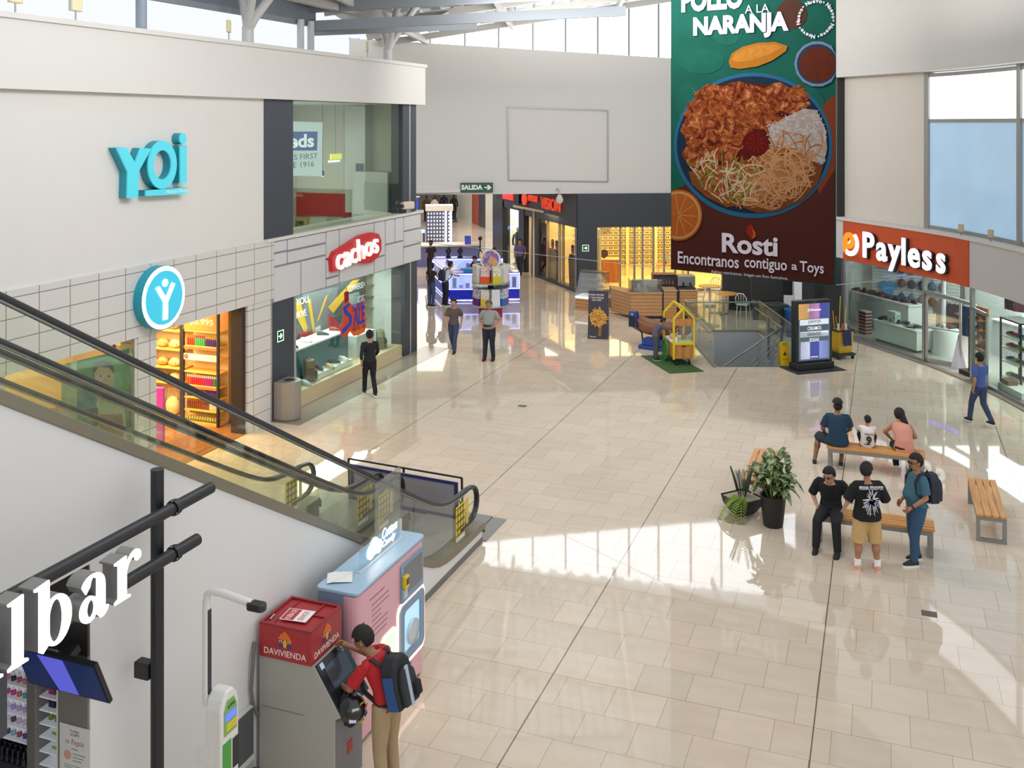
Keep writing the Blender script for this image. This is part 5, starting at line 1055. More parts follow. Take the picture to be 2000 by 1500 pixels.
# ---------------- advertising board behind the escalators ----------------
pa, pb = V((-2.83, 17.83, 0)), V((-.96, 16.96, 0)); d = (pb-pa); t = thing('advert_board', 'low grey advertising board with blue border beyond the escalator ends', 'board', (pa+pb)/2, math.atan2(d.y, d.x)); L2 = d.length/2+.06
t.rotation_euler = (.05, 0, math.atan2(d.y, d.x)); t.scale = (1, 1, .74)
NB = mt('2c3270', .5, n=.05)
MB().bx(-L2, L2, -.01, .01, .06, .92).build('panel', mt('9b98a0', .5, n=.05, s=3), t)
MB().ring([(-L2, .06), (L2, .06), (L2, .92), (-L2, .92)], [(-L2+.07, .13), (L2-.07, .13), (L2-.07, .85), (-L2+.07, .85)], .006, fmy(0, -.01, 0)).build('blue_border', NB, t)
mb = MB()
for a, b in (((-L2-.06, 0), (L2+.06, 0)), ((-L2-.06, 1.0), (L2+.06, 1.0)), ((-L2-.06, 0), (-L2-.06, 1.0)), ((L2+.06, 0), (L2+.06, 1.0)), ((0, 0), (0, 1.0))): mb.bar((a[0], .03, a[1]+.02), (b[0], .03, b[1]+.02), .03)
mb.build('frame', mt('26262a', .4, .3), t)
textfit('lettering', '¡Trabajamos por ti!', .6, .1, mt('b59a76', .6), t, FR((.35, -.011, .66), (-1, 0, 0), (0, 0, 1)) , .001)
mb = MB()
for i in range(6): mb.bx(.2, .75-.05*(i % 3), -.0125, -.011, .56-i*.055, .565-i*.055)
mb.build('text_lines', mt('b0a6a4', .6), t)
for sx in (-1, 1): MB().bar((sx*(L2-.1), .03, .7), (sx*(L2-.1), .4, 0), .02).build('rear_strut', mt('26262a', .4), t)

t = thing('trash_bin', 'tall half-round grey bin beside the dark shop pillar', 'bin', lf(-12.86, 19.6), -TH)
prof = [(-.2, -.3), (.0, -.3)]+[(.0+.3*math.cos(a), .3*math.sin(a)) for a in [-1.5+.25*i for i in range(13)]]+[(.0, .3), (-.2, .3)]
MB().prism(prof, .86, None, .02).build('body', mt('9c958c', .4, .3), t, bevel=.015); MB().prism([(x*.97, y*.97) for x, y in prof], .02).build('base', mt('5d5a56', .5), t)
MB().ring(circ(.13, 20, .05), circ(.12, 20, .05), .01, None, .88).build('rim', STEEL, t); MB().prism(circ(.12, 20, .05), .004, None, .88).build('opening', mt('151515', .8), t)

# ---------------- hanging banner ----------------
BC = V((5.1, 21, 0)); BDIR = V((.818, -.575, 0))
t = thing('hanging_banner', 'huge green and brown hanging banner with a picture of a chicken bowl', 'banner', BC, math.atan2(BDIR.y, BDIR.x))
def bq(px, py):
    r = (px-1000)/F_; a = (r*21-5.1)/(.818+.575*r); return a, H_-(py-Y0_)*(21-.575*a)/F_
def bp(pts): return [bq(*p) for p in pts]
LAY = [0]
def lay(name, pts, mat, parent=None, label=None, raw=False):
    LAY[0] += .0005; return MB().prism(pts if raw else bp(pts), .0004, fmy(0, -LAY[0], 0)).build(name, mat, parent or t, label=label)
zt = 10.9; xl, xr = bq(1312, 300)[0], bq(1633, 300)[0]
mb = MB(); nx, nz_ = 24, 14; vs = []
P0, P1 = bq(1310, 526), bq(1631, 558)
for i in range(nx+1):
    f = i/nx; x = P0[0]+(xr-P0[0])*f; zb = P0[1]+(P1[1]-P0[1])*f
    for k in range(nz_+1): g = k/nz_; vs.append((x, .003*math.sin(i*.9+g*2)+.004, zb+(zt-zb)*g))
mb.add(vs, [(i*(nz_+1)+k, (i+1)*(nz_+1)+k, (i+1)*(nz_+1)+k+1, i*(nz_+1)+k+1) for i in range(nx) for k in range(nz_)], None, True)
mb.build('cloth', mt('1c6355', .6, n=.25, s=1.6), t)
lay('brown_field', [(1312, 372), (1330, 366), (1350, 352), (1400, 400), (1500, 410), (1580, 300), (1605, 205), (1633, 184), (1629, 556), (1311, 524)], mt('5c2e27', .6, n=.12, s=1.2))
lay('orange_field', [(1585, 300), (1605, 205), (1633, 184), (1631, 330), (1600, 380)], mt('8e4426', .6, n=.15, s=2))
for x, y, rx, ry in ((1345, 200, 25, 40), (1370, 120, 45, 25), (1340, 290, 20, 50), (1420, 30, 40, 60), (1580, 200, 30, 30)): lay('leaf_shade', [(x+rx*math.cos(a*.4), y+ry*math.sin(a*.4)) for a in range(16)], mt('1f6859', .6, n=.25, s=3))
def el(cx, cy, rx, ry, n=40, clipx=None, cl2=None): 
    P = [(cx+rx*math.cos(2*math.pi*k/n), cy+ry*math.sin(2*math.pi*k/n)) for k in range(n)]
    if clipx: P = [(max(x, clipx), y) for x, y in P]
    if cl2: P = [(min(x, cl2), y) for x, y in P]
    return P
lay('red_spot', el(1546, 28, 30, 29), mt('5a3a30', .6))
lay('bowl_rim', el(1471, 284, 155, 142, 60), mt('2f6d97', .5, n=.1, s=3)); lay('bowl_inside', el(1471, 283, 149, 134, 60), mt('1c3346', .5, n=.2, s=2))
def food(h, s=9, dist=1.2):
    k = ('food', str(h), s)
    if k in _M: return _M[k]
    M = bpy.data.materials.new('food_print'); M.use_nodes = True; N = M.node_tree; p = N.nodes['Principled BSDF']; tc = N.nodes.new('ShaderNodeTexCoord'); nz = N.nodes.new('ShaderNodeTexNoise')
    nz.inputs['Scale'].default_value = s; nz.inputs['Detail'].default_value = 7; nz.inputs['Distortion'].default_value = dist; N.links.new(tc.outputs['Object'], nz.inputs['Vector']); cr = N.nodes.new('ShaderNodeValToRGB')
    n = len(h)
    while len(cr.color_ramp.elements) < n: cr.color_ramp.elements.new(.5)
    for i, c_ in enumerate(h): cr.color_ramp.elements[i].position = .3+.42*i/(n-1); cr.color_ramp.elements[i].color = rgb(c_)
    N.links.new(nz.outputs['Fac'], cr.inputs[0]); N.links.new(cr.outputs[0], p.inputs['Base Color']); p.inputs['Roughness'].default_value = .6; _M[k] = M; return M
CHK = food(('3a140c', '7a3018', 'a04c26', 'c47a48', 'e0b080'), 5, 1.5)
lay('chicken_shadow', [(1335, 230), (1350, 200), (1380, 185), (1400, 165), (1450, 160), (1490, 165), (1550, 170), (1580, 215), (1500, 260), (1470, 320), (1370, 345), (1345, 320)], mt('5a1d0e', .6, n=.3, s=6))
random.seed(21)
def blob(cx, cy, rx, ry, n=18): ph = random.uniform(0, 6); return [(cx+rx*(1+.14*math.sin(3*a+ph)+.08*math.sin(7*a+ph))*math.cos(a), cy+ry*(1+.14*math.sin(4*a+ph))*math.sin(a)) for a in [2*math.pi*k/n for k in range(n)]]
CH2 = food(('4a1c0e', '8a3c1e', 'b0602e', 'd89a60'), 7, 1.2)
for i, (x, y, a, b) in enumerate(((1375, 215, 40, 24), (1360, 255, 26, 36), (1400, 190, 40, 26), (1450, 185, 45, 24), (1430, 225, 50, 24), (1395, 250, 44, 22), (1365, 300, 28, 32), (1410, 290, 40, 26), (1480, 215, 46, 22), (1520, 185, 34, 22), (1555, 185, 24, 18), (1545, 205, 34, 16), (1500, 240, 40, 16), (1380, 325, 26, 16), (1440, 260, 34, 18))): lay('chicken_piece', blob(x, y, a, b), CHK if i % 2 else CH2)
mb = MB(); LAY[0] += .0006
for i in range(150):
    x, y = random.uniform(1340, 1570), random.uniform(168, 320)
    if (x-1400)/1.4+(y-240) > 90: continue
    a, z = bq(x, y); an = random.uniform(0, 3); mb.prism([(a+.014*math.cos(an)-.006*math.sin(an), z+.014*math.sin(an)+.006*math.cos(an)), (a-.014*math.cos(an), z-.014*math.sin(an)), (a+.014*math.cos(an)+.006*math.sin(an), z+.014*math.sin(an)-.006*math.cos(an))], .001, fmy(0, -LAY[0], 0))
mb.build('sesame_seeds', mt('d8c4a8', .6), t)['kind'] = 'stuff'
lay('rice_bed', [(1500, 250), (1530, 232), (1570, 212), (1595, 215), (1612, 250), (1616, 290), (1608, 322), (1560, 300), (1510, 285)], mt('b9a9a0', .6, n=.12, s=9))
mb = MB(); LAY[0] += .0006
for i in range(420):
    x, y = random.uniform(1500, 1615), random.uniform(212, 322)
    if (1570-x)*.45+(212-y)*1 > 0 or (x-1500)*.35+285-y < -8: continue
    if ((x-1471)/146)**2+((y-283)/130)**2 > 1: continue
    a, z = bq(x, y); an = random.uniform(0, 3.2); c_, s_ = math.cos(an), math.sin(an); L, w_ = .06, .012
    mb.prism([(a+L*c_, z+L*s_), (a-w_*s_, z+w_*c_), (a-L*c_, z-L*s_), (a+w_*s_, z-w_*c_)], .001, fmy(0, -LAY[0]-i*1e-6, 0))
mb.build('rice_grains', mt('d3c8c4', .6, n=.08, s=14), t)['kind'] = 'stuff'; LAY[0] += .0005
lay('noodle_bed', [(1450, 405), (1470, 340), (1490, 300), (1510, 284), (1560, 298), (1608, 325), (1600, 355), (1570, 390), (1520, 412), (1480, 416)], mt('7d4526', .6, n=.3, s=8))
lay('salad_bed', [(1345, 335), (1380, 330), (1440, 315), (1490, 305), (1470, 350), (1455, 400), (1420, 405), (1380, 385), (1352, 360)], mt('8a4a26', .6, n=.35, s=8))
_c = bq(1471, 283); BE = (_c[0], _c[1], (bq(1614, 283)[0]-bq(1328, 283)[0])/2, _c[1]-bq(1471, 412)[1])
def strands(name, n, fx, cols, L, w_):
    for ci, c_ in enumerate(cols):
        mb = MB(); LAY[0] += .0005
        for i in range(n):
            x, y = fx(); a, z = bq(x, y); an = random.uniform(0, 6.28); kk = random.uniform(-5, 5); pts = []
            for s_ in range(9): pts.append((a, z)); an += kk*L/9; a += L/8*math.cos(an); z += L/8*math.sin(an)
            if any(((x_-BE[0])/BE[2])**2+((z_-BE[1])/BE[3])**2 > 1 for x_, z_ in pts): continue
            e = []; f = []
            for q in range(9):
                p_, n_ = pts[max(0, q-1)], pts[min(8, q+1)]; dx, dz = n_[0]-p_[0], n_[1]-p_[1]; l_ = math.hypot(dx, dz) or 1; e.append((pts[q][0]-dz/l_*w_, pts[q][1]+dx/l_*w_)); f.append((pts[q][0]+dz/l_*w_, pts[q][1]-dx/l_*w_))
            mb.add([(p_[0], -LAY[0]-i*2e-6, p_[1]) for p_ in e+f], [(q, q+9, q+10, q+1) for q in range(8)])
        mb.build(name, mt('#'+c_, .6, n=.1), t)['kind'] = 'stuff'
def fn():
    while 1:
        x, y = random.uniform(1465, 1600), random.uniform(292, 408)
        if x > 1468+max(0, (330-y))*.6 and ((x-1480)/128)**2+((y-300)/108)**2 < 1: return x, y
def fs_():
    while 1:
        x, y = random.uniform(1352, 1470), random.uniform(315, 398)
        if ((x-1471)/140)**2+((y-283)/122)**2 < 1: return x, y
strands('noodles', 75, fn, ['a8683c', 'c88e5e', 'b87a4a', 'd29c6c'], .55, .014)
strands('salad_shreds', 40, fs_, ['c8783c', 'd0b48a', '7a8a3a', 'b4582a', 'd8c8a4'], .35, .013)
lay('blood_orange_slice', el(1477, 280, 26, 25), mt('6d1310', .5, n=.35, s=12)); 
mb = MB(); LAY[0] += .0005; c_ = bq(1477, 280)
for k in range(10): a = k*.628; mb.prism([(c_[0]+.02*math.cos(a), c_[1]+.02*math.sin(a)), (c_[0]+.2*math.cos(a+.06), c_[1]+.2*math.sin(a+.06)), (c_[0]+.2*math.cos(a-.06), c_[1]+.2*math.sin(a-.06))], .001, fmy(0, -LAY[0], 0))
mb.build('slice_veins', mt('962418', .5), t)
def slice_(cx, cy, r, clip=None):
    for nm, k, c_ in (('orange_rind', 1, 'c26a20'), ('orange_pith', .93, 'd9a468'), ('orange_flesh', .84, 'c8692a')): lay(nm, el(cx, cy, r*k*.93, r*k, 36, clip), mt('#'+c_, .6, n=.15, s=10))
    mb = MB(); LAY[0] += .0005; c2 = bq(cx, cy); R = r*.84/92
    for k in range(11):
        a = k*.571; e = (c2[0]+R*math.cos(a)*.95, c2[1]+R*math.sin(a))
        if clip and e[0] < xl: continue
        n_ = (-math.sin(a)*.01, math.cos(a)*.01); mb.prism([(c2[0]+n_[0], c2[1]+n_[1]), (c2[0]-n_[0], c2[1]-n_[1]), (e[0]-n_[0], e[1]-n_[1]), (e[0]+n_[0], e[1]+n_[1])], .001, fmy(0, -LAY[0], 0))
    mb.build('orange_membranes', mt('d99a5a', .6), t)
slice_(1326, 420, 50, 1312)
lay('orange_wedge_rind', [(1424, 120), (1430, 105), (1450, 92), (1480, 84), (1515, 82), (1539, 90), (1536, 100), (1510, 118), (1480, 130), (1445, 135), (1428, 132)], mt('c07a26', .6, n=.15, s=6)); lay('orange_wedge_flesh', [(1430, 117), (1436, 106), (1455, 96), (1482, 89), (1514, 87), (1530, 92), (1500, 108), (1470, 117), (1440, 121)], mt('cf8a36', .6, n=.3, s=9))
lay('sauce_cup', [(x, y) for x, y in el(1597, 125, 45, 45, 14, None, 1633)], mt('7d93b4', .5)); lay('sauce_cup_inside', el(1597, 125, 40, 39, 24, None, 1633), mt('32405a', .5)); lay('sauce', el(1598, 126, 36, 34, 24, None, 1632), mt('6a2f1e', .4, n=.3, s=9))
LT = mt('ccc3cf', .6, n=.08, s=20)
def bt(name, s_, x0, x1, y0, y1, bold=.0, m=None, shear=0, tilt=True):
    a, b = bq(x0, (y0+y1)/2), bq(x1, (y0+y1)/2); c_ = ((a[0]+b[0])/2, bq((x0+x1)/2, (y0+y1)/2)[1]); h_ = bq((x0+x1)/2, y0)[1]-bq((x0+x1)/2, y1)[1]
    textfit(name, s_, b[0]-a[0], h_, m or LT, t, fmy(c_[0], -LAY[0]-.004, c_[1]), .001, bold)
bt('title_lettering', 'POLLO', 1332, 1452, -26, 21, .05); bt('small_lettering', 'A LA', 1456, 1503, 9, 25); bt('title_lettering', 'NARANJA', 1355, 1541, 28, 76, .05)
bt('brand_lettering', 'Rosti', 1411, 1520, 458, 497, .03); [bt('slogan_lettering', s_, x0, x1, y0, y1, .015) for s_, x0, x1, y0, y1 in (('Encontranos', 1325, 1444, 495, 519), ('contiguo', 1455, 1538, 504, 532), ('a', 1547, 1558, 516, 527), ('Toys', 1563, 1610, 511, 539))]; bt('fine_print', 'Aplican restricciones. Imagen con fines ilustrativos.', 1390, 1540, 533.5, 541.5)
lay('flame', [(1466, 466), (1458, 452), (1462, 440), (1470, 438), (1474, 450), (1476, 460)], mt('a8301f', .5)); lay('flame', [(1468, 468), (1472, 458), (1470, 446), (1476, 452), (1477, 462)], mt('d9642c', .5))
cN = bq(1594, 37)
for i, a0 in enumerate((70, -5, -80, -155, 150, 110)):
    if i > 4: break
    for q, ch_ in enumerate('Nuevo•'):
        a = math.radians(118-i*72-q*11); r = .36; text('ring_lettering', ch_, .11, LT, t, FR((cN[0]+r*math.cos(a), -LAY[0]-.004, cN[1]+r*math.sin(a)), (math.cos(a-math.pi/2), 0, math.sin(a-math.pi/2)), (math.cos(a), 0, math.sin(a))), .001, .004)
MB().cyl((xl, .03, zt), (xr, .03, zt), .03).build('top_rod', STEEL, t)
for x in (xl+.3, xr-.3): MB().cyl((x, .03, zt), (x, .03, 11.6), .006, n=6).build('hanging_cable', STEEL, t)
a = t.matrix_basis @ V((P0[0], .03, P0[1])); b = t.matrix_basis @ V((P1[0]-.05, .03, P1[1]))
tag(MB().cyl(a, lf(UC+.1, 26.5, 3.3), .008, n=5).build('stay_wire', mt('b9b9b9', .4, .5)), 'thin wire from left banner corner to the left shop front', 'wire')
tag(MB().cyl(b, PC.pt(S(1805), .02, 2.45), .008, n=5).build('stay_wire', mt('b9b9b9', .4, .5)), 'thin wire from right banner corner to the right shop front', 'wire')

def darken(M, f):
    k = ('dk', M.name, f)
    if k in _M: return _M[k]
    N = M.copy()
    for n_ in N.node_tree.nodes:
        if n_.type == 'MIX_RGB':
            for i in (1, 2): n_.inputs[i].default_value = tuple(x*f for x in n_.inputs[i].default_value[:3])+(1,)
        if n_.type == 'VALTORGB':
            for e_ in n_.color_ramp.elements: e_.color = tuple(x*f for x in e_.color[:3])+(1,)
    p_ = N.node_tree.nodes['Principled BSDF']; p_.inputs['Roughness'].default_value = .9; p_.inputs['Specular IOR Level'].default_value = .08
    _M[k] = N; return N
for o in bpy.data.objects['hanging_banner'].children:     # inks darkened and matted, backlit shade put into the print colours
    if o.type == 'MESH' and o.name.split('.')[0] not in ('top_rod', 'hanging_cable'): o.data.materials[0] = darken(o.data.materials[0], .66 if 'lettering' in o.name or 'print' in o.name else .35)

# ---------------- standing things in the hall ----------------
B18 = math.radians(18)
t = thing('digital_totem', 'tall black digital advertising totem with lit coloured screen on black mat', 'totem', V((8.3, 27.5, 0)), B18)
MB().bx(-.78, .78, -.5, .4, 0, .012).build('mat', mt('2a2a2e', .7), t); MB().bx(-.6, .6, -.2, .2, .012, .2).build('plinth', mt('24252a', .4), t, bevel=.02)
MB().bx(-.58, .58, -.12, .12, .2, 1.9).build('casing', mt('24262c', .35), t, bevel=.015)
W_ = .46
def scr(name, x0, x1, z0, z1, h, e=1.35): return MB().bx(x0, x1, -.124, -.121, z0, z1).build(name, mt('#'+h, .3, e=e, n=.02, s=3), t)
scr('screen_backing', -.5, .5, .26, 1.82, '5d6a78', .5)
for i, h in enumerate(('e8a93c', 'd88ac0', '3f3f98')): scr('colour_block', -.5+i*.333, -.5+(i+1)*.333, 1.4, 1.82, h)
for i, h in enumerate(('e4e4f4', '3a3f9c', '8f97d4')): scr('colour_block', -.44+i*.3, -.44+(i+1)*.3, .3, .78, h)
for i, (s_, z, h, c_) in enumerate((('JUNTOS', 1.31, 'f2f2f6', '2e3038'), ('CREAMOS', 1.14, '3c4a4c', 'f2f2f6'), ('GRANDES', .98, 'f2f2f6', '5a5a5a'), ('IDEAS', .82, '3c4a4c', 'f2f2f6'))):
    scr('word_band', -.46, .46, z-.075, z+.075, h); textfit('screen_lettering', s_, .44 if len(s_) > 6 else (.4 if len(s_) > 5 else .3), .1, mt(c_, .4, e=.6 if c_[0] == 'f' else 0), t, fmy(0, -.1275, z), .001, .01)
textfit('screen_lettering', 'JCDecaux', .44, .085, mt('f4f2fa', .4, e=.9), t, fmy(0, -.1275, 1.64), .001, .012)
MB().bx(-.12, .12, -.127, -.124, .34, .36).build('screen_lettering', mt('e4e4f4', .4, e=.8), t); textfit('brand_plate', 'JCDecaux', .14, .025, mt('9a9aa0', .4), t, fmy(0, -.122, 1.865), .001)

t = thing('cleaning_cart', 'yellow cleaning cart bag with navy cloth, broom sticks and bottles', 'cart', V((9.55, 28.75, 0)), B18)
YEL = mt('c9a227', .6, n=.08)
vs = []
for z, a, b in ((.16, .2, .16), (.3, .24, .19), (.82, .26, .2)): vs += [(-a, -b, z), (a, -b, z), (a, b, z), (-a, b, z)]
MB().add(vs, [(3,2,1,0)]+[(r*4+k, r*4+(k+1)%4, r*4+4+(k+1)%4, r*4+4+k) for r in range(2) for k in range(4)]).build('yellow_bag', YEL, t, bevel=.02)
MB().bx(-.3, .3, -.24, .5, .1, .16).build('base', mt('2e2e32', .6), t)
for x in (-.24, .24):
    for y in (-.18, .42): MB().cyl((x-.02, y, .05), (x+.02, y, .05), .05).build('wheel', BLK, t)
MB().ring(rrect(-.29, .29, -.24, .24, .03), rrect(-.26, .26, -.2, .2, .03), .04, None, .8).build('rim', mt('26272c', .5), t)
mb = MB(); vs = [(-.13+.26*i/6, -.262-.02*math.sin(i*1.4)*k/5, .86-.09*k-(.02 if i % 2 else 0)*(k == 5)) for i in range(7) for k in range(6)]; mb.add(vs, [(i*6+k, i*6+k+1, i*6+7+k, i*6+6+k) for i in range(6) for k in range(5)], None, True); mb.build('navy_cloth', mt('26345e', .85, n=.2), t)
for i, (x, y, dx, h, c_) in enumerate(((-.12, .1, -.08, 1.35, 'c89a3a'), (.0, .15, .1, 1.75, 'd8b82e'), (.1, .05, .12, 1.45, 'd8b82e'), (-.05, .0, -.12, 1.2, 'b8863a'))): MB().cyl((x, y, .3), (x+dx, y+.05, h), .013, n=8).build('broom_stick', mt('#'+c_, .5), t)
for i, (x, y, c_) in enumerate(((-.15, -.05, 'd8d8d4'), (-.05, -.1, 'c0522e'), (.08, -.08, 'e0e0e0'), (.16, .02, 'c84a3a'))): MB().cyl((x, y, .75), (x, y, 1.0), .04, .025, 10).build('spray_bottle', mt('#'+c_, .5), t)
t = thing('wet_floor_sign', 'yellow folding wet floor sign left of the digital totem', 'sign', G(1531, 712), .1)
for s_ in (-1, 1): MB().prism([(-.15, 0), (.15, 0), (.12, .62), (.06, .66), (-.06, .66), (-.12, .62)], .015, FR((0, s_*.12, 0), (1, 0, 0), (0, -s_*.17, 1))).build('panel', mt('e0bc1c', .45), t)
MB().prism([(-.06, .28), (.06, .28), (0, .4)], .003, FR((0, -.135, 0), (1, 0, 0), (0, .17, 1))).build('warning_triangle', mt('4a4210', .6), t)
MB().ring(rrect(-.045, .045, .55, .62, .01), rrect(-.035, .035, .56, .61, .01), .004, FR((0, -.135, 0), (1, 0, 0), (0, .17, 1))).build('hand_hole', mt('4a4210', .6), t)
text('lettering', 'CUIDADO', .045, mt('4a4210', .6), t, FR((0, -.152, .18), (1, 0, 0), (0, .17, 1)), .001)

# popcorn style cart on a green mat
gp = [G(1251.6, 695.6), G(1308, 730), G(1375.5, 726)]; gp.append(gp[0]+gp[2]-gp[1])
tag(MB().prism([(p.x, p.y) for p in gp], .012).build('green_mat', mt('3c5a2c', .95, n=.3, s=40, b=.4)), 'dark green turf mat under the yellow cart', 'mat')
t = thing('snack_cart', 'wooden vending cart with yellow house-shaped frame and glass box on green mat', 'cart', V((4.80, 27.74, .012)), .12)
Y2 = mt('e2c41e', .4, n=.03); WD = wood('c98d43', 'a8692c', 2.5, 'Z', .45); w2, dp = .29, 1.0
for x in (-w2, w2):
    for y in (0, dp): MB().bar((x, y, .18), (x, y, 1.32), .05).build('post', Y2, t)
for y in (0, dp):
    MB().bar((-w2, y, 1.32), (0, y, 1.62), .05).bar((w2, y, 1.32), (0, y, 1.62), .05).build('gable_bar', Y2, t)
MB().bar((0, 0, 1.62), (0, dp, 1.62), .05).build('ridge_bar', Y2, t)
MB().bar((-w2, 0, .62), (w2, 0, .62), .06).build('front_bar', Y2, t)
MB().bx(-w2+.02, w2-.02, .0, dp, .2, .6).build('wooden_box', WD, t); MB().bx(-w2, w2, -.01, dp, .6, .64).build('counter', mt('ece5dc', .4), t)
MB().bx(-.06, .06, -.012, -.002, .53, .56).build('handle_slot', BLK, t); MB().bx(-.002, .002, -.006, 0, .2, .58).build('door_gap', mt('7a4a20'), t)
for y in (0, dp): MB().bx(-w2, w2, y-.01, y+.015, 1.13, 1.3).build('top_panel', WD, t)
MB().bx(-.12, .24, .04, .5, .64, .7).build('case_base', mt('b8d890', .4), t); MB().bx(-.12, .24, .04, .05, .7, 1.1).bx(-.12, -.11, .05, .5, .7, 1.1).bx(.23, .24, .05, .5, .7, 1.1).build('glass_case', glass('f2f6f4', .08), t)
MB().bx(-.12, .24, .04, .5, 1.1, 1.115).build('case_top', STEEL, t); MB().sph((.05, .2, .78), .07, 12, 8).build('red_ball', mt('e0552c', .5), t); MB().cyl((-.2, .06, .64), (-.2, .06, .8), .035).build('cup', mt('eceae6', .5), t)
MB().sph((-.12, .62, .7), (.12, .14, .09)).build('snack_pile', mt('c8a888', .8, n=.5, s=40), t); MB().sph((-.02, .15, 1.06), .04).sph((.12, .2, 1.2), .03).build('red_knob', mt('b03a2a', .4), t)
for x, s_ in ((-w2-.05, 1), (w2+.05, 1)):
    w_ = MB().ring(circ(.3, 28), circ(.255, 28), .04, FR((x-.02, .72, .31), (0, 1, 0), (0, 0, 1))).build('wheel', mt('2f8a3a', .45), t); mb = MB()
    for k in range(6): a = k*math.pi/6; mb.bar((x, .72-.26*math.cos(a), .31-.26*math.sin(a)), (x, .72+.26*math.cos(a), .31+.26*math.sin(a)), .015)
    mb.build('spokes', mt('2f8a3a', .45), w_)
for x in (-.18, .2): MB().cyl((x-.02, .12, .06), (x+.02, .12, .06), .06).cyl((x, .12, .06), (x, .12, .2), .012).build('caster', BLK, t)
t = thing('canoe_ride', 'coin ride with brown canoe on blue base and blue coin post', 'ride', G(1291, 682), -.6)
RB = mt('1f3f8e', .4, n=.05)
MB().bx(-.62, .62, -.32, .32, 0, .12).build('base', RB, t, bevel=.04); MB().bx(-.5, .2, -.3, .1, .12, .32).build('step_box', RB, t, bevel=.03)
vs = []; n = 12
for i in range(n+1):
    f = i/n*2-1; w_ = .3*(1-abs(f)**2.4)+.015; k_ = .16*abs(f)**3; tp = .78+.3*abs(f)**3.2
    for a in range(9): q = math.pi*a/8; vs.append((f*.95, -w_*math.cos(q), tp-(tp-.42-k_)*math.sin(q)))
mb = MB().add(vs, [(i*9+a, i*9+9+a, i*9+10+a, i*9+a+1) for i in range(n) for a in range(8)], None, True); o = mb.build('canoe', mt('8a5a3c', .5, n=.1), t); m = o.modifiers.new('s', 'SOLIDIFY'); m.thickness = .04
MB().bx(-.2, .0, -.26, .26, .62, .66).build('seat', mt('6e4226', .5), t); MB().cyl((0, 0, .12), (0, 0, .5), .1).build('pivot', BLK, t)
MB().tube([(-.55, -.1, .1), (-.58, -.12, .45), (-.75, -.2, .68)], .025).build('post_arm', BLK, t)
MB().prism([(-.13, .62), (.13, .62), (.13, 1.0), (.09, 1.1), (-.09, 1.1), (-.13, 1.0)], .2, FR((-.8, -.12, 0), (1, 0, 0), (0, 0, 1))).build('coin_box', RB, t, bevel=.015)
MB().bx(-.9, -.7, -.33, -.32, .66, .95).build('coin_panel', mt('1a1c22', .4), t); MB().bx(-.84, -.76, -.335, -.325, .98, 1.05).build('price_panel', mt('9aa03a', .5), t)
t = thing('poster_stand', 'dark standing food poster on the floor before the cafe counter', 'poster stand', (G(1148, 660)+G(1188, 664))/2, -.22)
MB().prism([(-.32, 0), (.32, 0), (.32, 1.5), (-.32, 1.5)], .02, FR((0, 0, 0), (1, 0, 0), (0, .12, 1))).build('front_panel', mt('33323c', .5, n=.15, s=3), t); MB().prism([(-.32, 0), (.32, 0), (.32, 1.5), (-.32, 1.5)], .02, FR((0, .38, 0), (1, 0, 0), (0, -.12, 1))).build('rear_panel', mt('9a9aa0', .5), t)
PM = lambda x, z, o=.021: FR((0, -.001-.0005, 0), (1, 0, 0), (0, .12, 1)) @ Matrix.Translation((x, z, .02))
MB().prism(circ(.27, 24), .002, PM(0, .66)).build('food_picture', food(('3a2412', '9a6420', 'd8a040', 'e8c880'), 10, 2), t)
mb = MB()
for i in range(26): a, r = random.uniform(0, 6.28), random.uniform(.12, .3); mb.bc((r*math.cos(a), .66+r*math.sin(a), .003), (.12, .03, .004), PM(0, 0) @ Matrix.Translation((r*math.cos(a), .66+r*math.sin(a), 0)) @ Matrix.Rotation(a, 4, 'Z') @ Matrix.Translation((-r*math.cos(a), -.66-r*math.sin(a), 0)))
mb.build('food_strips', mt('d2963a', .6, n=.3, s=20), t); MB().prism([(-.05, .1), (.05, .08), (.06, .4), (-.02, .42)], .003, PM(.05, .0)).build('hand_picture', mt('8a5a34', .6), t)
for s_, z, w_ in (('PARA PICAR', 1.37, .46), ('Y NO PARAR', 1.28, .46), ('¢25.900', 1.2, .3)): textfit('lettering', s_, w_, .06, mt('d8cfc8', .6), t, PM(-.06, z), .001, .01)
textfit('lettering', 'Musmanni', .2, .05, mt('e8e0d8', .6), t, PM(-.16, .07), .001)

# cafe kiosk
t = thing('cafe_counter', 'wood slatted cafe counter with glass guard near the stair opening', 'counter', (0, 0, 0))
SL = striped('b88a5c', '4a3524', .118, 2, .9, .5, noise=.12); TOP = wood('c9a67c', 'a88458', 2, 'X', .4)
for nm, a, b, y, z in (('counter_unit', 4.12, 5.2, 34.4, .88), ('counter_door', 5.26, 5.72, 34.45, .95), ('counter_unit', 5.82, 6.45, 34.5, .95)):
    u_ = MB().bx(a, b, y, y+.7, .1, z).build(nm, SL, t); MB().bx(a-.02, b+.02, y-.03, y+.75, z, z+.04).build('counter_top', TOP, u_); MB().bx(a+.03, b-.03, y+.05, y+.65, 0, .1).build('toe_kick', BLK, u_)
MB().add([(4.12, 34.4, .1), (3.55, 35.5, .1), (3.55, 36.2, .1), (4.6, 35.1, .1), (4.12, 34.4, .88), (3.55, 35.5, .88), (3.55, 36.2, .88), (4.6, 35.1, .88)], [(0,1,5,4), (1,2,6,5), (2,3,7,6), (3,0,4,7), (4,5,6,7)]).build('angled_unit', SL, t)
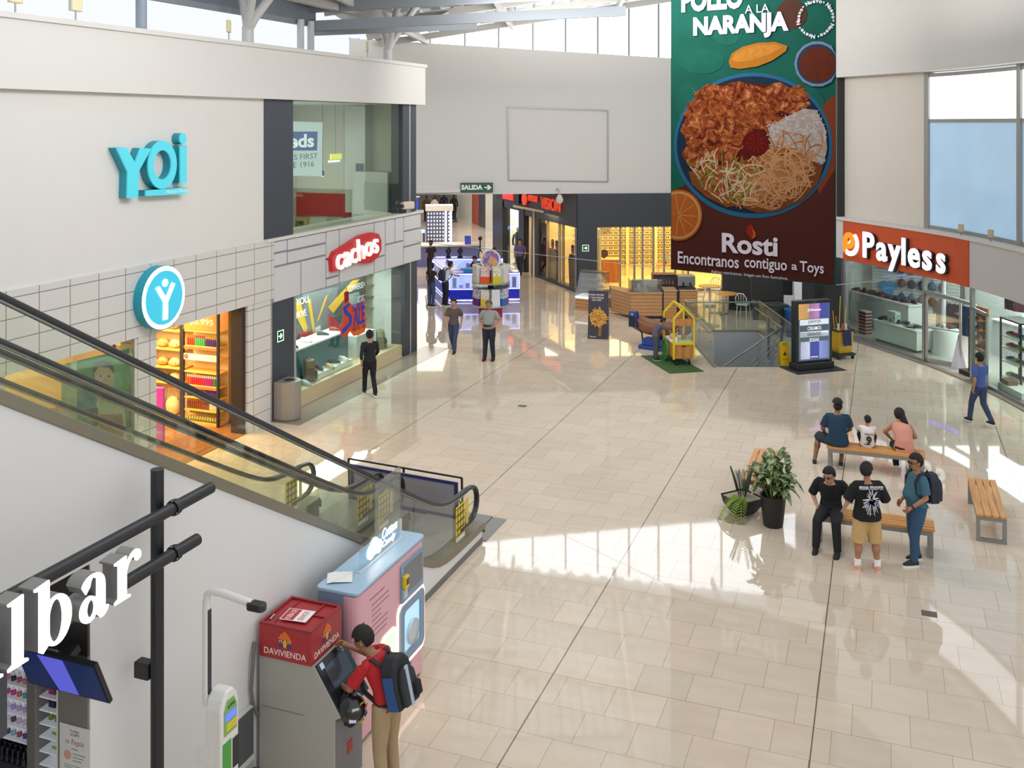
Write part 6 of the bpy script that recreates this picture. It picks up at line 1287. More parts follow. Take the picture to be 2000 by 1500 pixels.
MB().bx(4.1, 5.2, 34.42, 34.44, .92, 1.35).bx(4.1, 4.12, 34.44, 35.1, .92, 1.35).build('glass_guard', glass('dfe3e2', .12), t); MB().bx(4.2, 5.1, 34.9, 34.94, .92, 1.3).build('back_guard', mt('b9b4b0', .5), t)
MB().bx(5.2, 5.26, 34.42, 35.1, 0, 1.0).bx(5.74, 5.8, 34.42, 35.1, 0, 1.0).build('dark_post', BLK, t)
t = thing('pastry_case', 'slanted glass pastry display case with bread left of the cafe counter', 'display case', V((2.95, 36.2, 0)), -.5)
MB().bx(-.55, .5, -.35, .35, 0, .42).build('base', SL, t); MB().bx(-.55, .5, -.35, .35, .42, .5).build('lit_deck', mt('eef2f4', .4, e=.6), t)
for i in range(3): 
    s_ = MB().bx(-.5, .45, -.25+.1*i, .3, .62+.2*i, .63+.2*i).build('shelf', STEEL, t)
    for k in range(6): MB().sph((-.4+.15*k, -.1+.1*i, .68+.2*i), (.06, .08, .04), 8, 6).build('bread', mt('b8742c', .7, n=.3), t)
MB().add([(-.55, -.35, .5), (.5, -.35, .5), (.5, .1, 1.35), (-.55, .1, 1.35)], [(0,1,2,3)]).build('slanted_glass', glass('eaf0f2', .15), t); MB().bx(-.55, .5, .05, .38, 1.33, 1.37).build('roof', mt('6d6258', .4), t); MB().bx(-.55, .5, .34, .36, .5, 1.33).build('back_glass', glass('eaf0f2', .05), t)
t = thing('coffee_machine', 'silver espresso machine on the right end of cafe counter', 'coffee machine', V((6.1, 34.85, .99)), 0)
MB().bx(-.3, .3, -.2, .2, .1, .48).build('body', STEEL, t, bevel=.03); MB().bx(-.3, .3, -.25, .2, 0, .08).build('tray', mt('55585a', .3, .7), t)
for x in (-.12, .12): MB().cyl((x, -.22, .24), (x, -.22, .12), .035).build('group_head', BLK, t)
t = thing('drink_cooler', 'dark red drink cooler behind the cafe counter door', 'cooler', V((5.5, 35.9, 0)), 0)
MB().bx(-.42, .42, -.25, .3, 0, 1.35).build('body', mt('4a1c22', .4), t); MB().bx(-.36, .36, -.26, -.25, .3, 1.25).build('glass_front', mt('3a4a52', .15), t)
mb = MB()
for i in range(4):
    for k in range(6): mb.cyl((-.28+.11*k, -.28, .4+.2*i), (-.28+.11*k, -.28, .52+.2*i), .03, n=6)
mb.build('bottles_print', mt('a8603a', .4), t)
t = thing('cash_register', 'dark cash register screen on the cafe counter', 'register', V((5.9, 34.9, .99)), .3)
MB().bx(-.12, .12, -.1, .1, 0, .1).build('base', BLK, t); MB().bx(-.15, .15, -.02, .02, .12, .36).build('screen', BLK, t, bevel=.01); MB().bx(-.02, .02, -.01, .01, .08, .14).build('neck', BLK, t)
def table(x, y, label):
    t = thing('cafe_table', label, 'table', (x, y, 0), 0)
    MB().cyl((0, 0, .72), (0, 0, .75), .4, n=28).build('tabletop', wood('e0b04c', 'c8912f', 2), t); MB().cyl((0, 0, .04), (0, 0, .72), .035).build('column', mt('dcdad6', .4), t)
    for k in range(4): a = k*1.57+.6; MB().bar((0, 0, .06), (.32*math.cos(a), .32*math.sin(a), .02), .04).build('foot', mt('b9b7b3', .4, .4), t)
table(7.34, 36.9, 'round yellow cafe table farther from the stair opening'); table(7.62, 35.3, 'round yellow cafe table nearer to the stair opening')
def chair(x, y, rz_, label):
    t = thing('cafe_chair', label, 'chair', (x, y, 0), rz_, 'white cafe chairs'); WH = mt('e8e4dc', .4)
    MB().prism(rrect(-.2, .2, -.2, .2, .06), .03, None, .44).build('seat', WH, t)
    for a, b in ((-.17, -.17), (.17, -.17), (-.17, .17), (.17, .17)): MB().cyl((a*1.1, b*1.1, 0), (a*.95, b*.95, .44), .016, n=8).build('leg', WH, t)
    MB().tube([(-.19, -.19, .46), (-.2, -.23, .7), (-.1, -.26, .86), (.1, -.26, .86), (.2, -.23, .7), (.19, -.19, .46)], .016, 8).build('back_hoop', WH, t)
    mb = MB()
    for x_ in (-.09, 0, .09): mb.cyl((x_, -.19, .46), (x_, -.25, .85), .01, n=6)
    mb.build('back_spindles', WH, t)
chair(6.95, 34.9, 1.4, 'white cafe chair by the counter corner facing the near table'); chair(8.1, 34.75, -.6, 'white cafe chair in front of the near table'); chair(7.75, 37.9, 2.8, 'white cafe chair behind the far table'); chair(6.85, 36.4, 1.4, 'white cafe chair left of the far table')
t = thing('rolling_bin', 'large dark grey plastic bin behind the stair balustrade', 'bin', V((8.52, 32.1, 0)), .3)
vs = []
for z, a in ((.06, .2), (.9, .3), (.96, .32), (.96, .27), (.3, .2)): vs += [(-a, -a, z), (a, -a, z), (a, a, z), (-a, a, z)]
MB().add(vs, [(3,2,1,0)]+[(r*4+k, r*4+(k+1)%4, r*4+4+(k+1)%4, r*4+4+k) for r in range(4) for k in range(4)]).build('tub', mt('3b3d40', .5), t, bevel=.02); MB().bx(-.27, .27, -.27, .27, .9, .92).build('liner', mt('1a1a1c', .6), t)
t = thing('recycling_bin', 'blue plastic bin beside the dark grey bin near totem', 'bin', V((8.95, 31.6, 0)), .3)
MB().lathe([(0, 0), (.22, 0), (.28, .85), (.3, .88), (.26, .88), (.22, .1), (0, .1)], n=20).build('tub', mt('2a5a9c', .5), t)
t = thing('kiosk_cabinet', 'tall dark unlit cabinet beyond the bins right of cafe tables', 'cabinet', V((8.85, 34.4, 0)), -.2)
MB().bx(-.55, .5, -.3, .3, .7, 2.4).build('body', mt('2b2b2c', .5), t); MB().bx(-.5, .45, -.25, .25, 0, .7).build('base', mt('242426', .5), t)
t = thing('display_stand', 'white display column with dark shelves under the banner edge', 'stand', V((9.3, 32.3, 0)), -.2)
MB().bx(-.12, .12, -.12, .12, 0, 1.9).build('column', mt('dfdfe3', .4), t); MB().bx(.14, .5, -.12, .12, .9, 1.9).build('dark_shelf', BLK, t); MB().bx(-.45, -.15, -.14, -.1, .85, 1.2).build('white_panel', mt('c8c6c8', .5), t)
# floor covers
for x, y in ((1020, 793), (1815, 1199), (1060, 1265)):
    if x == 1060: continue
    g = G(x, y); tag(MB().bx(-.1, .1, -.08, .08, 0, .004).build('floor_cover', mt('6e6459', .4, .3), None, Matrix.Translation(g) @ Matrix.Rotation(-TH, 4, 'Z')), 'small square metal floor cover %s' % ('in the middle of the hall' if x == 1020 else 'near the right front of the photo'), 'floor cover')

# gumball carousel
t = thing('gumball_carousel', 'round two-tier carousel of colourful gumball machines on red drum', 'vending carousel', V((-.75, 34.9, 0)))
MB().cyl((0, 0, 0), (0, 0, .4), .42, n=28).build('drum', mt('b3293a', .45, n=.15, s=12), t); MB().cyl((0, 0, .4), (0, 0, 1.9), .1, n=16).build('column', mt('7a3a5a', .4), t)
MB().cyl((0, 0, .4), (0, 0, .45), .68, n=32).build('lower_tray', mt('b9bcc0', .3, .5), t); MB().cyl((0, 0, 1.2), (0, 0, 1.24), .66, n=32).build('upper_tray', mt('8ab06a', .4), t); MB().cyl((0, 0, 1.05), (0, 0, 1.07), .66, n=32).build('lower_roof', glass('dfe0ea', .1), t)
random.seed(9)
cols = ['c03048', 'd8dce4', '8a2a6a', 'd8dce4', 'b8862c', 'c8304a', '5a2a7a', 'd8b82c', 'd8dce4', '2f6ab0']
for tier, (z, h, n_) in enumerate(((.45, .58, 10), (1.24, .58, 9))):
    for k in range(n_):
        a = 2*math.pi*k/n_+tier*.2; M = Matrix.Rotation(a, 4, 'Z'); c_ = ['e0562c', '7a1f3c', 'c8b82c', '8a2f2f', 'e8b81c', 'd8d0c8', 'e0562c', 'c8b82c', 'd8d0c8'][k] if tier else cols[k]
        d_ = MB().bx(.46, .63, -.15, .15, z, z+h*.42, M).build('dispenser', mt('#'+c_, .4), t); MB().bx(.46, .63, -.14, .14, z+h*.42, z+h, M).build('globe', food(('7a7e88', c_, 'c8ccd0', 'e4e4e6', c_, 'b8bcc4'), 16, .5), d_)
MB().prism(circ(.3, 20, 0, 2.05), .04, FR((0, -.3, 0), (1, 0, 0), (0, 0, 1))).build('topper', food(('d85a2c', '3a5ac0', 'e0a82c', '7a4ab0'), 5, 1), t); MB().ring(circ(.36, 20, 0, 2.03), circ(.3, 20, 0, 2.05), .03, FR((0, -.29, 0), (1, 0, 0), (0, 0, 1))).build('topper_ring', mt('d9dce0', .4), t)

# jewellery kiosks
NEON = mt('a8b4ff', .3, e=3, n=.01); DB = mt('1420a8', .3, e=.35, n=.03); CASE = mt('dde6ff', .3, e=.7, n=.02)
def counter(name, label, P, Q, dep, z1=1.08, glow=True):
    P, Q = V(P), V(Q); d = Q-P; L_ = d.length; t = thing(name, label, 'counter', P, math.atan2(d.y, d.x))
    MB().bx(0, L_, 0, dep, .1, .46).build('blue_base', DB, t); MB().bx(.02, L_-.02, .15, dep, .5, z1-.04).build('lit_display', CASE, t)
    MB().bx(0, L_, 0, .012, .5, z1-.04).bx(0, .012, .012, dep, .5, z1-.04).build('glass_front', glass('eef2ff', .1), t)
    MB().bx(-.01, L_+.01, -.01, dep, z1-.02, z1+.02).build('top', mt('2438b8', .2, e=.15), t)
    for z in (.06, .48, z1-.03): MB().bx(-.015, L_+.015, -.02, .0, z-.018, z+.018).bx(-.02, -.0, 0, dep, z-.018, z+.018).build('led_strip', NEON, t)
    for x in (0, L_): MB().bx(x-.015, x+.015, -.015, .015, .46, z1).build('corner_led', NEON, t)
    random.seed(int(L_*100)); 
    for i in range(int(L_*4)): 
        x = .12+i*.25
        if x < L_-.1: MB().bx(x, x+.15, .05, .14, .52, .52+random.uniform(.1, .4)).build('jewellery_stand', mt(random.choice(['#7ac0d0', '#e8e8f4', '#5a4a9a', '#d8c0e0', '#3aa0b8', '#c8b8d8']), .4), t)
    return t
K0 = V((-2.38, 37.7, 0)); KA = V((-.24, .97, 0))
counter('jewellery_counter', 'front blue-lit glass jewellery counter facing the hall', K0, (-.95, 37.75, 0), .6)
counter('jewellery_counter', 'right blue-lit jewellery counter behind the gumball carousel', (-.35, 37.9, 0), (.28, 37.95, 0), .6)
counter('jewellery_counter', 'side blue-lit jewellery counter where customers stand', K0+KA*3.9, K0+KA*.66, .6)
counter('jewellery_counter', 'rear blue-lit jewellery counter with tall glass', (-3.3, 41.8, 0), (-.4, 41.9, 0), .6)
t = thing('tripod_stand', 'black device on tripod standing on the rear counter', 'stand', V((-1.35, 42.1, 1.1)))
MB().cyl((0, 0, .25), (0, 0, .75), .03).sph((0, 0, .8), .09).build('pole', BLK, t)
for k in range(3): MB().cyl((0, 0, .35), (.18*math.cos(k*2.1), .18*math.sin(k*2.1), 0), .02, n=6).build('leg', BLK, t)
for x, l in ((-2.7, 'left'), (-2.2, 'middle'), (-.75, 'right')):
    t = thing('counter_display', 'small dark jewellery bust on the %s of the rear counter' % l, 'display', V((x, 42.1, 1.1))); MB().lathe([(0, 0), (.12, 0), (.05, .1), (.14, .28), (.1, .36), (.04, .42), (0, .44)], n=12).build('bust', BLK, t); MB().cyl((0, 0, 0), (0, 0, .015), .13).build('foot', BLK, t)
t = thing('counter_box', 'turquoise gift box on the front jewellery counter', 'box', V((-1.6, 37.95, 1.1))); MB().bx(-.25, .2, -.12, .15, 0, .12).build('box', mt('2f8fc8', .4), t); MB().bx(-.26, .21, -.13, .16, .12, .15).build('lid', mt('58b0dc', .4), t)
t = thing('monitor', 'dark monitor with small picture beside the gift box on the counter', 'monitor', V((-1.15, 38.0, 1.1))); MB().bx(-.2, .2, 0, .04, .05, .4).build('case', BLK, t); MB().bx(-.14, .14, -.004, 0, .1, .3).build('screen', food(('c0502c', '2a2a2a', 'd8a060'), 20), t); MB().bx(-.06, .06, 0, .1, 0, .05).build('foot', BLK, t)
t = thing('watch_tower', 'tall white watch display tower with blue-white lit columns', 'display', V((-4.0, 54.5, 0)), .1)
MB().bx(-.75, .75, -.5, .5, 2.0, 2.3).build('crown', mt('e2dccf', .4), t); MB().bx(-.7, .7, -.4, .5, 0, 2.0).build('body', striped('dfe2ea', '4a4d62', .16, 0, .55, .4, e=.25, axis2=2, w2=.2, frac2=.6), t)
for x in (.35, .62): MB().bx(x-.06, x+.06, -.42, -.4, .2, 2.0).build('led_column', NEON, t)
t = thing('watch_counter', 'low blue-lit watch counter left of the watch tower', 'counter', V((-5.6, 53.5, 0)), .1)
MB().bx(-1.0, .9, -.4, .4, 0, .9).build('base', striped('c8ccd8', '3a4068', .3, 0, .6, .4), t); MB().bx(-1.0, .9, -.42, .4, .9, 1.0).build('lit_top', mt('7aa8ff', .3, e=2), t)
t = thing('hanging_sign', 'blue sign with white watch outline over the watch counter', 'sign', V((-5.45, 53.2, 2.35)), .1)
MB().bx(-.42, .42, 0, .06, -.4, .42).build('board', mt('2244a8', .4, e=.5), t); MB().ring(circ(.2, 20), circ(.15, 20), .01, fmy(0, -.001, .03)).build('watch_outline', mt('e8ecff', .4, e=.8), t); MB().prism([(-.2, .3), (-.1, .18), (.1, .18), (.2, .3)], .01, fmy(0, -.001, .03)).build('strap_outline', mt('e8ecff', .4, e=.8), t); MB().bx(-.5, .5, 0, .04, .46, .52).build('top_bar', mt('d8d8d8', .4), t)
MB().bar((-.4, .03, .4), (-.4, .03, -1.4), .03).bar((.4, .03, .4), (.4, .03, -1.4), .03).build('posts', mt('8a8a90', .4), t)
t = thing('jewellery_table', 'long white counter with beige top between jewellery kiosks', 'counter', V((-3.2, 47.5, 0)), .15); MB().bx(-1.6, 1.6, -.5, .5, 0, .95).build('base', mt('6a70a8', .4, n=.2), t); MB().bx(-1.7, 1.7, -.6, .6, .95, 1.02).build('top', mt('d8cbb8', .3), t)
t = thing('blue_card_stand', 'small blue card stand on the white counter', 'stand', V((-2.1, 47.3, 1.02)), .2); MB().prism([(-.15, 0), (.15, 0), (.15, .4), (-.15, .4)], .02, FR((0, 0, 0), (1, 0, 0), (0, .2, 1))).build('card', mt('3a46b8', .4, e=.3), t)
# far corridor: mannequins, posts
def mannequin(x, y, top, bot, label, skin='2a2522'):
    t = thing('mannequin', label, 'mannequin', (x, y, 0), 0, 'mannequins at the far shop')
    MB().cyl((0, 0, 0), (0, 0, .05), .25).build('stand', mt('55504a', .5), t)
    mb = MB(); loft(mb, [((0, 0, .9), .17, .12), ((0, 0, 1.1), .14, .1), ((0, 0, 1.35), .2, .12), ((0, 0, 1.48), .16, .09), ((0, 0, 1.56), .06, .06)], (1, 0, 0)); mb.build('top', mt(top, .8, n=.3, s=6), t)
    mb = MB()
    for s_ in (-1, 1): mb.cyl((s_*.08, 0, .05), (s_*.09, 0, .95), .07, .1); mb.build('legs', mt(bot, .8, n=.2), t)
    MB().sph((0, 0, 1.7), (.09, .1, .13)).build('head', mt(skin, .5), t)
    for s_ in (-1, 1): MB().tube([(s_*.19, 0, 1.42), (s_*.26, 0, 1.15), (s_*.24, .1, .9)], .045).build('arm', mt(top, .8, n=.3, s=6), t)
    return t
for x, y, c1, c2, l in ((-5.9, 68.5, '4a3a2e', '3a2e26', 'brown dressed mannequin at left of the far shop'), (-5.3, 68, 'd8d2c8', '4a4440', 'mannequin in white blouse at the far shop'), (-4.1, 70, '1e1e22', '1a1a1e', 'mannequin in long black coat at the far shop'), (-4.9, 71.5, '2a2a30', '1a1a1e', 'black dressed mannequin between the other far mannequins'), (-5.6, 74, '5a5048', '2e2a28', 'grey-brown mannequin deepest in far shop')): mannequin(x, y, c1, c2, l)
mannequin(.3, 47.9, '2a2c30', '1c1e22', 'dark mannequin in the bright boutique window', 'c8b8a8'); mannequin(.55, 47.4, '3a4a42', '2a2c2e', 'green-grey mannequin nearest in the boutique window', 'c8b8a8'); mannequin(.5, 49.6, 'c8c0b0', '8a8478', 'pale mannequin deeper in the boutique window', 'c8b8a8')
for i, (x, y) in enumerate(((862, 419), (870, 424), (880, 428), (888, 433))):
    g = G(x, y); t = thing('queue_post', 'black queue barrier post in the far corridor', 'post', g, 0, 'queue posts'); MB().cyl((0, 0, 0), (0, 0, .04), .22).build('foot', BLK, t); MB().cyl((0, 0, .04), (0, 0, 1.0), .04).build('pole', BLK, t)
t = thing('red_stool', 'red child rocker standing by the far red wall strip', 'ride', G(931, 428)); MB().bx(-.25, .25, -.2, .2, 0, .5).build('base', mt('a8342c', .5), t, bevel=.05); MB().sph((0, 0, .8), (.2, .25, .3)).build('body', mt('6a2a28', .5), t)

# ---------------- on the left roof edge ----------------
def ycol(v, u, x, label, zt_=10.4, r=.13):
    t = thing('branching_column', label, 'column', lf(u, v, 8.2), -TH); CM = mt('c2c2c0', .45, n=.03)
    MB().cyl((0, 0, 0), (0, 0, .75), r).build('trunk', CM, t)
    for dx, dy in ((.9, -.9), (-.6, .4), (.6, .9)): MB().tube([(0, 0, .65), (dx*.15, dy*.15, .95), (dx, dy, zt_-8.2)], r*.75, 10).build('branch', CM, t)
ycol(LP(484, 90, -13.3)[0], -13.3, 0, 'grey branching steel column on the left roof edge, nearer one'); ycol(LP(757, 118, -13.3)[0], -13.3, 0, 'grey branching steel column on the left roof edge, farther one')
for px, l in ((264, 'nearest dark pole wrapped with cable above the left cornice'), (577, 'left of two pale poles rising behind the left cornice'), (597, 'right of two pale poles rising behind the left cornice')):
    v = LP(px, 60, -13.9)[0]; t = thing('roof_pole', l, 'pole', lf(-13.75, v, 8.3), -TH); MB().cyl((0, 0, 0), (0, 0, 1.1), .11 if px < 300 else .09).build('pole', mt('8e9aa6' if px < 300 else 'c2c6ca', .5), t); MB().cyl((0, 0, 0), (0, 0, .05), .16).build('base_plate', STEEL, t)
for px, l in ((30, 'pale yellow floodlight at the near end of the left cornice'), (148, 'pale grey-yellow floodlight second along the left cornice'), (447, 'tilted yellow floodlight in the middle of the left cornice'), (718, 'small yellow floodlight at the far end of the left cornice')):
    v = LP(px, 40, -13.1)[0]; t = thing('floodlight', l, 'floodlight', lf(-13.1, v, 8.55), -TH+(0 if px < 300 else .5)); MB().cyl((0, 0, 0), (0, 0, .2), .015).build('stem', STEEL, t); MB().bx(-.04, .03, -.13, .13, .18, .44).build('head', mt('d8cc9a' if px != 148 else 'c8c8b4', .5), t, bevel=.01); MB().bx(.03, .035, -.11, .11, .2, .42).build('lens', mt('e8e0b8', .3), t)
t = thing('security_camera', 'old beige camera on the ledge at the far end of left shop front', 'camera', lf(-13.0, 26.0, 4.17), -TH-.5); MB().bx(-.1, .1, -.2, .2, .12, .34).build('housing', mt('cfc4b4', .6), t, bevel=.04); MB().cyl((0, 0, 0), (0, 0, .14), .04).build('stand', mt('b0a594', .6), t); MB().cyl((.05, -.26, .22), (.05, -.18, .22), .05).build('lens', BLK, t)
for px, l in ((1877, 'left small beige floodlight on the right shop ledge'), (1935, 'right small beige floodlight on the right shop ledge')):
    s_ = S(px); t = thing('floodlight', l, 'floodlight', PC.pt(s_, .0, 3.79), .6); MB().cyl((0, 0, 0), (0, 0, .12), .015).build('stem', STEEL, t); MB().bx(-.03, .03, -.07, .07, .1, .3).build('head', mt('c8b48a', .5), t, bevel=.01)

# ---------------- shop goods: yoi ----------------
YW = mt('e0b45c', .5, n=.1)
def rack(name, label, u0, u1, v, zs, posts, dep=.38):
    t = thing(name, label, 'shelving', lf((u0+u1)/2, v), -TH); w_ = (u1-u0)/2
    MB().bx(-w_, w_, dep-.02, dep, .05, 2.75).build('back_panel', mt('e3c48c', .6, n=.06), t)
    for z in zs: MB().bx(-w_, w_, 0, dep-.02, z-.025, z).build('shelf', YW, t)
    for u in posts: MB().bx(u-(u0+u1)/2-.025, u-(u0+u1)/2+.025, -.03, .03, 0, 2.75).build('post', BLK, t)
    MB().bx(-w_, w_, 0, dep, 0, .06).build('base', YW, t); return t
RV = 18.42
t = rack('bottle_rack', 'black and yellow shop rack full of coloured bottles under orange price board', -14.85, -13.9, RV, (.34, .62, .88, 1.2, 1.5, 1.77, 2.12), (-14.85, -13.9))
MB().bx(-.47, .47, -.02, .0, 2.14, 2.78).build('price_board', mt('e0763c', .5, e=.15), t); textfit('price_text', '¢3.995', .62, .16, mt('f4d8a8', .5, e=.2), t, fmy(.05, -.021, 2.32), .001, .01)
MB().bx(-.47, .47, -.012, .0, 1.46, 1.6).build('shelf_banner', mt('f3e3cf', .5), t); textfit('banner_text', '¢27.500', .2, .05, mt('d86a4a', .5), t, fmy(.28, -.013, 1.53), .001); MB().prism(circ(.06, 12, -.38, 1.53), .001, fmy(0, -.013, 0)).build('banner_picture', mt('d8604a', .5), t)
for z in (1.745, .86): MB().bx(-.47, .47, -.012, 0, z-.04, z+.02).build('price_strip', mt('e8704a', .5), t)
def bottle(h, cap):
    r = thing('bottle', 'x', 'bottle', (0, 0, 0), -TH, 'coloured bottles on the rack')
    MB().lathe([(0, 0), (.024, 0), (.026, .02), (.026, .15), (.015, .175), (0, .175)], n=10).build('body', mt('#'+h, .35), r); MB().cyl((0, 0, .17), (0, 0, .225), .018, n=8).build('cap', mt('#'+cap, .4), r); return r
rows = [(1.77, [('d83a2c', 'e88a2c')]*4+[('3a9a58', 'd8405a')]*5+[('4a2a7a', 'e0a82c')]*7, 'on the top bottle shelf under the orange board'), (.88, [('e0562c', 'f0ece4')]*2+[('d0283c', 'f0ece4')]*6+[('a02a78', 'f0ece4')]*5+[('2a8a58', 'f0ece4')]*3, 'on the middle bottle shelf'), (.62, [('3a3a3a', '6ac0c0')]*4+[('c84a2c', 'e8dcd0')]*5+[('5a3a8a', 'e8e0e8')]*7, 'on the bottle shelf with teal caps'), (.34, [('8a4a20', 'd8842c')]*11+[('e4dcc8', 'e8e4dc')]*5, 'on the low bottle shelf')]
nm = {'d83a2c': 'red', '3a9a58': 'green', '4a2a7a': 'purple', 'e0562c': 'orange', 'd0283c': 'crimson', 'a02a78': 'magenta', '2a8a58': 'green', '3a3a3a': 'dark', 'c84a2c': 'rust red', '5a3a8a': 'violet', '8a4a20': 'brown', 'e4dcc8': 'cream'}
for z, L_, where in rows:
    P = {}
    for k, c_ in enumerate(L_):
        loc = lf(-14.375-.42+k*.056, RV+.1, z); lab = '%s bottle %s' % (nm[c_[0]], where)
        if c_ in P: dup(P[c_], loc)
        else: o = bottle(*c_); o.location = loc; o['label'] = lab; P[c_] = o
o = None
for r_ in range(2):
    for k in range(13):
        loc = lf(-14.79+k*.07, RV+.08+.12*r_, .08 if r_ == 0 else .2)
        if o is None: o = thing('soap_jar', 'yellow-green patterned round jar at the foot of the bottle rack', 'jar', loc, -TH, 'round jars at the rack foot'); MB().sph((0, 0, .05), (.034, .034, .05), 10, 6).build('jar', food(('d8b83a', '5a8a3a', 'e8d880', '3a5a4a'), 30), o); MB().cyl((0, 0, .09), (0, 0, .105), .02, n=8).build('lid', YW, o)
        else: dup(o, loc)
t = rack('bag_rack', 'yellow lit shop rack with straw bags behind the escalator handrail', -16.9, -14.95, RV+.1, (.85, 1.2, 1.62, 2.05, 2.4), (-16.9, -15.93, -14.98), .45)
random.seed(14); BW_ = ['d8b070', 'e8d0a0', 'c89a5a', 'e4c894', 'b88a60']
k = 0
for z, wh, n_ in ((.07, 'floor level', 4), (.85, 'lowest shelf', 5), (1.2, 'second shelf', 5), (1.62, 'third shelf', 5), (2.05, 'fourth shelf', 4)):
    for i in range(n_):
        u = -16.75+1.7*(i+.3)/n_; big = z < .5; col_ = BW_[k % 5]; k += 1
        b = thing('straw_bag' if big else 'cloth_bag', '%s bag, number-free, on %s of the bag rack' % ('large straw tote' if big else 'tan cloth', wh), 'bag', lf(u, RV+.27, z), -TH+random.uniform(-.2, .2), 'bags on the yellow rack at %s' % wh)
        b['label'] = '%s bag on the %s of the yellow bag rack' % ('large round straw' if big else 'tan cloth', wh)
        if big: MB().sph((0, 0, .22), (.18, .13, .22), 14, 9).build('body', mt('#'+col_, .8, n=.2, s=40, b=.4), b); MB().tube([(-.12, -.02, .36), (-.08, -.04, .62), (.08, -.04, .62), (.12, -.02, .36)], .014, 6).build('handle', mt('c8a060', .7), b)
        else: MB().sph((0, 0, .1), (.15, .11, .1), 12, 8).build('body', mt('#'+col_, .8, n=.2, s=30), b); MB().bx(-.1, .1, -.115, -.1, .06, .13).build('pocket', mt('#'+BW_[(k+1) % 5], .8), b)
t = thing('promo_stand', 'narrow purple and magenta promo stand at the left edge of the shop entrance', 'stand', G(309, 874), -TH+.3)
MB().bx(-.12, .12, -.05, .05, 0, .62).build('lower_panel', mt('b060b8', .5, n=.1), t); MB().bx(-.12, .12, -.05, .05, .62, .8).build('yellow_band', mt('d8c84a', .5, n=.3, s=12), t); MB().bx(-.12, .12, -.05, .05, .8, 1.25).build('upper_panel', mt('c82ab0', .5, n=.2, s=9), t)
# poster of a shouting man behind the glass
t = thing('window_poster', 'green window poster showing a shouting person in cap holding a teal bag', 'poster', (0, 0, 0)); UP = UC-.1
def pl(name, pts, h, k=0):
    P = [LP(x, y, UP) for x, y in pts]; return MB().prism(P, .003, LF @ fpx(UP+.004*k, 0, 0)).build(name, mt('#'+h, .5, n=.06, s=6), t)
pl('sheet', [(150, 705), (253, 680), (262, 880), (150, 905)], '4f9a4e'); pl('cream_stripe', [(120, 712), (150, 705), (150, 905), (120, 910)], 'd8d2ac', 0)
pl('shirt', [(178, 905), (180, 778), (195, 768), (212, 765), (232, 775), (243, 800), (250, 905)], 'd9c8aa', 1); pl('checked_pattern', [(192, 810), (238, 808), (242, 860), (196, 862)], 'b8705c', 2)
pl('teal_bag', [(150, 770), (165, 752), (180, 750), (190, 775), (186, 800), (150, 800)], '3f8fa0', 2); pl('forearm', [(168, 800), (190, 795), (192, 830), (160, 850)], '3a2f2a', 3)
pl('neck', [(194, 765), (214, 762), (213, 780), (198, 782)], 'c08e70', 2); pl('face', [(183, 728), (188, 716), (212, 714), (221, 722), (222, 745), (215, 762), (204, 772), (193, 765), (185, 750)], 'd8a888', 3)
pl('cap', [(180, 722), (183, 708), (196, 703), (213, 706), (221, 718), (221, 730), (212, 718), (190, 716), (184, 728)], '2c2b30', 4); pl('mouth', [(196, 752), (204, 750), (211, 752), (207, 763), (199, 763)], '6a2a28', 4)
for x in (195, 211): pl('eye', [(x-3, 735), (x, 732), (x+3, 735), (x, 737)], '2a201c', 4)
pl('nose', [(203, 736), (207, 746), (200, 746)], 'c08c6c', 4)
t = thing('display_table', 'warm lit low display table with baskets behind the left shop window', 'table', lf(-14.3, 12.7), -TH)
MB().bx(-.5, .5, -.7, .6, .78, .82).build('tabletop', YW, t); MB().bx(-.45, .45, -.65, .55, .4, .43).build('lower_shelf', YW, t)
for x in (-.45, .45):
    for y in (-.62, .52): MB().bx(x-.03, x+.03, y-.03, y+.03, 0, 1.5).build('leg', BLK, t)
MB().bx(-.48, .48, -.65, .55, 1.5, 1.54).build('top_shelf', YW, t)
for i in range(6):
    b = thing('fabric_roll', 'pale patterned fabric bundle on the window display table', 'fabric', lf(-14.3-.3+.3*(i % 3), 12.4+.5*(i//3), .82 if i < 3 else 1.54), -TH, 'fabric bundles on the display table'); MB().sph((0, 0, .12), (.13, .18, .12), 10, 7).build('bundle', food(('d8c070', 'e8dcb8', 'a8843c', 'b090b8'), 14), b)

# ---------------- shoe shop window ----------------
def sneaker(name, label, loc, rz_, up, sole, group=None, s=1.0):
    t = thing(name, label, 'shoe', loc, rz_, group); t.scale = (s, s, s)
    P = [(-.04, -.12), (-.045, .0), (-.05, .08), (-.035, .15), (0, .165), (.035, .15), (.05, .08), (.045, 0), (.04, -.12), (0, -.135)]
    MB().prism(P, .03).build('sole', mt('#'+sole, .5), t); n = len(P)
    tops = [(x*.95, y*.97, .03) for x, y in P]+[(x*.85, y*.92, .06 if y > .05 else .1) for x, y in P]+[(x*.5, y*.4-.045, .11) for x, y in P]
    MB().add(tops, [(r*n+i, r*n+(i+1)%n, (r+1)*n+(i+1)%n, (r+1)*n+i) for r in range(2) for i in range(n)]+[tuple(range(2*n, 3*n))], None, True).build('upper', mt('#'+up, .6), t); return t
PWH = mt('e6eaec', .4)
t = thing('window_plinth', 'stepped white display plinth with blue-grey front in the shoe shop window', 'plinth', lf(-13.95, 22.2, .342), -TH)
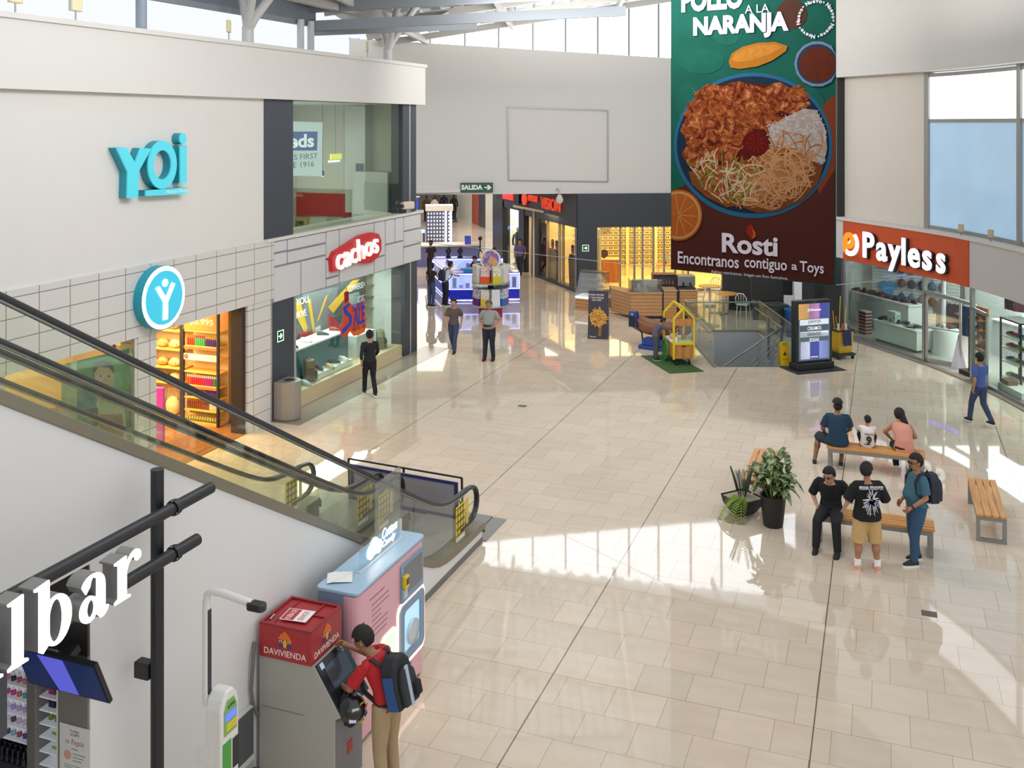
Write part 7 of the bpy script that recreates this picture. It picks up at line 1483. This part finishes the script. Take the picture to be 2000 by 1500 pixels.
MB().bx(-.3, .28, -1.5, 1.55, 0, .78).build('blue_front', mt('5b93aa', .4), t); MB().bx(-.32, .3, -1.52, 1.57, .78, .82).build('white_top', mt('eef4f6', .4, e=.3), t); MB().bx(.3, .62, -.6, 1.2, 0, .14).build('low_step', mt('eef4f6', .4, e=.15), t); MB().bx(.1, .6, -1.95, -1.52, 0, .3).build('side_block', PWH, t)
t = thing('window_plinth', 'small white display block at the far end of the shoe shop window', 'plinth', lf(-13.9, 24.6, .342), -TH); MB().bx(-.3, .3, -.5, .5, 0, .55).build('block', PWH, t); MB().bx(-.31, .31, -.51, .51, .55, .58).build('top', mt('eef4f6', .4, e=.15), t)
pos = [(-13.5, 20.75, .342, '2c3238', 'e8e8e8', 'dark sneaker on the near end of the shoe window floor'), (-13.55, 21.35, .342, '26282c', '3a3a3a', 'black sneaker beside the brown backpack in the window'), (-13.35, 21.1, .342, 'd8dcde', 'e8e8e8', 'white sneaker near the front glass by the brown backpack'), (-13.5, 22.0, .484, '2a2a2e', 'e8e8e8', 'black sneaker on the low white step, nearest'), (-13.35, 22.25, .484, 'b8a878', 'e0d8c0', 'tan sneaker on the low white step'), (-13.5, 22.7, .484, '2f3d44', 'e8e8e8', 'dark teal sneaker on the low white step'), (-13.45, 23.1, .484, 'e4e0d0', 'e8e8e8', 'cream sneaker at the far end of the low white step'),
  (-13.9, 20.9, 1.164, 'e8e8ea', 'f0f0f0', 'white sneaker on near end of the upper plinth'), (-13.85, 21.3, 1.164, '1e2228', 'e8e8e8', 'black high sneaker on the upper plinth'), (-13.9, 22.0, 1.164, 'e8e6e2', 'c8c0b0', 'pale sneaker on the upper plinth beside the glass stands'), (-13.9, 22.8, 1.164, '33383c', 'e0e0e0', 'grey sneaker on the upper plinth before sale decal'), (-13.9, 23.4, 1.164, '8a3a38', 'e0e0e0', 'dark red sneaker at the far end of upper plinth'),
  (-13.6, 24.9, .342, '3a342c', '55504a', 'dark brown shoe on window floor near far pillar'), (-13.45, 24.4, .342, '2e3a34', '55504a', 'dark green shoe on window floor before the small block'), (-13.9, 24.5, .924, '2a3436', 'e0e0e0', 'dark shoe on the small white block')]
for u, v, z, a, b, l in pos: sneaker('sneaker', l, lf(u, v, z), -TH+random.uniform(-2.2, -1.0), a, b, s=1.15)
for i, (z, l) in enumerate(((1.2, 'lowest'), (1.55, 'second'), (1.9, 'third'), (2.2, 'top'))):
    t = thing('wall_shelf', '%s glass shoe shelf on the white wall of the shoe shop window' % l, 'shelf', lf(-14.8, 26.3, z), -TH); MB().bx(-.3, .3, -.12, .44, -.012, 0).build('plate', glass('e4f0ee', .15), t); MB().bx(-.3, .3, .4, .44, -.05, 0).build('bracket', STEEL, t)
    sneaker('sneaker', 'dark grey shoe on the %s glass wall shelf' % l, lf(-14.75, 26.35, z+.001), -TH-1.5, '3c4246', 'c8c8c4', s=1.2)
for u, v, z, c1, l in ((-13.5, 21.55, .342, '6d5a34', 'brown backpack standing on the near window floor'), (-13.55, 25.35, .342, '7d7a60', 'khaki backpack standing on the far window floor')):
    t = thing('backpack', l, 'backpack', lf(u, v, z), math.pi/2-TH+.6); MB().prism([(-.2, 0), (.2, 0), (.21, .35), (.12, .52), (-.12, .52), (-.21, .35)], .22, FR((0, .1, 0), (1, 0, 0), (0, 0, 1))).build('main_bag', mt('#'+c1, .8, n=.2), t, bevel=.04, seg=3); MB().bx(-.14, .14, -.19, -.12, .04, .26).build('front_pocket', mt('#'+c1, .8, n=.3), t, bevel=.02); MB().tube([(-.05, 0, .5), (0, 0, .57), (.05, 0, .5)], .012, 6).build('grab_loop', mt('#'+c1, .8), t)
t = thing('backdrop_poster', 'large dark backdrop poster with yellow pencils and red sneakers in the shoe window', 'poster', (0, 0, 0)); UB = -14.45
def pb_(name, pts, h, k=0, e=0):
    P = [LP(x, y, UB) for x, y in pts]; return MB().prism(P, .004, LF @ fpx(UB+.005*k, 0, 0)).build(name, mt('#'+h, .5, n=.1, s=5, e=e), t)
pb_('sheet', [(560, 570), (714, 535), (714, 745), (560, 790)], '4e5358'); pb_('grey_shape', [(590, 575), (660, 560), (640, 700), (600, 720)], '6a7074', 1)
for P in ([(576, 590), (586, 588), (600, 640), (596, 655), (580, 622)], [(600, 585), (606, 583), (616, 655), (612, 660)], [(634, 582), (640, 575), (622, 625), (618, 628)], [(640, 600), (688, 548), (702, 545), (650, 612)], [(645, 640), (655, 640), (655, 680), (645, 682)]): pb_('pencil', P, 'd0a52c', 2)
for P in ([(583, 650), (607, 645), (612, 665), (600, 680), (585, 668)], [(640, 612), (655, 625), (670, 640), (660, 652), (640, 640)]): pb_('red_sneaker', P, 'b23038', 2)
pb_('white_toe', [(615, 640), (625, 635), (628, 675), (616, 685)], 'd8d8d8', 2); pb_('grey_sneaker', [(680, 575), (700, 570), (706, 585), (690, 600), (680, 592)], '9aa4a8', 2)
def pt_(s_, x0, x1, y0, y1, m, bold=.01, U=UB, par=None, k=3):
    a, b = LP(x0, (y0+y1)/2, U), LP(x1, (y0+y1)/2, U); h_ = LP((x0+x1)/2, y0, U)[1]-LP((x0+x1)/2, y1, U)[1]; sl = math.atan2(LP(x1, (y0+y1)/2-(x1-x0)*.18, U)[1]-a[1], b[0]-a[0])*.0
    return textfit('lettering', s_, b[0]-a[0], h_, m, par or t, LF @ fpx(U+.005*k, (a[0]+b[0])/2, LP((x0+x1)/2, (y0+y1)/2, U)[1]), .001, bold)
WHT = mt('eef0f2', .5, e=.2); pt_('FOR YOU,', 552, 604, 584, 600, WHT); pt_('MOVE.', 578, 598, 606, 619, WHT); pt_('CONVERSE>', 679, 712, 554, 566, WHT)
t = thing('sale_decal', 'blue and orange Super Sale decal on the shoe shop glass', 'decal', (0, 0, 0)); UG = UC-.025
def ds(name, pts, h, k): MB().prism([LP(x, y, UG) for x, y in pts], .003, LF @ fpx(UG+.004*k, 0, 0)).build(name, mt('#'+h, .5, n=.05), t)
ds('red_backing', [(665, 655), (664, 640), (672, 620), (668, 600), (680, 588), (692, 600), (712, 585), (714, 630), (714, 640), (700, 656), (685, 645), (674, 660)], 'd8442c', 0)
ds('orange_burst', [(684, 648), (712, 628), (716, 634), (712, 648), (700, 655), (690, 656)], 'e0641f', 1)
ds('blue_s', [(668, 654), (667, 644), (680, 632), (682, 622), (672, 612), (670, 600), (680, 592), (684, 596), (676, 604), (688, 618), (686, 634), (674, 648)], '2440a8', 1)
BLM = mt('2440a8', .5); pt_('SUPER', 688, 710, 591, 606, BLM, .012, UG, t, 2); pt_('ALE', 690, 712, 600, 634, BLM, .03, UG, t, 2); pt_('HASTA -50%', 688, 713, 636, 644, mt('5a2416', .5), .0, UG, t, 2)
t = thing('red_poster', 'red and black sneaker poster leaning at the far end of the shoe window', 'poster', lf(-14.3, 25.65, 1.0), -TH); MB().bx(0, .02, -.25, .25, 0, .75).build('sheet', food(('b02a30', '2a2428', 'c8c8c8', '8a2028'), 6), t); MB().bx(-.02, 0, -.1, .1, -.66, .2).build('easel', STEEL, t)
t = thing('banner_strip', 'narrow red vertical sale strip beyond the sale decal', 'sign', lf(-13.9, 24.05, 1.35), -TH); MB().bx(0, .01, -.12, .12, 0, .8).build('strip', mt('b8242c', .5), t); MB().bx(.01, .012, -.06, .06, .2, .4).build('strip_lines', mt('f0e0e0', .5), t); MB().bx(-.01, 0, -.01, .01, -.42, 1.33).build('hanger', STEEL, t)

# upper shop room
t = thing('lightbox_sign', 'white lit sign box with blue block behind the upper shop glass', 'sign', (0, 0, 0)); UK = -14.6
def kq(x, y): return LP(x, y, UK)
MB().prism([kq(*p) for p in ((540, 236), (630, 239), (629, 344), (540, 343))], .12, LF @ fpx(UK-.12, 0, 0)).build('box', mt('dfe9ee', .4, e=.45, n=.02), t)
MB().prism([kq(*p) for p in ((535, 257), (620, 257), (619, 294), (535, 294))], .004, LF @ fpx(UK, 0, 0)).build('blue_block', mt('2f55b0', .4, e=.35), t)
pt_('Keds', 540, 613, 262, 289, mt('f4f8fa', .4, e=.7), .03, UK, t, 1); pt_('SNEAKERS FIRST', 505, 620, 302, 313, mt('7a8890', .5), 0, UK, t, 1); pt_('SINCE 1916', 537, 613, 317, 328, mt('7a8890', .5), 0, UK, t, 1)
for z in (4.9, 6.9): MB().bx(UK-.1, UK-.08, 20.5, 20.55, z, 7.34).build('hanger', STEEL, t, M=LF)
t = thing('spotlight', 'small black spotlight hanging before the red band upstairs', 'lamp', lf(EP(630, 0, 26)[0], 26, 5.2), -TH); MB().cyl((0, 0, 0), (0, 0, .16), .05).build('head', BLK, t); MB().cyl((0, 0, .16), (0, 0, 2.14), .008, n=6).build('cord', BLK, t); MB().cyl((0, 0, -.01), (0, 0, 0), .045).build('bulb', mt('fff6e0', .4, e=3), t)
for px, l, c_ in ((585, 'tan framed shoe picture below the red band', 'c8a878'), (655, 'framed shoe picture right below the red band', 'a8b0a8')):
    t = thing('framed_picture', l, 'picture', lf(EP(px, 0, 26.66)[0], 26.66, EP(px, 450, 26.66)[1]), -TH); MB().bx(-.3, .3, -.02, .02, 0, .42).build('frame', mt('#'+c_, .5), t); MB().bx(-.17, .17, -.025, -.02, .08, .3).build('picture', food((c_, '2a2a2a', 'd8d4c8'), 8), t)
t = thing('speaker_box', 'small dark speaker box standing on the white block upstairs', 'box', lf(EP(704, 0, 26.3)[0], 26.3, 5.351), -TH); MB().bx(-.1, .1, -.1, .1, 0, .22).build('grille', BLK, t); MB().bx(-.11, .11, -.09, .11, 0, .23).build('housing', mt('3a3d40', .5), t)
t = thing('neon_reflection', 'small yellow and white glowing bars for a neon reflection in the upper shop glass', 'sign', lf(EP(655, 0, 25)[0], 25, 5.75), -TH); MB().bx(0, .04, -.3, .3, 0, .16).build('yellow_glow_bar', mt('e8e04a', .4, e=1), t); MB().bx(0, .04, -.4, .2, -.08, -.02).build('white_glow_bar', mt('e8f0ff', .4, e=1.4), t); MB().cyl((0, 0, .16), (0, 0, 1.59), .006, n=5).build('cord', BLK, t)  # glowing bars put in for a neon reflection

# ---------------- right shop goods ----------------
def pth(name, label, cat, s_, off, z=0, group=None): d = PC.tan(s_)[0]; return thing(name, label, cat, PC.pt(s_, off, z), math.atan2(d.y, d.x), group)     # local x along the front, -y into the hall, +y into the shop?
LWH = mt('e3e6e2', .35)
sA, sB = S(1712, -.6), S(1796, -.6); sm = (sA+sB)/2; L_ = sB-sA
t = pth('shoe_bench', 'low white display bench with shoes along the right shop window', 'bench', sm, -.75, .02); MB().bx(-L_/2, L_/2, -.25, .35, .08, .62).build('body', LWH, t); MB().bx(-L_/2-.02, L_/2+.02, -.28, .38, .62, .66).build('top', mt('eef0ee', .3), t); MB().bx(-L_/2+.05, L_/2-.05, -.2, .3, 0, .08).build('toe_kick', mt('55585a', .5), t)
tb = t.matrix_basis
t2 = pth('shoe_table', 'long white table with rows of shoes behind the window bench', 'table', S(1735, -2.2), -2.2, .02); MB().bx(-1.6, 1.3, -.3, .3, .0, .95).build('body', LWH, t2); MB().bx(-1.65, 1.35, -.33, .33, .95, .99).build('top', mt('eef0ee', .3), t2)
sc_ = ['22242a', '2c2620', '8a2a30', '1e2024', '3a4a5a', '2a2a2c', 'b8a080', '30343a']; wd = {'22242a': 'black', '2c2620': 'dark brown', '8a2a30': 'red', '1e2024': 'matte black', '3a4a5a': 'slate blue', '2a2a2c': 'charcoal', 'b8a080': 'tan', '30343a': 'dark grey'}
for i in range(8):
    x = -L_/2+.2+i*(L_-.4)/7; sneaker('shoe', '%s shoe on the low white bench in right window, %s' % (wd[sc_[i]], 'place %s from the pillar' % ['first', 'second', 'third', 'fourth', 'fifth', 'sixth', 'seventh', 'eighth'][i]), tb @ V((x, -.02, .66)), random.uniform(0, 6), sc_[i], 'c8c4bc' if i % 3 else '1a1a1c', 'shoes on the low window bench', 1.2)
o = None
for i in range(14):
    loc = t2.matrix_basis @ V((-1.5+.2*i, -.1+.18*(i % 2), .99))
    if o is None: o = sneaker('shoe', 'small dark shoe in the rows on the long white table', loc, 1, '2c2c32', '8a3038', 'shoes on the long white table', 1.1)
    else: dup(o, loc, random.uniform(0, 6))
t = pth('product_box', 'teal and grey printed carton between shoes on the low bench', 'box', sm-.3, -.7, .681); MB().bx(-.15, .2, -.1, .1, 0, .35).build('carton', food(('4a8a98', 'a8b0b0', 'c8d8d8', '8a4a48'), 9), t)
o = None
for i in range(7):
    loc = PC.pt(S(1690, -.9), -.9, .02+.105*i)
    if o is None: o = pth('shoebox', 'red and grey shoebox in the stack standing on the right shop floor', 'shoebox', S(1690, -.9), -.9, .02, 'stacked red shoeboxes'); MB().bx(-.17, .17, -.12, .12, 0, .07).build('box', mt('7a3a3c', .6, n=.1), o); MB().bx(-.175, .175, -.125, .125, .07, .1).build('lid', mt('b8a8a4', .6), o)
    else: dup(o, loc)
# slat wall with bags and shirts
sw = S(1768, -3.2); t = pth('slat_wall', 'white slatted display wall deep in the right shop', 'display wall', sw, -3.4, .02); t.rotation_euler.z += .5; MB().bx(-1.3, 1.6, 0, .08, 0, 2.9).build('slats', striped('dfe3e0', 'a4a8a6', .11, 2, .85, .5), t); tb = t.matrix_basis; WZ = t.rotation_euler.z
def shirt(label, loc, rz_, c1, w_=.5, h_=.6, grp=None):
    t = thing('hanging_shirt', label, 'shirt', loc, rz_, grp); P = [(-w_*.36, -h_), (w_*.36, -h_), (w_*.36, -h_*.35), (w_*.5, -h_*.42), (w_*.58, -h_*.22), (w_*.3, 0), (.08, .02), (0, -.04), (-.08, .02), (-w_*.3, 0), (-w_*.58, -h_*.22), (-w_*.5, -h_*.42), (-w_*.36, -h_*.35)]
    MB().prism(P, .05, FR((0, 0, 0), (1, 0, 0), (0, 0, 1))).build('cloth', mt('#'+c1, .85, n=.1), t); MB().tube([(-.15, -.02, 0), (0, -.02, .06), (.0, -.02, .12), (.03, -.02, .14)], .008, 5).build('hanger', STEEL, t)
shirt('pink shirt hanging on the white slat wall', tb @ V((-.9, -.06, 2.6)), WZ, 'd88aa8', .45, .8); shirt('light blue jersey hanging low on the white slat wall', tb @ V((-.75, -.06, 1.35)), WZ, '4a9ac8', .6, .6)
random.seed(4); k = 0
for r_, (z, row) in enumerate(((2.35, 'top'), (1.85, 'second'), (1.35, 'third'), (.85, 'lowest'))):
    for i in range(5):
        c_ = ['4a3a32', '5a6a7a', '6a4a3a', '2a3a5a', '8a7a6a'][(k*3+r_) % 5]; k += 1
        b = thing('hanging_bag', 'small dark cap or bag in %s row on the slat wall' % row, 'bag', tb @ V((-.25+.34*i, -.1, z-.16)), WZ, 'bags in the %s row of the slat wall' % row); MB().sph((0, 0, .14), (.14, .09, .16), 10, 7).build('body', mt('#'+c_, .7, n=.2), b); MB().tube([(-.08, 0, .22), (0, .05, .38), (.08, 0, .22)], .012, 5).build('strap', mt('#'+c_, .7), b)
# added panel standing in for the reflection in the glass, mannequin, racks
t = pth('reflection_panel', 'pale grey panel standing in for reflections behind left part of right shop window', 'panel', S(1690, -3.5), -3.6, .02); MB().bx(-1.2, .9, 0, .1, 0, 3.2).build('panel', mt('b9b6ae', .4, n=.1, s=1), t); MB().bx(-.1, .02, -.02, 0, 1.0, 2.9).build('dark_gap', mt('4a4a4c', .5), t)
t = pth('blue_light_bar', 'bright blue light bar above the shop entrance inside', 'lamp', S(1832, -1.4), -1.6, 2.25); MB().bx(-.55, .55, -.06, .06, 0, .06).build('bar', mt('3a4aff', .4, e=2.5), t); MB().cyl((0, 0, .06), (0, 0, 1.2), .04).cyl((0, 0, -2.2), (0, 0, 0), .07).build('stem', mt('d8dce8', .4), t)
t = pth('draped_table', 'round display table under white cloth inside the shop door', 'table', S(1838, -1.1), -1.3, .02); MB().lathe([(0, .74), (.33, .74), (.35, .7), (.36, .3), (.4, .0)], n=20).build('cloth', mt('dfe0de', .8), t)
for i, (c_, l) in enumerate((('d8dcde', 'white'), ('8a2a2c', 'red'), ('2a2c30', 'black'))): sneaker('shoe', '%s shoe on the round white-clothed table' % l, t.matrix_basis @ V((-.15+.15*i, .05*i, .745)), i, c_, 'e0e0e0', None, 1.1)
t = pth('white_cone_sign', 'white pointed floor sign by the open shop door', 'sign', S(1866, -.4), -.5, .02); MB().add([(-.14, -.14, 0), (.14, -.14, 0), (.14, .14, 0), (-.14, .14, 0), (0, 0, .95)], [(3,2,1,0), (0,1,4), (1,2,4), (2,3,4), (3,0,4)]).build('panel', mt('dfe0ec', .5), t)
t = pth('clothes_rack', 'white metal clothes rack in the shop entrance', 'rack', S(1872, -1.9), -1.9, .02); MB().tube([(-.7, 0, .05), (-.7, 0, 1.5), (.7, 0, 1.5), (.7, 0, .05)], .02, 8).build('frame', mt('dcdcdc', .4), t)
for x in (-.7, .7): MB().bx(x-.02, x+.02, -.25, .25, 0, .05).build('foot', mt('dcdcdc', .4), t)
tb = t.matrix_basis; rz_ = t.rotation_euler.z
for i in range(6): shirt('navy T-shirt on the white rack in the shop entrance', tb @ V((-.1+.13*i, -.1+.02*i, 1.38)), rz_+.3, '22364e', .5, .85, 'navy T-shirts on the rack')
shirt('grey patterned sweater at the left end of the entrance rack', tb @ V((-.55, -.1, 1.4)), rz_+.9, '77757a', .5, 1.0)
t = pth('sign_post', 'dark brown post with red round sign heads at the shop entrance', 'sign', S(1890, -.25), -.35, .02); MB().bx(-.05, .05, -.05, .05, 0, 1.55).build('post', mt('3a2c26', .5), t); MB().bx(-.25, .25, -.2, .2, 0, .12).build('foot', mt('2a201c', .5), t)
t = pth('shoe_tower', 'narrow grey shelf tower with orange edges holding shoes behind door glass', 'shelving', S(1921, -.9), -.9, .02); MB().bx(-.2, .2, -.02, .02, 0, 1.7).build('back', mt('c4c8c6', .4), t)
for i in range(6): MB().bx(-.2, .2, -.3, 0, .1+.26*i, .12+.26*i).build('shelf', mt('d8703c', .5), t)
MB().bx(-.25, .25, -.04, 0, 1.5, 1.75).build('header', food(('c84a2c', 'd8804a', '8a2a20'), 9), t)
for i in range(6): sneaker('shoe', 'orange-brown shoe on tier %s of the narrow shoe tower' % ['one', 'two', 'three', 'four', 'five', 'six'][i], t.matrix_basis @ V((0, -.15, .121+.26*i)), rz_+1.3, ['a85a3a', '7a4a3a', '8a3a34', 'b8704a', '6a4a48', '9a5a40'][i], 'd8c8b8', 'shoes on the narrow tower')
t = pth('orange_header', 'orange header board over white shelving in the right shop', 'sign', S(1935, -3.2), -3.4, 2.0); MB().bx(-1.3, 1.0, 0, .1, 0, .35).build('board', striped('d8703c', 'c05a2a', .1, 0, .9, .5), t); MB().bx(-1.3, 1.0, .02, .1, -2.0, 0).build('white_panel', LWH, t)
t = pth('white_table', 'white counter in the middle of the right shop', 'counter', S(1950, -2.0), -2.9, .02); MB().bx(-.9, .9, -.35, .35, 0, 1.0).build('body', striped('dfe2e2', 'b8bcbc', .3, 0, .96, .4), t); MB().bx(-.95, .95, -.38, .38, 1.0, 1.04).build('top', mt('eceeee', .3), t)
t = pth('black_rack', 'black square tube rack with tiers of shoes at the right window edge', 'shelving', S(1985, -.7), -.8, .02)
for x in (-.45, .45):
    for y in (-.25, .25): MB().bx(x-.02, x+.02, y-.02, y+.02, 0, 1.75).build('post', BLK, t)
for i, z in enumerate((.25, .65, 1.0, 1.3)): MB().bx(-.45, .45, -.25, .25, z-.02, z).build('shelf', mt('d8dcd4', .4), t)
MB().bx(-.47, .47, -.27, .27, 1.72, 1.76).build('top_frame', BLK, t)
tb = t.matrix_basis; k = 0
for z, n_ in ((.25, 'bottom'), (.65, 'second'), (1.0, 'third'), (1.3, 'top')):
    for i in range(4):
        c_ = ['8ab048', '2a3a68', '5a3a6a', 'a83a3a', '3a4a8a'][k % 5]; k += 1; sneaker('shoe', 'colourful sneaker on the %s tier of the black rack' % n_, tb @ V((-.33+.22*i, -.05, z)), rz_+1.5, c_, 'e0e0e0', 'sneakers on the %s tier of the black rack' % n_)
for i in range(3): shirt('dark purple shirt hanging high at the right window edge', PC.pt(S(1970+8*i, -1.6), -1.7, 2.3), rz_+.4, ['4a2a52', '2a2f55', '6a3a4a'][i], .5, .6, 'dark shirts at right edge')
t = pth('floor_display', 'low white floor display with brown box and shoes at the lower right edge', 'plinth', S(1985, -.3), -.3, .1); MB().bx(-.5, .6, -.2, .2, 0, .16).build('body', LWH, t); MB().bx(-.45, -.1, -.15, .1, .16, .28).build('brown_box', mt('7a5a48', .6), t)

# ---------------- optician goods ----------------
EYE = None; MD = mt('2a2320', .4)
for r_ in range(10):
    for k in range(21):
        loc = BW @ V((.75+k*.235, 4.3, .55+r_*.225))
        if EYE is None:
            EYE = thing('eyeglasses', 'dark framed eyeglasses on the lit optician back wall', 'eyeglasses', loc, math.atan2(BD.y, BD.x), 'eyeglasses on the optician wall')
            for sx in (-.045, .045): MB().prism(circ(.036, 8, sx, 0, .026), .012, fmy(0, 0, 0)).build('lens', MD, EYE)
            MB().bx(-.02, .02, -.01, 0, -.004, .008).build('bridge', MD, EYE)
        else: dup(EYE, loc)
t = thing('eyewear_shelving', 'yellow lit optician wall shelving with bright middle light band', 'shelving', BW @ V((3.2, 4.36, 0)), math.atan2(BD.y, BD.x))
for r_ in range(10): MB().bx(-2.7, 2.7, -.14, 0, .5+r_*.225, .515+r_*.225).build('shelf', mt('f0e2b0', .4), t)
MB().bx(-2.7, 2.7, -.1, -.05, 2.25, 2.33).build('light_band', mt('fff2c8', .4, e=2.5), t)
for x in (-1.6, -.3, 1.0): MB().bx(x-.06, x+.06, -.16, 0, .0, 2.8).build('divider', mt('e8d8a0', .4), t)
t = thing('wood_cabinet', 'orange-brown wooden cabinet with dark round sign in the optician shop', 'cabinet', BW @ V((1.75, 2.6, .015)), 0); MB().bx(-.5, .5, -.25, .25, 0, .95).build('body', wood('b8743c', '8a4f24', 2, 'Z'), t); MB().bx(-.55, .55, -.28, .28, .95, 1.0).build('top', mt('d8b880', .4), t); MB().prism(circ(.18, 18, -.2, 1.2), .04, fmy(0, 0, 0)).build('round_sign', mt('3a2a2c', .5), t); MB().bx(-.25, -.15, -.03, .03, 1.0, 1.05).build('sign_foot', BLK, t)
t = thing('picture_panel', 'dark framed picture high on the optician left wall', 'picture', BW @ V((1.75, 4.1, 1.95)), 0); MB().bx(-.35, .35, -.02, .02, 0, .5).build('frame', food(('4a3a34', '8a7a60', '2a2420'), 6), t); MB().bx(-.02, .02, .02, .15, .2, .3).build('bracket', BLK, t)
t = thing('service_desk', 'wooden desk with dark monitor near the optician right window', 'desk', BW @ V((4.4, 2.4, .015)), 0); MB().bx(-.6, .6, -.3, .3, .7, .75).build('desktop', wood('c89a58', 'a87a3c', 2), t)
for x in (-.55, .55): MB().bx(x-.03, x+.03, -.28, .28, 0, .7).build('side', mt('d8c090', .5), t)
MB().bx(-.35, -.05, 0, .03, .85, 1.2).build('monitor', mt('b8bcc0', .3, .3), t); MB().bx(-.22, -.18, 0, .04, .75, .86).build('monitor_foot', BLK, t); MB().bx(.15, .5, .02, .06, .85, 1.25).build('dark_monitor', BLK, t); MB().bx(.3, .34, .02, .06, .75, .86).build('dark_monitor_foot', BLK, t)
def standee(px, w_, label, c1, skin='b88a68', sheet=None):
    t = thing('window_poster', label, 'poster', CF @ V((CX(px), -.16, .12)), math.atan2(AP.y, AP.x))
    if sheet: MB().bx(-w_, w_, -.01, 0, 0, 2.3).build('sheet', mt('#'+sheet, .5, n=.1), t); return t
    MB().prism([(-w_*.4, 0), (w_*.4, 0), (w_*.5, 1.1), (w_*.35, 1.3), (-w_*.35, 1.3), (-w_*.5, 1.1)], .01, fpy(0, 0, 0)).build('clothes_picture', mt('#'+c1, .6, n=.2, s=5), t); MB().prism(circ(.16, 16, 0, 1.48, .2), .01, fpy(0, .002, 0)).build('face_picture', mt('#'+skin, .6), t); MB().prism(circ(.17, 12, 0, 1.58, .13, 0, math.pi, False), .01, fpy(0, .004, 0)).build('hair_picture', mt('2a2220', .6), t); MB().bx(-.12, .12, .008, .014, 1.48, 1.53).build('glasses_picture', mt('1a1a1c', .5), t); return t
standee(1056, .35, 'maroon poster panel at the far end of optician corridor window', '', sheet='5a2a34'); standee(1073, .9, 'cutout of a person in white shirt in the optician corridor window', 'c8c4bc'); standee(1081, .8, 'cutout of a person in black suit in the optician corridor window', '2a2428'); standee(1112, .9, 'cutout of a person in dark jacket in the window nearest the corner', '3a302c')
o = None
for r_ in range(7):
    for k in range(6):
        loc = CF @ V((CX(1126)+.1+.16*k, -.9, .7+.25*r_))
        if o is None:
            o = thing('eyeglasses', 'dark eyeglasses on the lit stand in the window nearest the corner', 'eyeglasses', loc, math.atan2(AP.y, AP.x), 'eyeglasses on the corner stand')
            for sx in (-.04, .04): MB().prism(circ(.03, 8, sx, 0, .022), .01, fpy(0, 0, 0)).build('lens', MD, o)
        else: dup(o, loc)
t = thing('eyewear_stand', 'yellow lit eyewear stand in the optician window nearest the corner', 'shelving', CF @ V((CX(1126)+.5, -1.0, .0)), math.atan2(AP.y, AP.x)); MB().bx(-.6, .7, -.05, .03, 0, 2.5).build('board', mt('f0dc98', .5, e=.25), t)
for r_ in range(7): MB().bx(-.6, .7, .03, .14, .65+.25*r_, .665+.25*r_).build('shelf', mt('f4e8c0', .4), t)
